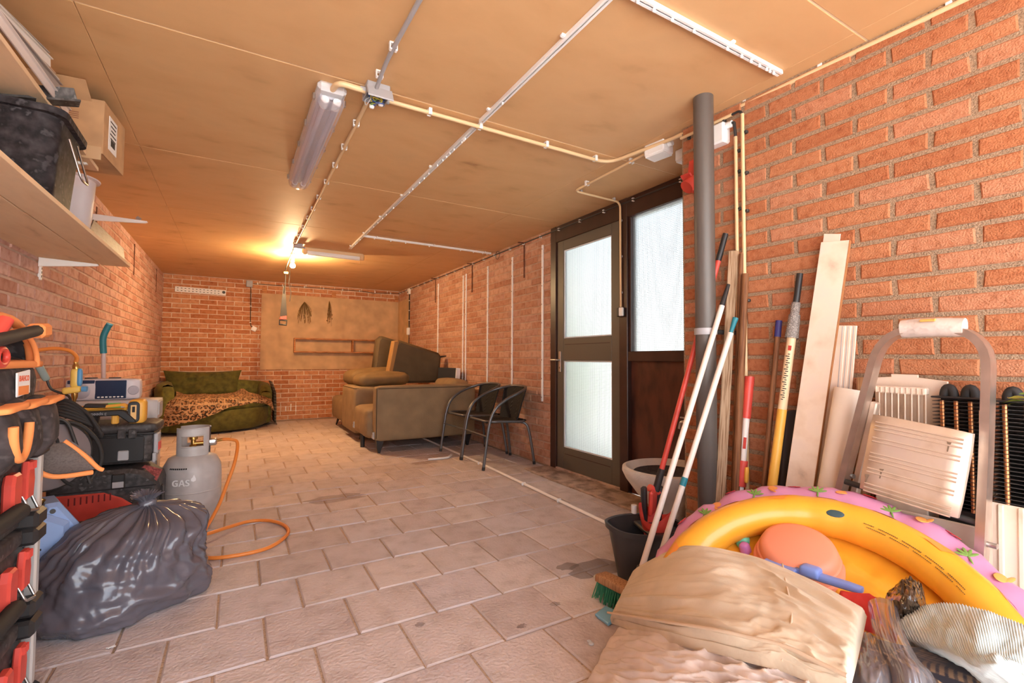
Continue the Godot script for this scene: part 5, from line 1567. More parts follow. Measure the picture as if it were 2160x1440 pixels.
	put("battery_label", MB.new().box(Vector3(0.138, 0.055, 0.088), Vector3(0.024, 0.075, 0.002), 0.0), mat("tool_pale", rgb(236, 190, 120), 0.5), bat)
	put("battery_print", MB.new().box(Vector3(0.138, 0.07, 0.0895), Vector3(0.012, 0.03, 0.001), 0.0), "ink", bat)
	lettering(pt, "3 speed", 0.018, "grey_plastic", facing(Vector3(0.0, 0.052, 0.0955), Vector3(0, 0, 1), Vector3.DOWN), "print", false)
	put("guard", MB.new().tube([Vector3(-0.04, 0.05, 0.04), Vector3(-0.04, 0.0, 0.04)], 0.035, 12), "black_plastic", pt)
	put("foot", MB.new().box(Vector3(0.06, 0.025, 0.06), Vector3(0.03, 0.06, 0.03), 0.006), "tool_yellow", pt)
	# pale case behind, with the radio on it
	var pb := thing("storage_case", "tall pale grey storage case behind the black tool box, carrying the radio", "case", Vector3(-0.635, 0, -3.72))
	put("body", MB.new().soft(Vector3(0, 0.31, 0), Vector3(0.44, 0.6, 0.26), 0.012, 0.0, Basis(), 4), mat("pale_grey", rgb(206, 198, 194), 0.5), pb)
	put("lid", MB.new().soft(Vector3(0, 0.685, 0), Vector3(0.45, 0.125, 0.27), 0.012, 0.0, Basis(), 4), "pale_grey", pb)
	put("side_panel", MB.new().box(Vector3(0.226, 0.69, 0.02), Vector3(0.006, 0.08, 0.14), 0.002), "grey_plastic", pb)
	put("side_rail", MB.new().box(Vector3(0.222, 0.4, 0.09), Vector3(0.016, 0.4, 0.03), 0.004), "aluminium", pb)
	put("green_label", MB.new().box(Vector3(-0.03, 0.715, 0.1365), Vector3(0.16, 0.04, 0.004), 0.001), mat("green_tag", rgb(132, 214, 96), 0.5), pb)
	var rd := thing("radio", "silver and dark blue portable radio on the pale storage case", "radio", Vector3(-0.68, 0.749, -3.7), Vector3(0, 0.02, 0))
	put("body", MB.new().soft(Vector3(0, 0.062, 0), Vector3(0.34, 0.122, 0.11), 0.012, 0.004, Basis(), 5), mat("radio_silver", rgb(216, 206, 208), 0.4), rd)
	var dsp := put("display_panel", MB.new().box(Vector3(0.035, 0.062, 0.056), Vector3(0.145, 0.108, 0.008), 0.003), mat("radio_blue", rgb(44, 56, 82), 0.2), rd)
	for x in [-0.1, 0.14]:
		put("speaker_grille", MB.new().lathe([Vector2(0.045 if x < 0 else 0.028, 0.056), Vector2(0.04 if x < 0 else 0.024, 0.06), Vector2(0, 0.061)], 28, Transform3D(Basis(Vector3(1, 0, 0), Vector3(0, 0, 1), Vector3(0, -1, 0)), Vector3(x, 0.055, 0))), mat("grille_grey", rgb(180, 172, 178), 0.5), rd)
	for i in 7:
		put("button", MB.new().box(Vector3(-0.02 + i * 0.018, 0.018, 0.062), Vector3(0.012, 0.008, 0.006), 0.002), "white_plastic", dsp)
	put("top_band", MB.new().box(Vector3(-0.1, 0.108, 0.055), Vector3(0.12, 0.02, 0.006), 0.002), "radio_blue", rd)
	for x in [-0.07, 0.04]:
		put("knob", MB.new().tube([Vector3(x, 0.118, -0.02), Vector3(x, 0.132, -0.02)], 0.03, 16), "black_plastic", rd)
	# gas torch standing on the tool, its hose leading behind the bag
	var gt := thing("gas_torch", "yellow and blue gas torch standing upright, fed by an arching orange hose", "torch", Vector3(-0.708, 0.755, -3.2))
	mat("torch_yellow", rgb(246, 202, 96), 0.4)
	put("handle", MB.new().soft(Vector3(0, 0.14, 0), Vector3(0.036, 0.1, 0.036), 0.014, 0.0, Basis(), 5), "torch_yellow", gt)
	put("grip", MB.new().soft(Vector3(0.019, 0.145, 0.006), Vector3(0.02, 0.09, 0.03), 0.009, 0.0, Basis(), 4), mat("torch_blue", rgb(92, 158, 206), 0.4), gt)
	put("valve_body", MB.new().soft(Vector3(-0.012, 0.08, 0), Vector3(0.072, 0.034, 0.036), 0.012, 0.0, Basis.from_euler(Vector3(0, 0, 0.15)), 5), "torch_yellow", gt)
	put("knob", MB.new().tube([Vector3(0.03, 0.085, 0.01), Vector3(0.05, 0.085, 0.012)], 0.014, 10), "torch_blue", gt)
	put("nozzle", MB.new().lathe([Vector2(0, 0), Vector2(0.006, 0), Vector2(0.006, 0.025), Vector2(0.013, 0.045), Vector2(0.014, 0.065), Vector2(0, 0.066)], 14), "brass", gt)
	put("fitting", MB.new().lathe([Vector2(0, 0.185), Vector2(0.014, 0.187), Vector2(0.014, 0.205), Vector2(0.01, 0.21), Vector2(0.01, 0.222), Vector2(0, 0.222)], 6), "brass", gt)
	put("hose", MB.new().tube(spline([Vector3(0.0, 0.222, 0), Vector3(0.003, 0.25, 0.01), Vector3(-0.02, 0.28, 0.04), Vector3(-0.06, 0.288, 0.1), Vector3(-0.1, 0.275, 0.2), Vector3(-0.125, 0.25, 0.33), Vector3(-0.14, 0.22, 0.48)], 6), 0.009, 10), "orange_hose", gt)
	var sc := thing("scraper", "hand tool with a pale green grip sticking up beside the gas torch", "hand tool", Vector3(-0.745, 0.66, -3.32), Vector3(0, 0, 0.42))
	put("grip", MB.new().soft(Vector3(0, 0.29, 0), Vector3(0.032, 0.1, 0.024), 0.011, 0.0, Basis(), 5), mat("sage", rgb(150, 166, 160), 0.6), sc)
	put("shank", MB.new().tube(spline([Vector3(0, 0.24, 0), Vector3(0.0, 0.19, 0), Vector3(0.045, 0.13, 0.0), Vector3(0.03, 0.07, 0), Vector3(0.05, 0.0, 0)], 5), 0.006, 8), "dark_steel", sc)
	var st := thing("long_handle", "tool handle with a teal bent grip leaning on the left wall behind the radio", "handle", Vector3(-0.79, 0.0, -4.32), Vector3(0, 0, 0.02))
	put("shaft", MB.new().tube([Vector3(0, 0, 0), Vector3(0, 1.03, 0)], 0.014, 10), mat("shaft_pale", rgb(214, 194, 190), 0.4), st)
	put("grip", MB.new().tube(spline([Vector3(0, 1.03, 0), Vector3(-0.004, 1.09, 0), Vector3(-0.002, 1.15, 0), Vector3(0.018, 1.21, 0), Vector3(0.03, 1.235, 0)], 5), 0.02, 12), mat("teal", rgb(34, 124, 138), 0.45), st)
	put("grip_cap", MB.new().tube([Vector3(0.03, 1.233, 0), Vector3(0.034, 1.243, 0)], 0.0205, 12), mat("aqua", rgb(140, 204, 208), 0.45), st)

func gas() -> void:
	var g := thing("gas_bottle", "grey steel gas bottle with a collar, standing behind the bin bag", "gas bottle", Vector3(-0.218, 0, -3.5))
	mat("bottle_grey", rgb(204, 197, 193), 0.42, {"tex": "soft", "scale": 3.0})
	put("body", MB.new().lathe([Vector2(0, 0.045), Vector2(0.08, 0.05), Vector2(0.132, 0.075), Vector2(0.15, 0.12), Vector2(0.153, 0.16), Vector2(0.153, 0.3), Vector2(0.149, 0.35), Vector2(0.125, 0.4), Vector2(0.07, 0.425), Vector2(0.03, 0.435), Vector2(0, 0.436)], 44), "bottle_grey", g)
	put("weld_band", MB.new().lathe([Vector2(0.153, 0.205), Vector2(0.155, 0.208), Vector2(0.155, 0.212), Vector2(0.153, 0.215)], 44), "bottle_grey", g)
	put("foot_ring", MB.new().lathe([Vector2(0.112, 0.0), Vector2(0.118, 0.0), Vector2(0.122, 0.06), Vector2(0.127, 0.075), Vector2(0.116, 0.07), Vector2(0.112, 0.0)], 44), "bottle_grey", g)
	put("foot_hole", MB.new().tube([Vector3(0.05, 0.035, 0.106), Vector3(0.052, 0.035, 0.1115)], 0.008, 10), "ink", g)
	# collar: two bent plates, each with a hand hole
	for s in 2:
		var col := MB.new()
		var xf := Transform3D(Basis.from_euler(Vector3(0, [0.0, PI * 0.92][s], 0)), Vector3.ZERO)
		var nn := 20
		col.smooth()
		for i in nn:
			var a0 := lerpf(-1.15, 1.15, float(i) / nn); var a1 := lerpf(-1.15, 1.15, float(i + 1) / nn)
			for y in [[0.415, 0.47], [0.47, 0.535], [0.535, 0.578]]:
				if y[0] == 0.47 and i >= 4 and i < 16:
					continue
				var r := 0.09
				for q in [r, r - 0.004]:
					col.quad(xf * Vector3(sin(a0) * q, y[0], cos(a0) * q), xf * Vector3(sin(a1) * q, y[0], cos(a1) * q), xf * Vector3(sin(a1) * q, y[1], cos(a1) * q), xf * Vector3(sin(a0) * q, y[1], cos(a0) * q))
		for e in [[0.578, 0, nn], [0.47, 4, 16], [0.535, 4, 16]]:
			var ed := []
			for i in range(e[1], e[2] + 1):
				var a := lerpf(-1.15, 1.15, float(i) / nn)
				ed.append(xf * Vector3(sin(a) * 0.088, e[0], cos(a) * 0.0888))
			col.tube(ed, 0.004, 6)
		put("collar", col, "bottle_grey", g)
	put("valve", MB.new().lathe([Vector2(0, 0.43), Vector2(0.018, 0.435), Vector2(0.02, 0.47), Vector2(0.013, 0.475), Vector2(0.013, 0.5), Vector2(0.022, 0.505), Vector2(0.022, 0.52), Vector2(0, 0.522)], 16), "brass", g)
	put("outlet", MB.new().tube([Vector3(0, 0.478, 0), Vector3(0.07, 0.48, 0.0)], 0.012, 10), "brass", g)
	put("regulator", MB.new().soft(Vector3(0.095, 0.482, 0), Vector3(0.06, 0.045, 0.045), 0.014, 0.0, Basis(), 5), "steel", g)
	put("hose_tail", MB.new().tube([Vector3(0.12, 0.487, 0), Vector3(0.155, 0.492, 0.005)], 0.009, 10), "brass", g)
	# lettering on the shoulder of the bottle
	var an := -0.3
	lettering(g, "GAS", 0.05, "white_ink", facing(Vector3(sin(an) * 0.1538, 0.275, cos(an) * 0.1538), Vector3(sin(an), 0, cos(an))), "print")
	put("print", MB.new().prism(poly([-0.012, 0.0, 0.0, -0.006, 0.012, 0.0, 0.012, 0.012, 0.002, 0.034, -0.004, 0.02, -0.012, 0.012]), 0.002, facing(Vector3(sin(0.1) * 0.1532, 0.285, cos(0.1) * 0.1532), Vector3(sin(0.1), 0, cos(0.1)))), "white_ink", g)
	for k in 9:
		var a2 := -0.75 + k * 0.075
		put("stamp", MB.new().box(Vector3.ZERO, Vector3(0.008, 0.009, 0.001), 0.0), "ink", g, facing(Vector3(sin(a2) * 0.1475, 0.355, cos(a2) * 0.1475), Vector3(sin(a2), 0.35, cos(a2))))
	var h := thing("gas_hose", "long orange gas hose looping over the floor from the bottle to behind the bin bag", "hose")
	put("hose", MB.new().tube(spline([Vector3(-0.064, 0.492, -3.495), Vector3(-0.025, 0.49, -3.485), Vector3(0.015, 0.47, -3.46), Vector3(0.005, 0.38, -3.34), Vector3(-0.03, 0.27, -3.28), Vector3(-0.075, 0.15, -3.2), Vector3(-0.14, 0.05, -3.08), Vector3(-0.18, 0.012, -2.98), Vector3(-0.155, 0.011, -2.87), Vector3(-0.04, 0.011, -2.79), Vector3(0.152, 0.011, -2.805), Vector3(0.265, 0.011, -2.96), Vector3(0.272, 0.011, -3.12), Vector3(0.2, 0.011, -3.27), Vector3(0.09, 0.011, -3.32), Vector3(-0.02, 0.025, -3.22), Vector3(-0.1, 0.036, -3.13), Vector3(-0.17, 0.04, -3.08), Vector3(-0.3, 0.02, -2.98), Vector3(-0.45, 0.011, -2.98)], 8), 0.0095, 10), "orange_hose", h)

func bin_bag() -> void:
	var b := thing("bin_bag", "full shiny dark grey bin bag knotted at the top on the floor", "bin bag", Vector3(-0.385, 0, -2.53))
	mat("bag_plastic", rgb(98, 94, 102), 0.27, {"clear": 0.4})
	var ns := FastNoiseLite.new()
	ns.seed = 4
	ns.frequency = 2.6
	var ns2 := FastNoiseLite.new()
	ns2.seed = 9
	ns2.frequency = 8.0
	var prof := [Vector2(0.0, 0.0), Vector2(0.82, 0.0), Vector2(1.0, 0.035), Vector2(1.05, 0.09), Vector2(1.0, 0.17), Vector2(0.96, 0.24), Vector2(0.77, 0.312), Vector2(0.44, 0.35), Vector2(0.12, 0.368), Vector2(0.07, 0.378), Vector2(0.1, 0.388), Vector2(0.2, 0.402)]
	var pc := Curve3D.new()
	for p in spline(prof.map(func(q): return Vector3(q.x, q.y, 0)), 1):
		pc.add_point(p)
	var sp := spline(prof.map(func(q): return Vector3(q.x, q.y, 0)), 8)
	var m := MB.new()
	var np := sp.size() - 1
	m.grid(180, np, func(u: float, v: float):
		var a := TAU * u
		var p: Vector3 = sp[int(round(v * np))]
		var t := float(round(v * np)) / np
		var d := Vector3(cos(a), 0, sin(a))
		# the heap is longer to the left and towards the viewer, with a tail to the right
		var rx := 0.275 if d.x > 0 else 0.25
		var rz := 0.27 if d.z > 0 else 0.24
		var q := Vector3(d.x * rx * p.x, p.y, d.z * rz * p.x)
		var low := clampf(1.0 - p.y / 0.16, 0, 1)
		q += Vector3(-0.045, 0, 0.05) * low * clampf(p.x, 0, 1) * clampf(-d.x + d.z, 0, 1)
		var tail := pow(maxf(0.0, d.dot(Vector3(0.97, 0, 0.24).normalized())), 40.0) * low
		q += Vector3(0.045, 0.0, 0.02) * tail
		# the knot leans to the right
		q.x += smoothstep(0.2, 0.37, p.y) * 0.065
		q.z -= smoothstep(0.2, 0.37, p.y) * 0.05
		# ears above the knot
		if t > 0.84:
			q.y += 0.02 * absf(sin(a * 1.0 + 0.6)) * (t - 0.84) / 0.16
		var top := smoothstep(0.08, 0.34, p.y)
		var pleat := (absf(sin(a * 13.0 + sin(a * 5.0) * 1.5 + p.y * 5.0)) - 0.5) * 0.034 * top * clampf(p.x * 3.0, 0.25, 1.0)
		var w := q * 1.0
		var r1 := 1.0 - absf(ns.get_noise_3d(w.x * 1.2, w.y * 1.8, w.z * 1.2)) * 2.4
		var r2 := 1.0 - absf(ns2.get_noise_3d(w.x + w.y * 0.6, w.y * 1.2 - w.x * 0.5, w.z)) * 2.2
		var amp := 0.028 * clampf(p.x, 0.15, 1) * (1.0 if t > 0.1 else 0.0)
		var out := Vector3(d.x, 0.35 * top, d.z)
		q += out * (pleat + (r1 - 0.6) * amp + (r2 - 0.6) * 0.005 * clampf(p.x, 0.2, 1) * (1.0 if t > 0.1 else 0.0))
		q.y = maxf(q.y, 0.002)
		return q, true)
	put("bag", m, "bag_plastic", b)
	put("knot", MB.new().soft(Vector3(0.065, 0.375, -0.05), Vector3(0.06, 0.04, 0.06), 0.02, 0.0, Basis.from_euler(Vector3(0.2, 0.4, 0.3)), 8, 0.02), "bag_plastic", b)

# --- the heap along the thick wall -------------------------------------------

# a cloth through rows of points, with folds; it hangs a little below itself at its rim
func cloth(rows: Array, nu: int, nv: int, amp: float, seed_: int, stretch := Vector3(3, 3, 9), ridge := 0.0, ribs := 0) -> MB:
	var ns := FastNoiseLite.new()
	ns.seed = seed_
	ns.frequency = 1.0
	ns.fractal_octaves = 3
	var cols := []
	for r in rows:
		cols.append(spline(r, 12))
	var n: int = cols[0].size() - 1
	var curves := []
	for i in nu + 1:
		var f := float(i) / nu * n
		var k := mini(int(f), n - 1)
		var line := []
		for c in cols:
			line.append((c[k] as Vector3).lerp(c[k + 1], f - k))
		curves.append(spline(line, 12))
	var m := MB.new()
	m.grid(nu, nv, func(u: float, v: float):
		var c: Array = curves[int(round(u * nu))]
		var f: float = v * (c.size() - 1)
		var k := mini(int(f), c.size() - 2)
		var p: Vector3 = (c[k] as Vector3).lerp(c[k + 1], f - k)
		var q := Vector3(u * stretch.x, v * stretch.z, u * v * stretch.y)
		var w := ns.get_noise_3dv(q * 2.0)
		var h := amp * ((1.0 - 2.2 * absf(w)) if ridge > 0.0 else w)
		h += ridge * sin(u * 75.0 + w * 6.0) * exp(-pow((u - 0.5) * 5.0, 2.0))
		var e := minf(minf(u, 1 - u), minf(v, 1 - v))
		h *= smoothstep(0.0, 0.06, e)
		if ribs > 0:
			h += 0.0017 * sin(u * TAU * ribs + sin(v * 5.0))
		return p + Vector3(-h * 0.4, h, 0) - Vector3(0, 0.016 * pow(1.0 - smoothstep(0.0, 0.035, e), 2.0), 0))
	return m

func pole(par: Node, called: String, p: Vector3, q: Vector3, r, m, f0 := 0.0, f1 := 1.0, sides := 12) -> void:
	var xf := along(p, q)
	var l := p.distance_to(q)
	var n := 5
	var pts := []
	for i in n:
		pts.append(Vector3(0, l * lerpf(f0, f1, float(i) / (n - 1)), 0))
	var rr = r
	if r is Array and r.size() == 2:
		rr = []
		for i in n:
			rr.append(lerpf(r[0], r[1], float(i) / (n - 1)))
	put(called, MB.new().tube(pts, rr, sides), m, par, xf)

func right_side() -> void:
	long_tools()
	panels()
	ladder()
	pool()
	cloths()
	bucket_and_basin()

func long_tools() -> void:
	mat("pole_white", rgb(236, 220, 206), 0.4)
	var a := thing("broom", "broom with white pole, wooden head and green bristles leaning across the downpipe", "broom")
	pole(a, "pole", Vector3(1.462, 0.1, -1.462), Vector3(1.95, 1.351, -1.375), 0.0125, "pole_white", 0.02, 0.92)
	pole(a, "tip", Vector3(1.462, 0.1, -1.462), Vector3(1.95, 1.351, -1.375), [0.012, 0.008], "black_plastic", 0.92, 1.0)
	put("socket", MB.new().tube([Vector3(1.44, 0.085, -1.462), Vector3(1.478, 0.14, -1.46)], 0.019, 12), "black_plastic", a)
	var hx := Basis.from_euler(Vector3(0, 0.12, -0.08))
	put("head", MB.new().soft(Vector3(1.375, 0.085, -1.43), Vector3(0.075, 0.034, 0.3), 0.008, 0.0, hx, 5), "wood", a)
	var br := MB.new()
	for i in 9:
		for j in 34:
			var p := Vector3(1.375, 0.0, -1.43) + hx * Vector3(-0.03 + i * 0.0075, 0, -0.14 + j * 0.0085)
			var o := Vector3(rng.randf_range(-0.008, 0.008) - 0.014 + i * 0.003, 0, rng.randf_range(-0.008, 0.008) - (0.012 if j < 3 else 0.0))
			br.bar(p + Vector3(0, 0.07, 0), p + o + Vector3(0, 0.004, 0), 0.0036, 0.0036)
	var bo := put("bristles", br, mat("bristle_green", rgb(46, 124, 88), 0.6), a)
	bo.set_meta("kind", "stuff")
	var b := thing("mop_pole", "white pole with a teal band, leaning beside the broom behind the timber batten", "pole")
	var p0 := Vector3(1.515, 0.05, -1.45); var p1 := Vector3(1.952, 1.194, -1.343)
	pole(b, "pole", p0, p1, 0.0125, "pole_white", 0.0, 0.94)
	pole(b, "band", p0, p1, 0.0138, "teal", 0.36, 0.39)
	pole(b, "grip", p0, p1, [0.008, 0.013], "teal", 0.94, 1.0)
	var c := thing("mop", "red handled mop standing in the black bucket, its black grip above the downpipe bracket", "mop")
	p0 = Vector3(1.725, 0.3, -1.64); p1 = Vector3(2.018, 1.61, -1.435)
	pole(c, "handle", p0, p1, 0.0125, "red_plastic", 0.12, 0.9)
	pole(c, "grip", p0, p1, 0.0135, "black_plastic", 0.9, 1.0)
	pole(c, "socket", p0, p1, 0.017, "black_plastic", 0.06, 0.14)
	var mb := MB.new()
	mb.tube([Vector3(1.712, 0.395, -1.64), Vector3(1.765, 0.37, -1.63)], 0.018, 10)
	mb.box(Vector3(1.725, 0.33, -1.63), Vector3(0.075, 0.12, 0.02), 0.008, Basis.from_euler(Vector3(0.1, 0.4, 0.15)))
	put("head_joint", mb, "red_plastic", c)
	var bl := MB.new()
	bl.box(Vector3(1.695, 0.28, -1.655), Vector3(0.03, 0.24, 0.025), 0.006, Basis.from_euler(Vector3(0, 0.4, 0.06)))
	bl.box(Vector3(1.765, 0.28, -1.625), Vector3(0.03, 0.24, 0.025), 0.006, Basis.from_euler(Vector3(0, 0.4, -0.04)))
	put("head_frame", bl, "black_plastic", c)
	# timbers
	var d := thing("timber_batten", "weathered flat timber batten leaning right of the downpipe", "batten")
	var xf := along(Vector3(1.86, 0.0, -1.395), Vector3(2.026, 1.52, -1.4), Vector3(-0.8, 0, 0.6))
	put("batten", MB.new().box(Vector3(0, 0.765, 0), Vector3(0.042, 1.53, 0.018), 0.003), mat("wood_grey", rgb(180, 150, 120), 0.85, {"tex": "grain", "scale": Vector3(24, 0.8, 24), "world": false}), d, xf)
	d = thing("broomstick", "thick round brown stick leaning on the thick wall right of the timber batten", "stick")
	pole(d, "stick", Vector3(1.88, 0, -1.33), Vector3(2.018, 1.4, -1.336), [0.0165, 0.0155], "wood_dark")
	d = thing("broomstick", "thin brown stick standing behind the timber batten against the wall", "stick")
	pole(d, "stick", Vector3(1.95, 0, -1.385), Vector3(2.03, 1.5, -1.362), 0.011, "wood_dark")
	d = thing("broomstick", "brown stick with a dark blue cap beside the yellow pole", "stick")
	p0 = Vector3(1.89, 0, -1.235); p1 = Vector3(2.03, 1.175, -1.19)
	pole(d, "stick", p0, p1, 0.0115, "wood_dark", 0.0, 0.94)
	pole(d, "cap", p0, p1, 0.0135, mat("cap_blue", rgb(58, 52, 116), 0.5), 0.94, 1.0)
	d = thing("telescopic_handle", "white telescopic handle with red grip and red clamp leaning on the wall", "handle")
	p0 = Vector3(1.89, 0, -1.335); p1 = Vector3(2.0, 0.93, -1.31)
	pole(d, "tube", p0, p1, 0.0145, mat("tube_pale", rgb(232, 222, 214), 0.35), 0.0, 0.82)
	pole(d, "grip", p0, p1, [0.019, 0.021], "red_plastic", 0.8, 1.0)
	for i in 5:
		pole(d, "grip_rib", p0, p1, 0.0225, "red_plastic", 0.955 + 0.009 * i, 0.959 + 0.009 * i)
	pole(d, "clamp", p0, p1, 0.023, "red_plastic", 0.48, 0.6, 8)
	put("clamp_lever", MB.new().soft(Vector3(1.945, 0.5, -1.295), Vector3(0.02, 0.07, 0.016), 0.008, 0.0, Basis.from_euler(Vector3(0, 0, -0.1)), 4), "tool_yellow", d)
	put("sticker", MB.new().box(Vector3(0, 0.64, 0.0142), Vector3(0.012, 0.05, 0.002), 0.0), "ink_red", d, along(p0, p1, Vector3(-1, 0, 0.9)))
	d = thing("paint_pole", "yellow extension pole with a paint splashed white collar and black tip", "pole")
	p0 = Vector3(1.855, 0, -1.2); p1 = Vector3(2.028, 1.29, -1.108)
	pole(d, "lower_tube", p0, p1, 0.0185, mat("pole_yellow", rgb(240, 182, 76), 0.4), 0.0, 0.62)
	pole(d, "upper_tube", p0, p1, 0.0175, mat("pole_cream", rgb(236, 206, 164), 0.5), 0.62, 0.85)
	var co := mat("splashed", rgb(226, 216, 206), 0.7, {"tex": "dirty", "nrm": "grit", "scale": 6.0, "nscale": 2.0})
	pole(d, "collar", p0, p1, [0.026, 0.022], "splashed", 0.85, 0.925)
	pole(d, "collar", p0, p1, [0.018, 0.017], "splashed", 0.925, 0.965)
	pole(d, "tip", p0, p1, [0.013, 0.0125], "black_plastic", 0.95, 1.06)
	xf = along(p0, p1)
	var pr := MB.new()
	for i in 22:
		pr.box(Vector3(0.004 * (i % 2) - 0.002, 0.85 + i * 0.009, 0.0173), Vector3(0.008 + 0.003 * (i % 3), 0.0035, 0.0012), 0.0)
	put("print", pr, "ink", d, xf)
	put("print", MB.new().box(Vector3(0.002, 1.065, 0.0173), Vector3(0.012, 0.02, 0.0012)), "ink_red", d, xf)
	d = thing("plastic_sheet", "dark folded plastic sheet tucked behind the white board beside the yellow pole", "sheet")
	put("sheet", MB.new().soft(Vector3(1.985, 0.4, -1.13), Vector3(0.03, 0.78, 0.1), 0.012, 0.01, Basis.from_euler(Vector3(0.05, 0, -0.09)), 8, 0.02), mat("sheet_dark", rgb(52, 48, 48), 0.3), d)

func panels() -> void:
	mat("melamine", rgb(240, 218, 196), 0.5, {"tex": "board", "scale": 1.2, "world": false})
	var d := thing("white_board", "tall narrow white board with a chipped top edge leaning on the thick wall", "board")
	var xf := along(Vector3(1.895, 0.0, -1.12), Vector3(2.042, 1.475, -0.965), Vector3(-1, 0, 0.1))
	put("board", MB.new().box(Vector3(0, 0.745, 0), Vector3(0.1, 1.49, 0.016), 0.0015), "melamine", d, xf)
	put("edge", MB.new().box(Vector3(0.0505, 0.745, 0), Vector3(0.0015, 1.49, 0.0165), 0.0), mat("chip_edge", rgb(170, 112, 66), 0.9), d, xf)
	put("splinter", MB.new().box(Vector3(-0.02, 1.5, -0.012), Vector3(0.06, 0.05, 0.003), 0.001, Basis.from_euler(Vector3(0.3, 0, -0.1))), "melamine", d, xf)
	for k in 3:
		var e := thing("loose_board", ["narrow white grooved panel leaning behind the tall white board, frontmost of three", "narrow white grooved panel leaning behind the tall white board, middle of three", "narrow white grooved panel leaning behind the tall white board, rearmost of three"][k], "panel", Vector3.ZERO, Vector3.ZERO, "white panels behind the board")
		xf = along(Vector3(1.95 + 0.016 * k, 0, -1.03 + 0.01 * k), Vector3(2.03 + 0.012 * k, 1.145, -0.965 + 0.014 * k), Vector3(-1, 0, 0.1))
		put("panel", MB.new().box(Vector3(0, 0.572, 0), Vector3(0.07, 1.145, 0.008), 0.002), "melamine", e, xf)
		put("groove", MB.new().box(Vector3(0.025, 0.572, 0.0042), Vector3(0.003, 1.14, 0.001), 0.0), "grey_plastic", e, xf)
	d = thing("roll", "upright roll of plain white sheet leaning between the boards and the step ladder", "roll")
	var ro := MB.new()
	ro.lathe([Vector2(0.036, 0.01), Vector2(0.0435, 0.01), Vector2(0.0435, 0.91), Vector2(0.0385, 0.91), Vector2(0.0385, 0.02)], 30)
	ro.tube([Vector3(0.0435, 0.01, 0), Vector3(0.0435, 0.91, 0)], 0.003, 6)
	put("sheet", ro, mat("roll_white", rgb(244, 228, 208), 0.55), d, along(Vector3(1.885, 0, -1.015), Vector3(1.985, 0.905, -0.905), Vector3(-1, 0, 0.5)))
	# white slatted grille, a white back panel, wooden stick
	d = thing("white_grille", "white plastic grille with upright slats standing behind the ladder", "grille")
	xf = along(Vector3(2.0, 0.0, -0.765), Vector3(2.02, 0.92, -0.755), Vector3(-1, 0, 0))
	put("frame", MB.new().box(Vector3(0, 0.9, 0), Vector3(0.15, 0.025, 0.03), 0.004).box(Vector3(0, 0.35, 0), Vector3(0.15, 0.7, 0.012), 0.003), "melamine", d, xf)
	for i in 8:
		put("slat", MB.new().box(Vector3(-0.066 + i * 0.019, 0.79, 0.002), Vector3(0.004, 0.2, 0.028), 0.001, Basis.from_euler(Vector3(0, 0.5, 0))), "melamine", d, xf)
	for i in 10:
		put("tooth", MB.new().box(Vector3(-0.068 + i * 0.015, 0.9, 0.016), Vector3(0.003, 0.02, 0.006), 0.0), "melamine", d, xf)
	d = thing("loose_board", "plain white panel with stepped top standing behind the slatted grille", "panel")
	put("panel", MB.new().prism(poly([-0.1, 0, 0.11, 0, 0.11, 0.935, 0.03, 0.945, 0.03, 0.955, -0.05, 0.955, -0.05, 0.945, -0.1, 0.94]), 0.008, along(Vector3(2.062, 0, -0.755), Vector3(2.068, 1, -0.75), Vector3(-1, 0, 0)), 0.002), "melamine", d)
	d = thing("timber_batten", "short square timber post standing behind the left leg of the ladder", "batten")
	put("post", MB.new().box(Vector3(2.035, 0.47, -0.875), Vector3(0.03, 0.94, 0.036), 0.003), "wood", d)
	# finned coolers
	for k in 2:
		var z: float = [-0.602, -0.437][k]
		var w: float = [0.115, 0.15][k]
		var co := thing("finned_cooler", ["black finned cooling element with copper tubes behind the ladder step", "black finned cooling element with copper tubes right of the ladder"][k], "cooler", Vector3([2.035, 2.0][k], 0.53, z))
		for i in 29:
			put("fin", MB.new().box(Vector3(-0.005, 0.012 + i * 0.0118, 0), Vector3(0.085, 0.0016, w), 0.0), "dark_steel", co)
		for x in 3:
			put("tube", MB.new().tube([Vector3(-0.039, 0, -w * 0.3 + w * 0.3 * x), Vector3(-0.039, 0.345, -w * 0.3 + w * 0.3 * x)], 0.0065, 8), mat("copper", rgb(196, 132, 88), 0.35, {"metal": 0.9}), co)
		put("top_plate", MB.new().box(Vector3(0, 0.355, 0), Vector3(0.09, 0.006, w + 0.01), 0.002), "black_plastic", co)
		put("core", MB.new().box(Vector3(0.02, 0.18, 0), Vector3(0.03, 0.35, w * 0.9), 0.0), "black_plastic", co)
		put("foot", MB.new().box(Vector3(0.012, -0.265, 0), Vector3(0.07, 0.53, w), 0.004), "dark_steel", co)
		for x in 2:
			put("return_bend", MB.new().tube(arc(Vector3(-0.01, 0.357, -w * 0.22 + w * 0.46 * x), 0.012, Vector3(0, 0, 1), Vector3(0, 2.4, 0), 0, PI, 10), 0.0135, 10), "black_rubber", co)
	d = thing("loose_board", "white ribbed panel standing at the far right in front of the finned cooler", "panel")
	xf = along(Vector3(1.94, 0, -0.455), Vector3(1.955, 0.575, -0.45), Vector3(-1, 0, 0))
	put("panel", MB.new().box(Vector3(0, 0.292, 0), Vector3(0.14, 0.585, 0.008), 0.002), "melamine", d, xf)
	for i in 3:
		put("rib", MB.new().box(Vector3(-0.045 + i * 0.042, 0.292, 0.006), Vector3(0.014, 0.58, 0.008), 0.003), "melamine", d, xf)
	d = thing("loose_board", "low white panel standing on the floor behind the ladder legs under the step", "panel")
	put("panel", MB.new().box(Vector3(1.955, 0.25, -0.665), Vector3(0.012, 0.5, 0.25), 0.003), "melamine", d)
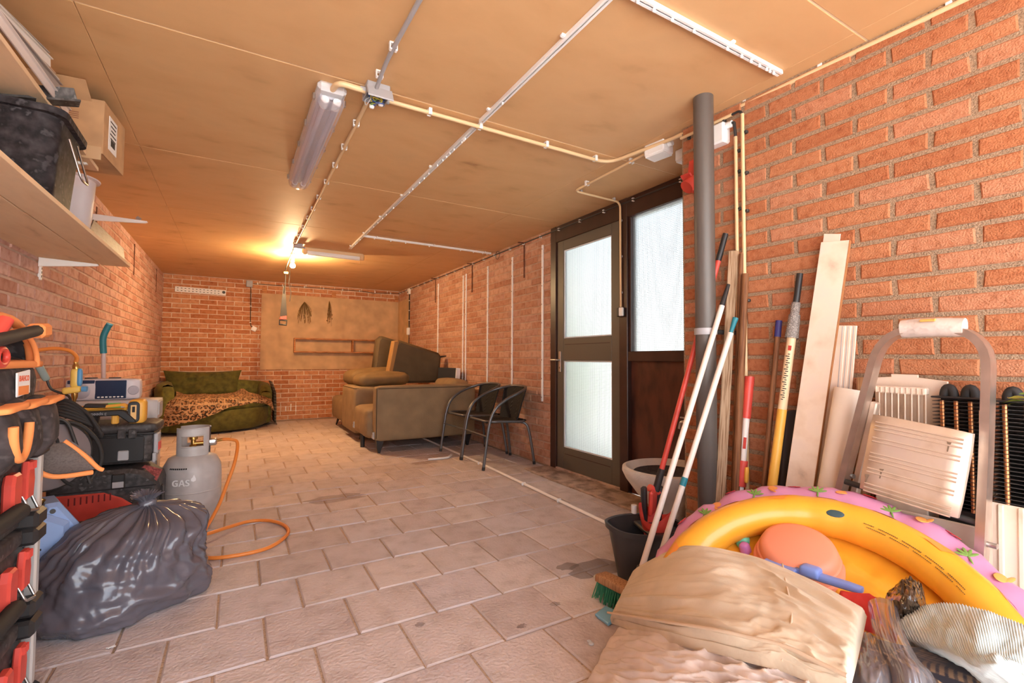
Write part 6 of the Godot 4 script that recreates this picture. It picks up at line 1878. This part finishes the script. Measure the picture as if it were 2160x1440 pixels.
	d = thing("plant_sprig", "small sprig of yellow green leaves at the far right on the cooler", "leaves", Vector3(1.955, 0.885, -0.445))
	put("stem", MB.new().tube([Vector3(0, 0, 0.04), Vector3(0, 0.012, -0.03)], 0.0015, 5), "dry", d)
	for i in 5:
		var lf := MB.new()
		lf.grid(6, 3, func(u: float, v: float): return Vector3(sin(PI * u) * (v - 0.5) * 0.022, 0.006 * sin(PI * u), -u * 0.05))
		put("leaf", lf, mat("leaf_%d" % (i % 2), [rgb(150, 150, 60), rgb(110, 140, 50)][i % 2], 0.7), d, Transform3D(Basis.from_euler(Vector3(0.2 * i - 0.4, -0.5 + 0.5 * i, 0.3)), Vector3(0, 0.005 * i, 0.01 * i)))

# a flat bar along points in an upright plane, broad across it
func strap(pts: Array, w: float, t: float) -> MB:
	var m := MB.new()
	var n := pts.size()
	var sec := [Vector2(-0.5, -0.5), Vector2(-0.5, 0.5), Vector2(-0.5, 0.5), Vector2(0.5, 0.5), Vector2(0.5, 0.5), Vector2(0.5, -0.5), Vector2(0.5, -0.5), Vector2(-0.5, -0.5)]
	for f in 4:
		m.grid(1, n - 1, func(u: float, v: float):
			var i := int(round(v * (n - 1)))
			var d: Vector3 = (pts[mini(i + 1, n - 1)] - pts[maxi(i - 1, 0)]).normalized()
			var ax := (Vector3.RIGHT - d * d.x).normalized()
			var q: Vector2 = sec[f * 2 + int(round(u))]
			return pts[i] + ax * w * q.x + d.cross(ax) * t * q.y)
	return m

func ladder() -> void:
	var l := thing("step_ladder", "folded aluminium step ladder with a round topped grab rail leaning by the wall", "ladder")
	var path := bend([Vector3(1.8, 0.0, -0.985), Vector3(1.868, 0.6, -0.868), Vector3(1.895, 1.115, -0.752), Vector3(1.9, 1.1, -0.492), Vector3(1.888, 0.7, -0.507), Vector3(1.835, 0.0, -0.535)], 0.12, 8)
	put("rail", strap(path, 0.05, 0.021), "aluminium", l)
	# worn wrap on the top bar
	put("wrap", MB.new().tube([Vector3(1.893, 1.107, -0.70), Vector3(1.893, 1.109, -0.66), Vector3(1.893, 1.108, -0.6), Vector3(1.893, 1.104, -0.545)], [0.0265, 0.0275, 0.027, 0.026], 12, false, true, 1.1), mat("wrap_white", rgb(236, 218, 206), 0.5, {"tex": "soft", "nrm": "bump", "scale": 2.5, "nscale": 0.6}), l)
	put("label", MB.new().box(Vector3(1.868, 1.13, -0.625), Vector3(0.012, 0.006, 0.04), 0.002, Basis.from_euler(Vector3(0, 0, 0.5))), mat("label_orange", rgb(240, 182, 96), 0.6), l)
	# step tread folded up between the legs
	var c := Vector3(1.805, 0.69, -0.648)
	var xw := Vector3(0.02, -0.035, 0.26).normalized()
	var yh := Vector3(0.03, 0.24, 0.02)
	yh = (yh - xw * yh.dot(xw)).normalized()
	var xf := Transform3D(Basis(xw, yh, xw.cross(yh)), c)
	var tr := put("tread", MB.new().soft(Vector3.ZERO, Vector3(0.245, 0.25, 0.034), 0.008, 0.0, Basis(), 4), "aluminium_dull", l, xf)
	for gp in 5:
		for i in 2 + int(gp % 2 == 0):
			put("tread_ridge", MB.new().tube([Vector3(-0.108, 0.1 - gp * 0.05 - i * 0.012, 0.017), Vector3(0.105, 0.1 - gp * 0.05 - i * 0.012, 0.017)], 0.0028, 6), "aluminium_dull", tr)
	for p in [[0.075, 0.075], [-0.07, -0.055], [-0.105, -0.085]]:
		put("stain", MB.new().prism(poly([p[0] - 0.006, p[1] + 0.012, p[0] + 0.006, p[1] + 0.014, p[0] + 0.002, p[1], p[0] + 0.001, p[1] - 0.018, p[0] - 0.002, p[1] - 0.018, p[0] - 0.002, p[1]]), 0.0015, Transform3D(Basis(), Vector3(0, 0, 0.0165))), mat("stain_brown", rgb(120, 96, 76), 0.8), tr)
	put("crossbar", MB.new().tube([Vector3(1.852, 0.58, -0.862), Vector3(1.868, 0.535, -0.515)], 0.0095, 10), "dark_steel", l)
	put("crossbar", MB.new().tube([Vector3(1.9, 0.2, -0.93), Vector3(1.9, 0.2, -0.54)], 0.009, 8), "dark_steel", l)
	for s in 2:
		put("rear_leg", MB.new().bar([Vector3(1.9, 0.0, -0.965), Vector3(1.9, 0.0, -0.525)][s], [Vector3(1.915, 0.86, -0.79), Vector3(1.915, 0.86, -0.512)][s], 0.022, 0.03, Vector3.RIGHT, 0.004), "aluminium_dull", l)
		put("rivet", MB.new().tube([Vector3(1.868, [0.6, 0.48][s], [-0.848, -0.505][s]), Vector3(1.866, [0.6, 0.48][s], [-0.84, -0.483][s])], 0.008, 10), "steel", l)
		put("foot", MB.new().box([Vector3(1.8, 0.012, -0.985), Vector3(1.835, 0.012, -0.535)][s], Vector3(0.045, 0.024, 0.06), 0.006), "black_plastic", l)

func pool() -> void:
	var t := thing("paddling_pool", "small yellow and pink inflatable paddling pool tipped up against the step ladder", "paddling pool")
	var vinyl := mat("vinyl_yellow", rgb(236, 164, 46), 0.34, {"clear": 0.3})
	mat("vinyl_pink", rgb(204, 136, 168), 0.4)
	mat("vinyl_green", rgb(110, 196, 160), 0.4)
	mat("vinyl_orange", rgb(236, 144, 60), 0.35)
	var ce := Vector3(1.33, 0.295, -0.687)
	var R := 0.379
	var th := 0.604; var ph := 0.463
	var u := Vector3(sin(ph), 0, cos(ph))
	var w := Vector3(cos(ph), 0, -sin(ph))
	var v := w * cos(th) + Vector3(0, sin(th), 0)
	var n := v.cross(u)
	if n.y < 0:
		n = -n
	var tor := func(a: float, b: float, rr: float, r1: float, c: Vector3, squash: float) -> Vector3:
		var rad := u * cos(a) + v * sin(a)
		return c + rad * (rr + r1 * cos(b)) + n * r1 * sin(b) * squash
	var ring := MB.new()
	ring.grid(110, 20, func(x: float, y: float):
		var a := TAU * x
		return tor.call(a, TAU * y, R, 0.057 + 0.0012 * sin(a * 26.0) * absf(sin(a * 3)), ce, 1.0), true)
	var ur := put("upper_ring", ring, vinyl, t)
	# orange dashes printed on the ring
	for k in 9:
		var a0 := PI * 0.02 + k * 0.34
		var pa := MB.new()
		pa.grid(6, 5, func(x: float, y: float):
			var b := lerpf(0.25 + 0.1 * x, 0.7 - 0.12 * x, y) + (0.7 if k % 3 == 2 else 0.0)
			return tor.call(a0 + 0.12 * x + 0.05 * y, b, R, 0.0583, ce, 1.0))
		put("printed_dash", pa, "vinyl_orange", ur)
	# two lines of fine warning print and a round badge
	var pr := MB.new()
	for k in 120:
		var a := PI * 0.16 + (k / 2) * 0.0125
		if (k * 7) % 13 < 2:
			continue
		var b := 2.05 + 0.14 * (k % 2)
		var p: Vector3 = tor.call(a, b, R, 0.0578, ce, 1.0)
		var q: Vector3 = tor.call(a + 0.008, b, R, 0.0578, ce, 1.0)
		var nn: Vector3 = tor.call(a, b, R, 0.068, ce, 1.0) - p
		pr.bar(p, q, 0.0028 + 0.001 * (k % 3), 0.001, nn.cross(q - p))
	put("print", pr, mat("print_brown", rgb(110, 84, 40), 0.6), ur)
	var pb: Vector3 = tor.call(PI * 0.5 - 0.12, 2.0, R, 0.0572, ce, 1.0)
	var nb: Vector3 = (tor.call(PI * 0.5 - 0.12, 2.0, R, 0.08, ce, 1.0) - pb).normalized()
	put("badge", MB.new().ball(Vector3.ZERO, Vector3(0.024, 0.011, 0.0016), 14), mat("badge_teal", rgb(48, 72, 76), 0.5), ur, facing(pb, nb))
	# pink lower ring, half deflated, and the green seam between the two
	var c2 := ce - n * 0.068 + v * 0.056
	var slack := FastNoiseLite.new()
	slack.frequency = 1.6
	var pinkr := func(a: float) -> float:
		return 0.066 * (1.0 + 0.28 * slack.get_noise_2d(cos(a) * 2.5, sin(a) * 2.5))
	var pink := MB.new()
	pink.grid(110, 20, func(x: float, y: float):
		var a := TAU * x
		return tor.call(a, TAU * y, R + 0.036 + 0.014 * maxf(0.0, sin(a + 0.9)), pinkr.call(a), c2, 0.85), true)
	var lr := put("lower_ring", pink, "vinyl_pink", t)
	var seam := MB.new()
	seam.grid(110, 10, func(x: float, y: float):
		return tor.call(TAU * x, TAU * y, R + 0.035, 0.03 + 0.006 * sin(TAU * x * 7), ce - n * 0.038 + v * 0.008, 0.9), true)
	put("seam", seam, "vinyl_green", t)
	# crumpled floor of the pool
	var ns := FastNoiseLite.new()
	ns.seed = 12
	ns.frequency = 4.5
	var fl := MB.new()
	fl.grid(90, 26, func(x: float, y: float):
		var a := TAU * x
		var r := y * (R - 0.02)
		var p: Vector3 = ce + (u * cos(a) + v * sin(a)) * r
		var f := 1.0 - 2.0 * absf(ns.get_noise_3dv(p * Vector3(1.2, 1.2, 0.7)))
		return p - n * (0.045 - 0.035 * f * sin(PI * minf(y * 1.1, 1.0)) - 0.004 * sin(a * 40) * y), true)
	put("pool_floor", fl, vinyl, t)
	# printed flowers, palms and suns on the pink ring
	for k in 16:
		var a := PI * 0.12 + k * 0.15
		var b := 0.75 + 0.35 * (k % 3)
		var r2: float = pinkr.call(a)
		var p: Vector3 = tor.call(a, b, R + 0.036 + 0.014 * maxf(0.0, sin(a + 0.9)), r2, c2, 0.85)
		var q: Vector3 = tor.call(a, b, R + 0.036 + 0.014 * maxf(0.0, sin(a + 0.9)), r2 + 0.02, c2, 0.85)
		var f := facing(p + (q - p) * 0.05, q - p)
		var m := MB.new()
		if k % 3 == 0:
			for i in 5:
				m.ball(Vector3(cos(i * TAU / 5) * 0.012, sin(i * TAU / 5) * 0.012, 0), Vector3(0.009, 0.009, 0.0015), 8)
			put("printed_flower", m, mat("print_red", rgb(200, 40, 50), 0.5), lr, f)
		elif k % 3 == 1:
			m.ball(Vector3.ZERO, Vector3(0.024, 0.014, 0.0015), 12)
			m.ball(Vector3(0.022, -0.012, 0), Vector3(0.03, 0.006, 0.0015), 10)
			put("printed_sun", m, mat("print_orange", rgb(240, 160, 80), 0.5), lr, f)
		else:
			for i in 5:
				m.ball(Vector3(cos(0.4 + i * 0.6) * 0.014, sin(0.4 + i * 0.6) * 0.014, 0), Vector3(0.016, 0.0045, 0.0015), 8, Basis.from_euler(Vector3(0, 0, 0.4 + i * 0.6)))
			m.ball(Vector3(0, -0.012, 0), Vector3(0.003, 0.016, 0.0015), 8)
			put("printed_palm", m, mat("print_green", rgb(120, 150, 70), 0.5), lr, f)
	# things lying in the pool
	var po := thing("plant_pot", "salmon pink plastic bowl lying upside down in the yellow pool", "bowl", Vector3(1.475, 0.395, -0.82), Vector3(0.12, 0.3, 0.38))
	put("bowl", MB.new().lathe([Vector2(0.0, 0.07), Vector2(0.082, 0.07), Vector2(0.096, 0.063), Vector2(0.102, 0.05), Vector2(0.104, 0.036), Vector2(0.1085, 0.033), Vector2(0.111, 0.012), Vector2(0.118, 0.009), Vector2(0.12, -0.02), Vector2(0.114, -0.024), Vector2(0.1, 0.04), Vector2(0, 0.06)], 44), mat("salmon", rgb(234, 142, 108), 0.5), po)
	var sh := thing("toy_spade", "light blue plastic toy tool between the salmon bowl and the beige cover", "toy", Vector3(1.385, 0.412, -0.735), Vector3(0.0, 0.17, -0.05))
	mat("toy_blue", rgb(128, 150, 214), 0.4)
	put("handle", MB.new().soft(Vector3(0, 0, 0.04), Vector3(0.03, 0.02, 0.16), 0.008, 0.0, Basis(), 4), "toy_blue", sh)
	put("blade", MB.new().prism(poly([-0.035, 0, 0.035, 0, 0.028, 0.09, -0.028, 0.09]), 0.012, Transform3D(Basis(Vector3(1, 0, 0), Vector3(0, 0, -1), Vector3(0, 1, 0)), Vector3(0, -0.006, -0.03)), 0.003), "toy_blue", sh)
	put("joint", MB.new().soft(Vector3(0, 0.008, 0.0), Vector3(0.042, 0.03, 0.05), 0.01, 0.0, Basis(), 4), "toy_blue", sh)
	var rd := thing("red_cloth", "scrap of bright red cloth between the yellow pool and the beige cover", "cloth")
	put("cloth", cloth([[Vector3(1.37, 0.40, -0.66), Vector3(1.4, 0.405, -0.6), Vector3(1.42, 0.4, -0.53)], [Vector3(1.31, 0.425, -0.63), Vector3(1.34, 0.43, -0.575), Vector3(1.36, 0.42, -0.52)], [Vector3(1.24, 0.4, -0.6), Vector3(1.26, 0.4, -0.55), Vector3(1.28, 0.39, -0.5)]], 16, 12, 0.008, 3), mat("red_cloth_m", rgb(200, 48, 40), 0.8), rd)
	var kn := thing("patterned_cloth", "small bunched purple and green patterned cloth left of the salmon bowl", "cloth", Vector3(1.44, 0.4, -0.985))
	var kc := [mat("print_violet", rgb(190, 120, 180), 0.6), M["vinyl_green"], mat("print_plum", rgb(96, 60, 110), 0.6)]
	for i in 5:
		put("fold", MB.new().soft(Vector3(-0.02 + 0.022 * (i % 3), 0.012 * (i % 2), 0.03 - 0.02 * i), Vector3(0.035, 0.045, 0.035), 0.014, 0.0, Basis.from_euler(Vector3(0.4 * i, 0.7 * i, 0.3)), 6, 0.02, i), kc[i % 3], kn)

func cloths() -> void:
	mat("canvas_beige", rgb(232, 212, 182), 0.85, {"nrm": "grit", "tex": "soft", "scale": 1.6, "nscale": 0.12})
	mat("canvas_pale", rgb(246, 230, 218), 0.85, {"nrm": "grit", "tex": "soft", "scale": 1.6, "nscale": 0.12})
	mat("stitch", rgb(216, 190, 160), 0.9)
	var a := thing("cover_sheet", "beige cotton cover spread over the heap in front of the pool", "cloth")
	var up := [
		[Vector3(1.304, 0.200, -1.346), Vector3(1.264, 0.360, -1.131), Vector3(1.245, 0.430, -0.998), Vector3(1.280, 0.445, -0.877), Vector3(1.273, 0.455, -0.748), Vector3(1.238, 0.460, -0.625), Vector3(1.194, 0.465, -0.518)],
		[Vector3(1.205, 0.190, -1.286), Vector3(1.118, 0.370, -1.016), Vector3(1.106, 0.445, -0.842), Vector3(1.156, 0.450, -0.754), Vector3(1.124, 0.470, -0.651), Vector3(1.104, 0.475, -0.558), Vector3(1.078, 0.475, -0.476)],
		[Vector3(1.155, 0.160, -1.269), Vector3(1.003, 0.360, -0.912), Vector3(0.984, 0.440, -0.750), Vector3(1.004, 0.460, -0.644), Vector3(1.000, 0.475, -0.570), Vector3(0.986, 0.480, -0.499), Vector3(0.973, 0.480, -0.439)],
		[Vector3(1.161, 0.110, -1.298), Vector3(0.965, 0.330, -0.878), Vector3(0.903, 0.420, -0.689), Vector3(0.902, 0.450, -0.590), Vector3(0.907, 0.465, -0.527), Vector3(0.904, 0.470, -0.466), Vector3(0.900, 0.475, -0.416)],
		[Vector3(1.201, 0.060, -1.337), Vector3(0.955, 0.300, -0.877), Vector3(0.895, 0.390, -0.684), Vector3(0.886, 0.425, -0.580), Vector3(0.889, 0.440, -0.526), Vector3(0.889, 0.450, -0.467), Vector3(0.896, 0.455, -0.420)]]
	put("sheet", cloth(up, 130, 110, 0.011, 21, Vector3(0.8, 0.6, 2.2), 0.0005), "canvas_beige", a)
	var hem := []
	for p in spline(up[3], 10):
		hem.append(p + Vector3(-0.012, 0.004, 0.0))
	put("hem", MB.new().tube(hem, 0.004, 6), "stitch", a)
	var sm := []
	for r in up:
		sm.append(r[4] + Vector3(0, 0.004, 0))
	put("seam", MB.new().tube(spline(sm, 8), 0.0022, 6), "stitch", a)
	var b := thing("cover_sheet", "paler crumpled cotton sheet lying lowest at the front of the heap", "cloth")
	var lo := [
		[Vector3(1.222, 0.050, -1.310), Vector3(1.009, 0.290, -0.886), Vector3(0.954, 0.370, -0.680), Vector3(0.933, 0.420, -0.542), Vector3(0.952, 0.430, -0.444)],
		[Vector3(1.107, 0.030, -1.268), Vector3(0.934, 0.280, -0.866), Vector3(0.901, 0.370, -0.653), Vector3(0.900, 0.410, -0.524), Vector3(0.913, 0.430, -0.426)],
		[Vector3(1.023, 0.020, -1.218), Vector3(0.872, 0.260, -0.823), Vector3(0.855, 0.360, -0.621), Vector3(0.864, 0.400, -0.504), Vector3(0.880, 0.420, -0.412)],
		[Vector3(0.936, 0.010, -1.170), Vector3(0.840, 0.220, -0.808), Vector3(0.824, 0.330, -0.599), Vector3(0.835, 0.380, -0.487), Vector3(0.854, 0.400, -0.400)],
		[Vector3(0.86, 0.004, -1.12), Vector3(0.80, 0.12, -0.83), Vector3(0.77, 0.2, -0.62), Vector3(0.78, 0.22, -0.5), Vector3(0.8, 0.25, -0.36)],
		[Vector3(0.82, 0.003, -1.05), Vector3(0.74, 0.02, -0.82), Vector3(0.73, 0.02, -0.63), Vector3(0.74, 0.02, -0.48), Vector3(0.76, 0.02, -0.34)]]
	put("sheet", cloth(lo, 130, 120, 0.02, 33, Vector3(1.5, 1.5, 2.6), 0.0008), "canvas_pale", b)
	# knitted jumper
	var c := thing("jumper", "pale blue ribbed knitted jumper thrown on the heap at the right", "jumper")
	mat("knit", rgb(214, 222, 218), 0.95, {"rim": 0.3})
	var kn := [
		[Vector3(1.284, 0.420, -0.501), Vector3(1.334, 0.450, -0.479), Vector3(1.341, 0.480, -0.440), Vector3(1.355, 0.490, -0.386), Vector3(1.407, 0.470, -0.349), Vector3(1.443, 0.450, -0.310)],
		[Vector3(1.231, 0.430, -0.472), Vector3(1.194, 0.470, -0.411), Vector3(1.185, 0.500, -0.372), Vector3(1.191, 0.510, -0.330), Vector3(1.247, 0.490, -0.304), Vector3(1.311, 0.460, -0.277)],
		[Vector3(1.228, 0.420, -0.455), Vector3(1.135, 0.470, -0.374), Vector3(1.084, 0.500, -0.323), Vector3(1.088, 0.510, -0.294), Vector3(1.157, 0.490, -0.278), Vector3(1.220, 0.460, -0.253)],
		[Vector3(1.285, 0.400, -0.423), Vector3(1.147, 0.450, -0.342), Vector3(1.086, 0.480, -0.294), Vector3(1.076, 0.490, -0.270), Vector3(1.136, 0.470, -0.257), Vector3(1.185, 0.440, -0.241)],
		[Vector3(1.26, 0.38, -0.39), Vector3(1.17, 0.42, -0.314), Vector3(1.11, 0.45, -0.262), Vector3(1.1, 0.46, -0.235), Vector3(1.14, 0.44, -0.215), Vector3(1.185, 0.41, -0.2)]]
	var jm := cloth(kn, 480, 40, 0.022, 41, Vector3(1.3, 1.2, 1.3), 0.0, 56)
	put("knit", jm, "knit", c)
	var pb := thing("plaid_blanket", "dark plaid blanket with pale checked lines folded under the blue jumper", "blanket")
	mat("plaid_wool", Color(1, 1, 1), 0.95, {"tex": "plaid", "scale": 2.6, "rim": 0.3})
	put("folds", MB.new().soft(Vector3(1.17, 0.22, -0.37), Vector3(0.17, 0.4, 0.34), 0.06, 0.01, Basis.from_euler(Vector3(0, 0.45, 0)), 14, 0.03), "plaid_wool", pb)
	var bag := thing("plastic_bag", "torn translucent grey plastic bag draped between beige cover and plaid blanket", "plastic bag")
	mat("film", Color(0.52, 0.48, 0.48, 0.6), 0.2, {"clear": 0.6})
	put("film", cloth([
		[Vector3(1.294, 0.440, -0.561), Vector3(1.294, 0.460, -0.540), Vector3(1.304, 0.460, -0.517), Vector3(1.320, 0.440, -0.510)],
		[Vector3(1.136, 0.460, -0.484), Vector3(1.103, 0.485, -0.450), Vector3(1.124, 0.485, -0.438), Vector3(1.191, 0.455, -0.453)],
		[Vector3(1.049, 0.460, -0.434), Vector3(1.010, 0.490, -0.399), Vector3(1.024, 0.490, -0.383), Vector3(1.091, 0.460, -0.394)],
		[Vector3(1.008, 0.440, -0.409), Vector3(0.960, 0.480, -0.367), Vector3(0.984, 0.480, -0.350), Vector3(1.058, 0.450, -0.356)],
		[Vector3(0.95, 0.38, -0.385), Vector3(0.92, 0.42, -0.345), Vector3(0.94, 0.42, -0.328), Vector3(1.01, 0.40, -0.333)]], 40, 90, 0.007, 51, Vector3(5, 1, 1.0)), "film", bag)
	put("torn_mouth", cloth([
		[Vector3(1.119, 0.435, -0.516), Vector3(1.119, 0.455, -0.485), Vector3(1.107, 0.455, -0.464)],
		[Vector3(1.029, 0.45, -0.467), Vector3(0.999, 0.47, -0.431), Vector3(1.031, 0.465, -0.422)],
		[Vector3(0.952, 0.44, -0.444), Vector3(0.942, 0.465, -0.407), Vector3(0.983, 0.46, -0.392)],
		[Vector3(0.9, 0.36, -0.422), Vector3(0.90, 0.40, -0.390), Vector3(0.93, 0.40, -0.371)]], 24, 40, 0.008, 52, Vector3(3, 1, 2)), "film", bag)
	put("crumpled_top", cloth([
		[Vector3(1.377, 0.42, -0.560), Vector3(1.430, 0.46, -0.537), Vector3(1.462, 0.45, -0.515), Vector3(1.448, 0.41, -0.502)],
		[Vector3(1.303, 0.43, -0.517), Vector3(1.295, 0.48, -0.478), Vector3(1.353, 0.46, -0.478), Vector3(1.400, 0.42, -0.482)],
		[Vector3(1.298, 0.40, -0.506), Vector3(1.297, 0.44, -0.476), Vector3(1.343, 0.43, -0.471), Vector3(1.413, 0.38, -0.482)]], 30, 24, 0.018, 53, Vector3(4, 2, 4), 0.002), mat("film_dark", rgb(84, 66, 50), 0.25, {"clear": 0.6}), bag)

func bucket_and_basin() -> void:
	var b := thing("mop_bucket", "black oval mop bucket with a red wringer by the end of the thick wall", "bucket", Vector3(1.635, 0, -1.6), Vector3(0, -0.35, 0))
	var m := MB.new()
	var rings := [[0.115, 0.095, 0.0], [0.12, 0.1, 0.01], [0.165, 0.132, 0.225], [0.178, 0.144, 0.228], [0.182, 0.148, 0.252], [0.168, 0.135, 0.25], [0.122, 0.1, 0.015], [0.0, 0.0, 0.012]]
	for r in rings.size() - 1:
		m.smooth()
		var n := 40
		for i in n:
			var a0 := TAU * i / n; var a1 := TAU * (i + 1) / n
			var f := func(q: Array, a: float) -> Vector3: return Vector3(cos(a) * q[0], q[2] + (0.012 * pow(maxf(0, -cos(a)), 8) if q[2] > 0.2 else 0.0), sin(a) * q[1])
			m.quad(f.call(rings[r], a1), f.call(rings[r], a0), f.call(rings[r + 1], a0), f.call(rings[r + 1], a1))
	put("body", m, mat("bucket_black", rgb(56, 52, 50), 0.4), b)
	put("shelf", MB.new().box(Vector3(0.075, 0.22, 0), Vector3(0.16, 0.02, 0.22), 0.006), "bucket_black", b)
	var wr := MB.new()
	var rr := [[0.045, 0.055, 0.16], [0.075, 0.075, 0.27], [0.079, 0.079, 0.3]]
	for r in 2:
		wr.smooth()
		for i in 28:
			var a0 := TAU * i / 28; var a1 := TAU * (i + 1) / 28
			var f := func(q: Array, a: float) -> Vector3: return Vector3(0.06 + cos(a) * q[0], q[2] + (0.03 * sin(a * 2) if q[2] > 0.2 else 0.0), sin(a) * q[1])
			wr.quad(f.call(rr[r], a1), f.call(rr[r], a0), f.call(rr[r + 1], a0), f.call(rr[r + 1], a1))
	put("wringer", wr, "red_plastic", b)
	put("handle", MB.new().tube(arc(Vector3(0, 0.235, 0), 1.0, Vector3(0.2, -0.03, 0), Vector3(0, 0.0, 0.16), -1.2, 1.2, 14), 0.005, 8), "steel", b)
	put("spout", MB.new().tube([Vector3(0.02, 0.25, -0.15), Vector3(0.02, 0.29, -0.15)], 0.014, 12), "white_plastic", b)
	var s := thing("stone_basin", "pale stone basin in the recess below the window, half hidden by the thick wall", "basin", Vector3(2.25, 0, -2.0))
	put("bowl", MB.new().lathe([Vector2(0, 0.0), Vector2(0.11, 0.0), Vector2(0.1, 0.06), Vector2(0.12, 0.14), Vector2(0.19, 0.21), Vector2(0.25, 0.29), Vector2(0.272, 0.335), Vector2(0.27, 0.358), Vector2(0.25, 0.365), Vector2(0.225, 0.34), Vector2(0.17, 0.27), Vector2(0, 0.25)], 48), mat("stone", rgb(238, 230, 220), 0.85, {"nrm": "grit", "tex": "soft", "scale": 2.0, "nscale": 0.6}), s)
	put("lining", MB.new().lathe([Vector2(0, 0.31), Vector2(0.12, 0.318), Vector2(0.205, 0.33), Vector2(0.214, 0.32)], 40), mat("lining_dark", rgb(86, 84, 90), 0.6, {"nrm": "crinkle", "tex": "dirty", "scale": 2.0}), s)
	var tp := thing("tap", "small chrome tap fixed to the end of the thick wall above the basin", "tap", Vector3(2.09, 0.67, -1.72))
	put("body", MB.new().tube(bend([Vector3(0, 0, 0), Vector3(0.0, 0, -0.05), Vector3(0.0, -0.04, -0.06)], 0.02), 0.01, 10), "steel", tp)
	put("lever", MB.new().box(Vector3(0, 0.022, -0.03), Vector3(0.012, 0.008, 0.05), 0.002), "steel", tp)
	mat("litter_leaf", rgb(206, 196, 170), 0.8)
	mat("litter_grey", rgb(196, 200, 202), 0.8)
	var lit := [[-0.352, -2.14, "small white crossed scrap of paper on the paving in front of the bin bag"], [1.42, -1.615, "small pale dry leaf lying on the paving left of the green broom head"], [1.45, -1.72, "tiny pale leaf fragment on the dark stained paver by the bucket"], [1.1, -1.33, "small grey white dropping on the paving left of the pale sheet"]]
	for k in lit.size():
		var q: Array = lit[k]
		var sc := thing("litter", q[2], "litter", Vector3(q[0], 0.002, q[1]), Vector3(0, 0.6 * k, 0), "bits of litter on the paving")
		var lm := MB.new()
		if k == 0:
			lm.bar(Vector3(-0.013, 0.001, 0), Vector3(0.013, 0.002, 0.004), 0.005, 0.002)
			lm.bar(Vector3(-0.008, 0.002, 0.008), Vector3(0.009, 0.002, -0.006), 0.005, 0.002)
		else:
			lm.ball(Vector3(0, 0.003, 0), Vector3(0.022 - 0.004 * k, 0.004, 0.011), 10)
			lm.ball(Vector3(0.012, 0.004, 0.006), Vector3(0.01, 0.003, 0.008), 8)
		put("scrap", lm, ["paper", "litter_leaf", "litter_leaf", "litter_grey"][k], sc)
	var sp := thing("floor_wiper", "light blue flat plastic blade sticking out from under the beige cover", "scraper", Vector3(1.26, 0.003, -1.43), Vector3(0, 0.28, 0))
	put("blade", MB.new().prism(poly([-0.045, -0.035, 0.06, -0.045, 0.06, 0.045, -0.02, 0.04]), 0.012, Transform3D(Basis(Vector3(1, 0, 0), Vector3(0, 0, -1), Vector3(0, 1, 0)), Vector3(0, 0, 0)), 0.003), mat("pale_blue", rgb(130, 186, 214), 0.5), sp)
	put("stud", MB.new().tube([Vector3(0.045, 0.012, 0.02), Vector3(0.045, 0.018, 0.02)], 0.013, 12), "white_plastic", sp)

func _ready() -> void:
	rng.seed = 7
	setup()
	materials()
	building()
	fittings()
	furniture()
	left_side()
	right_side()
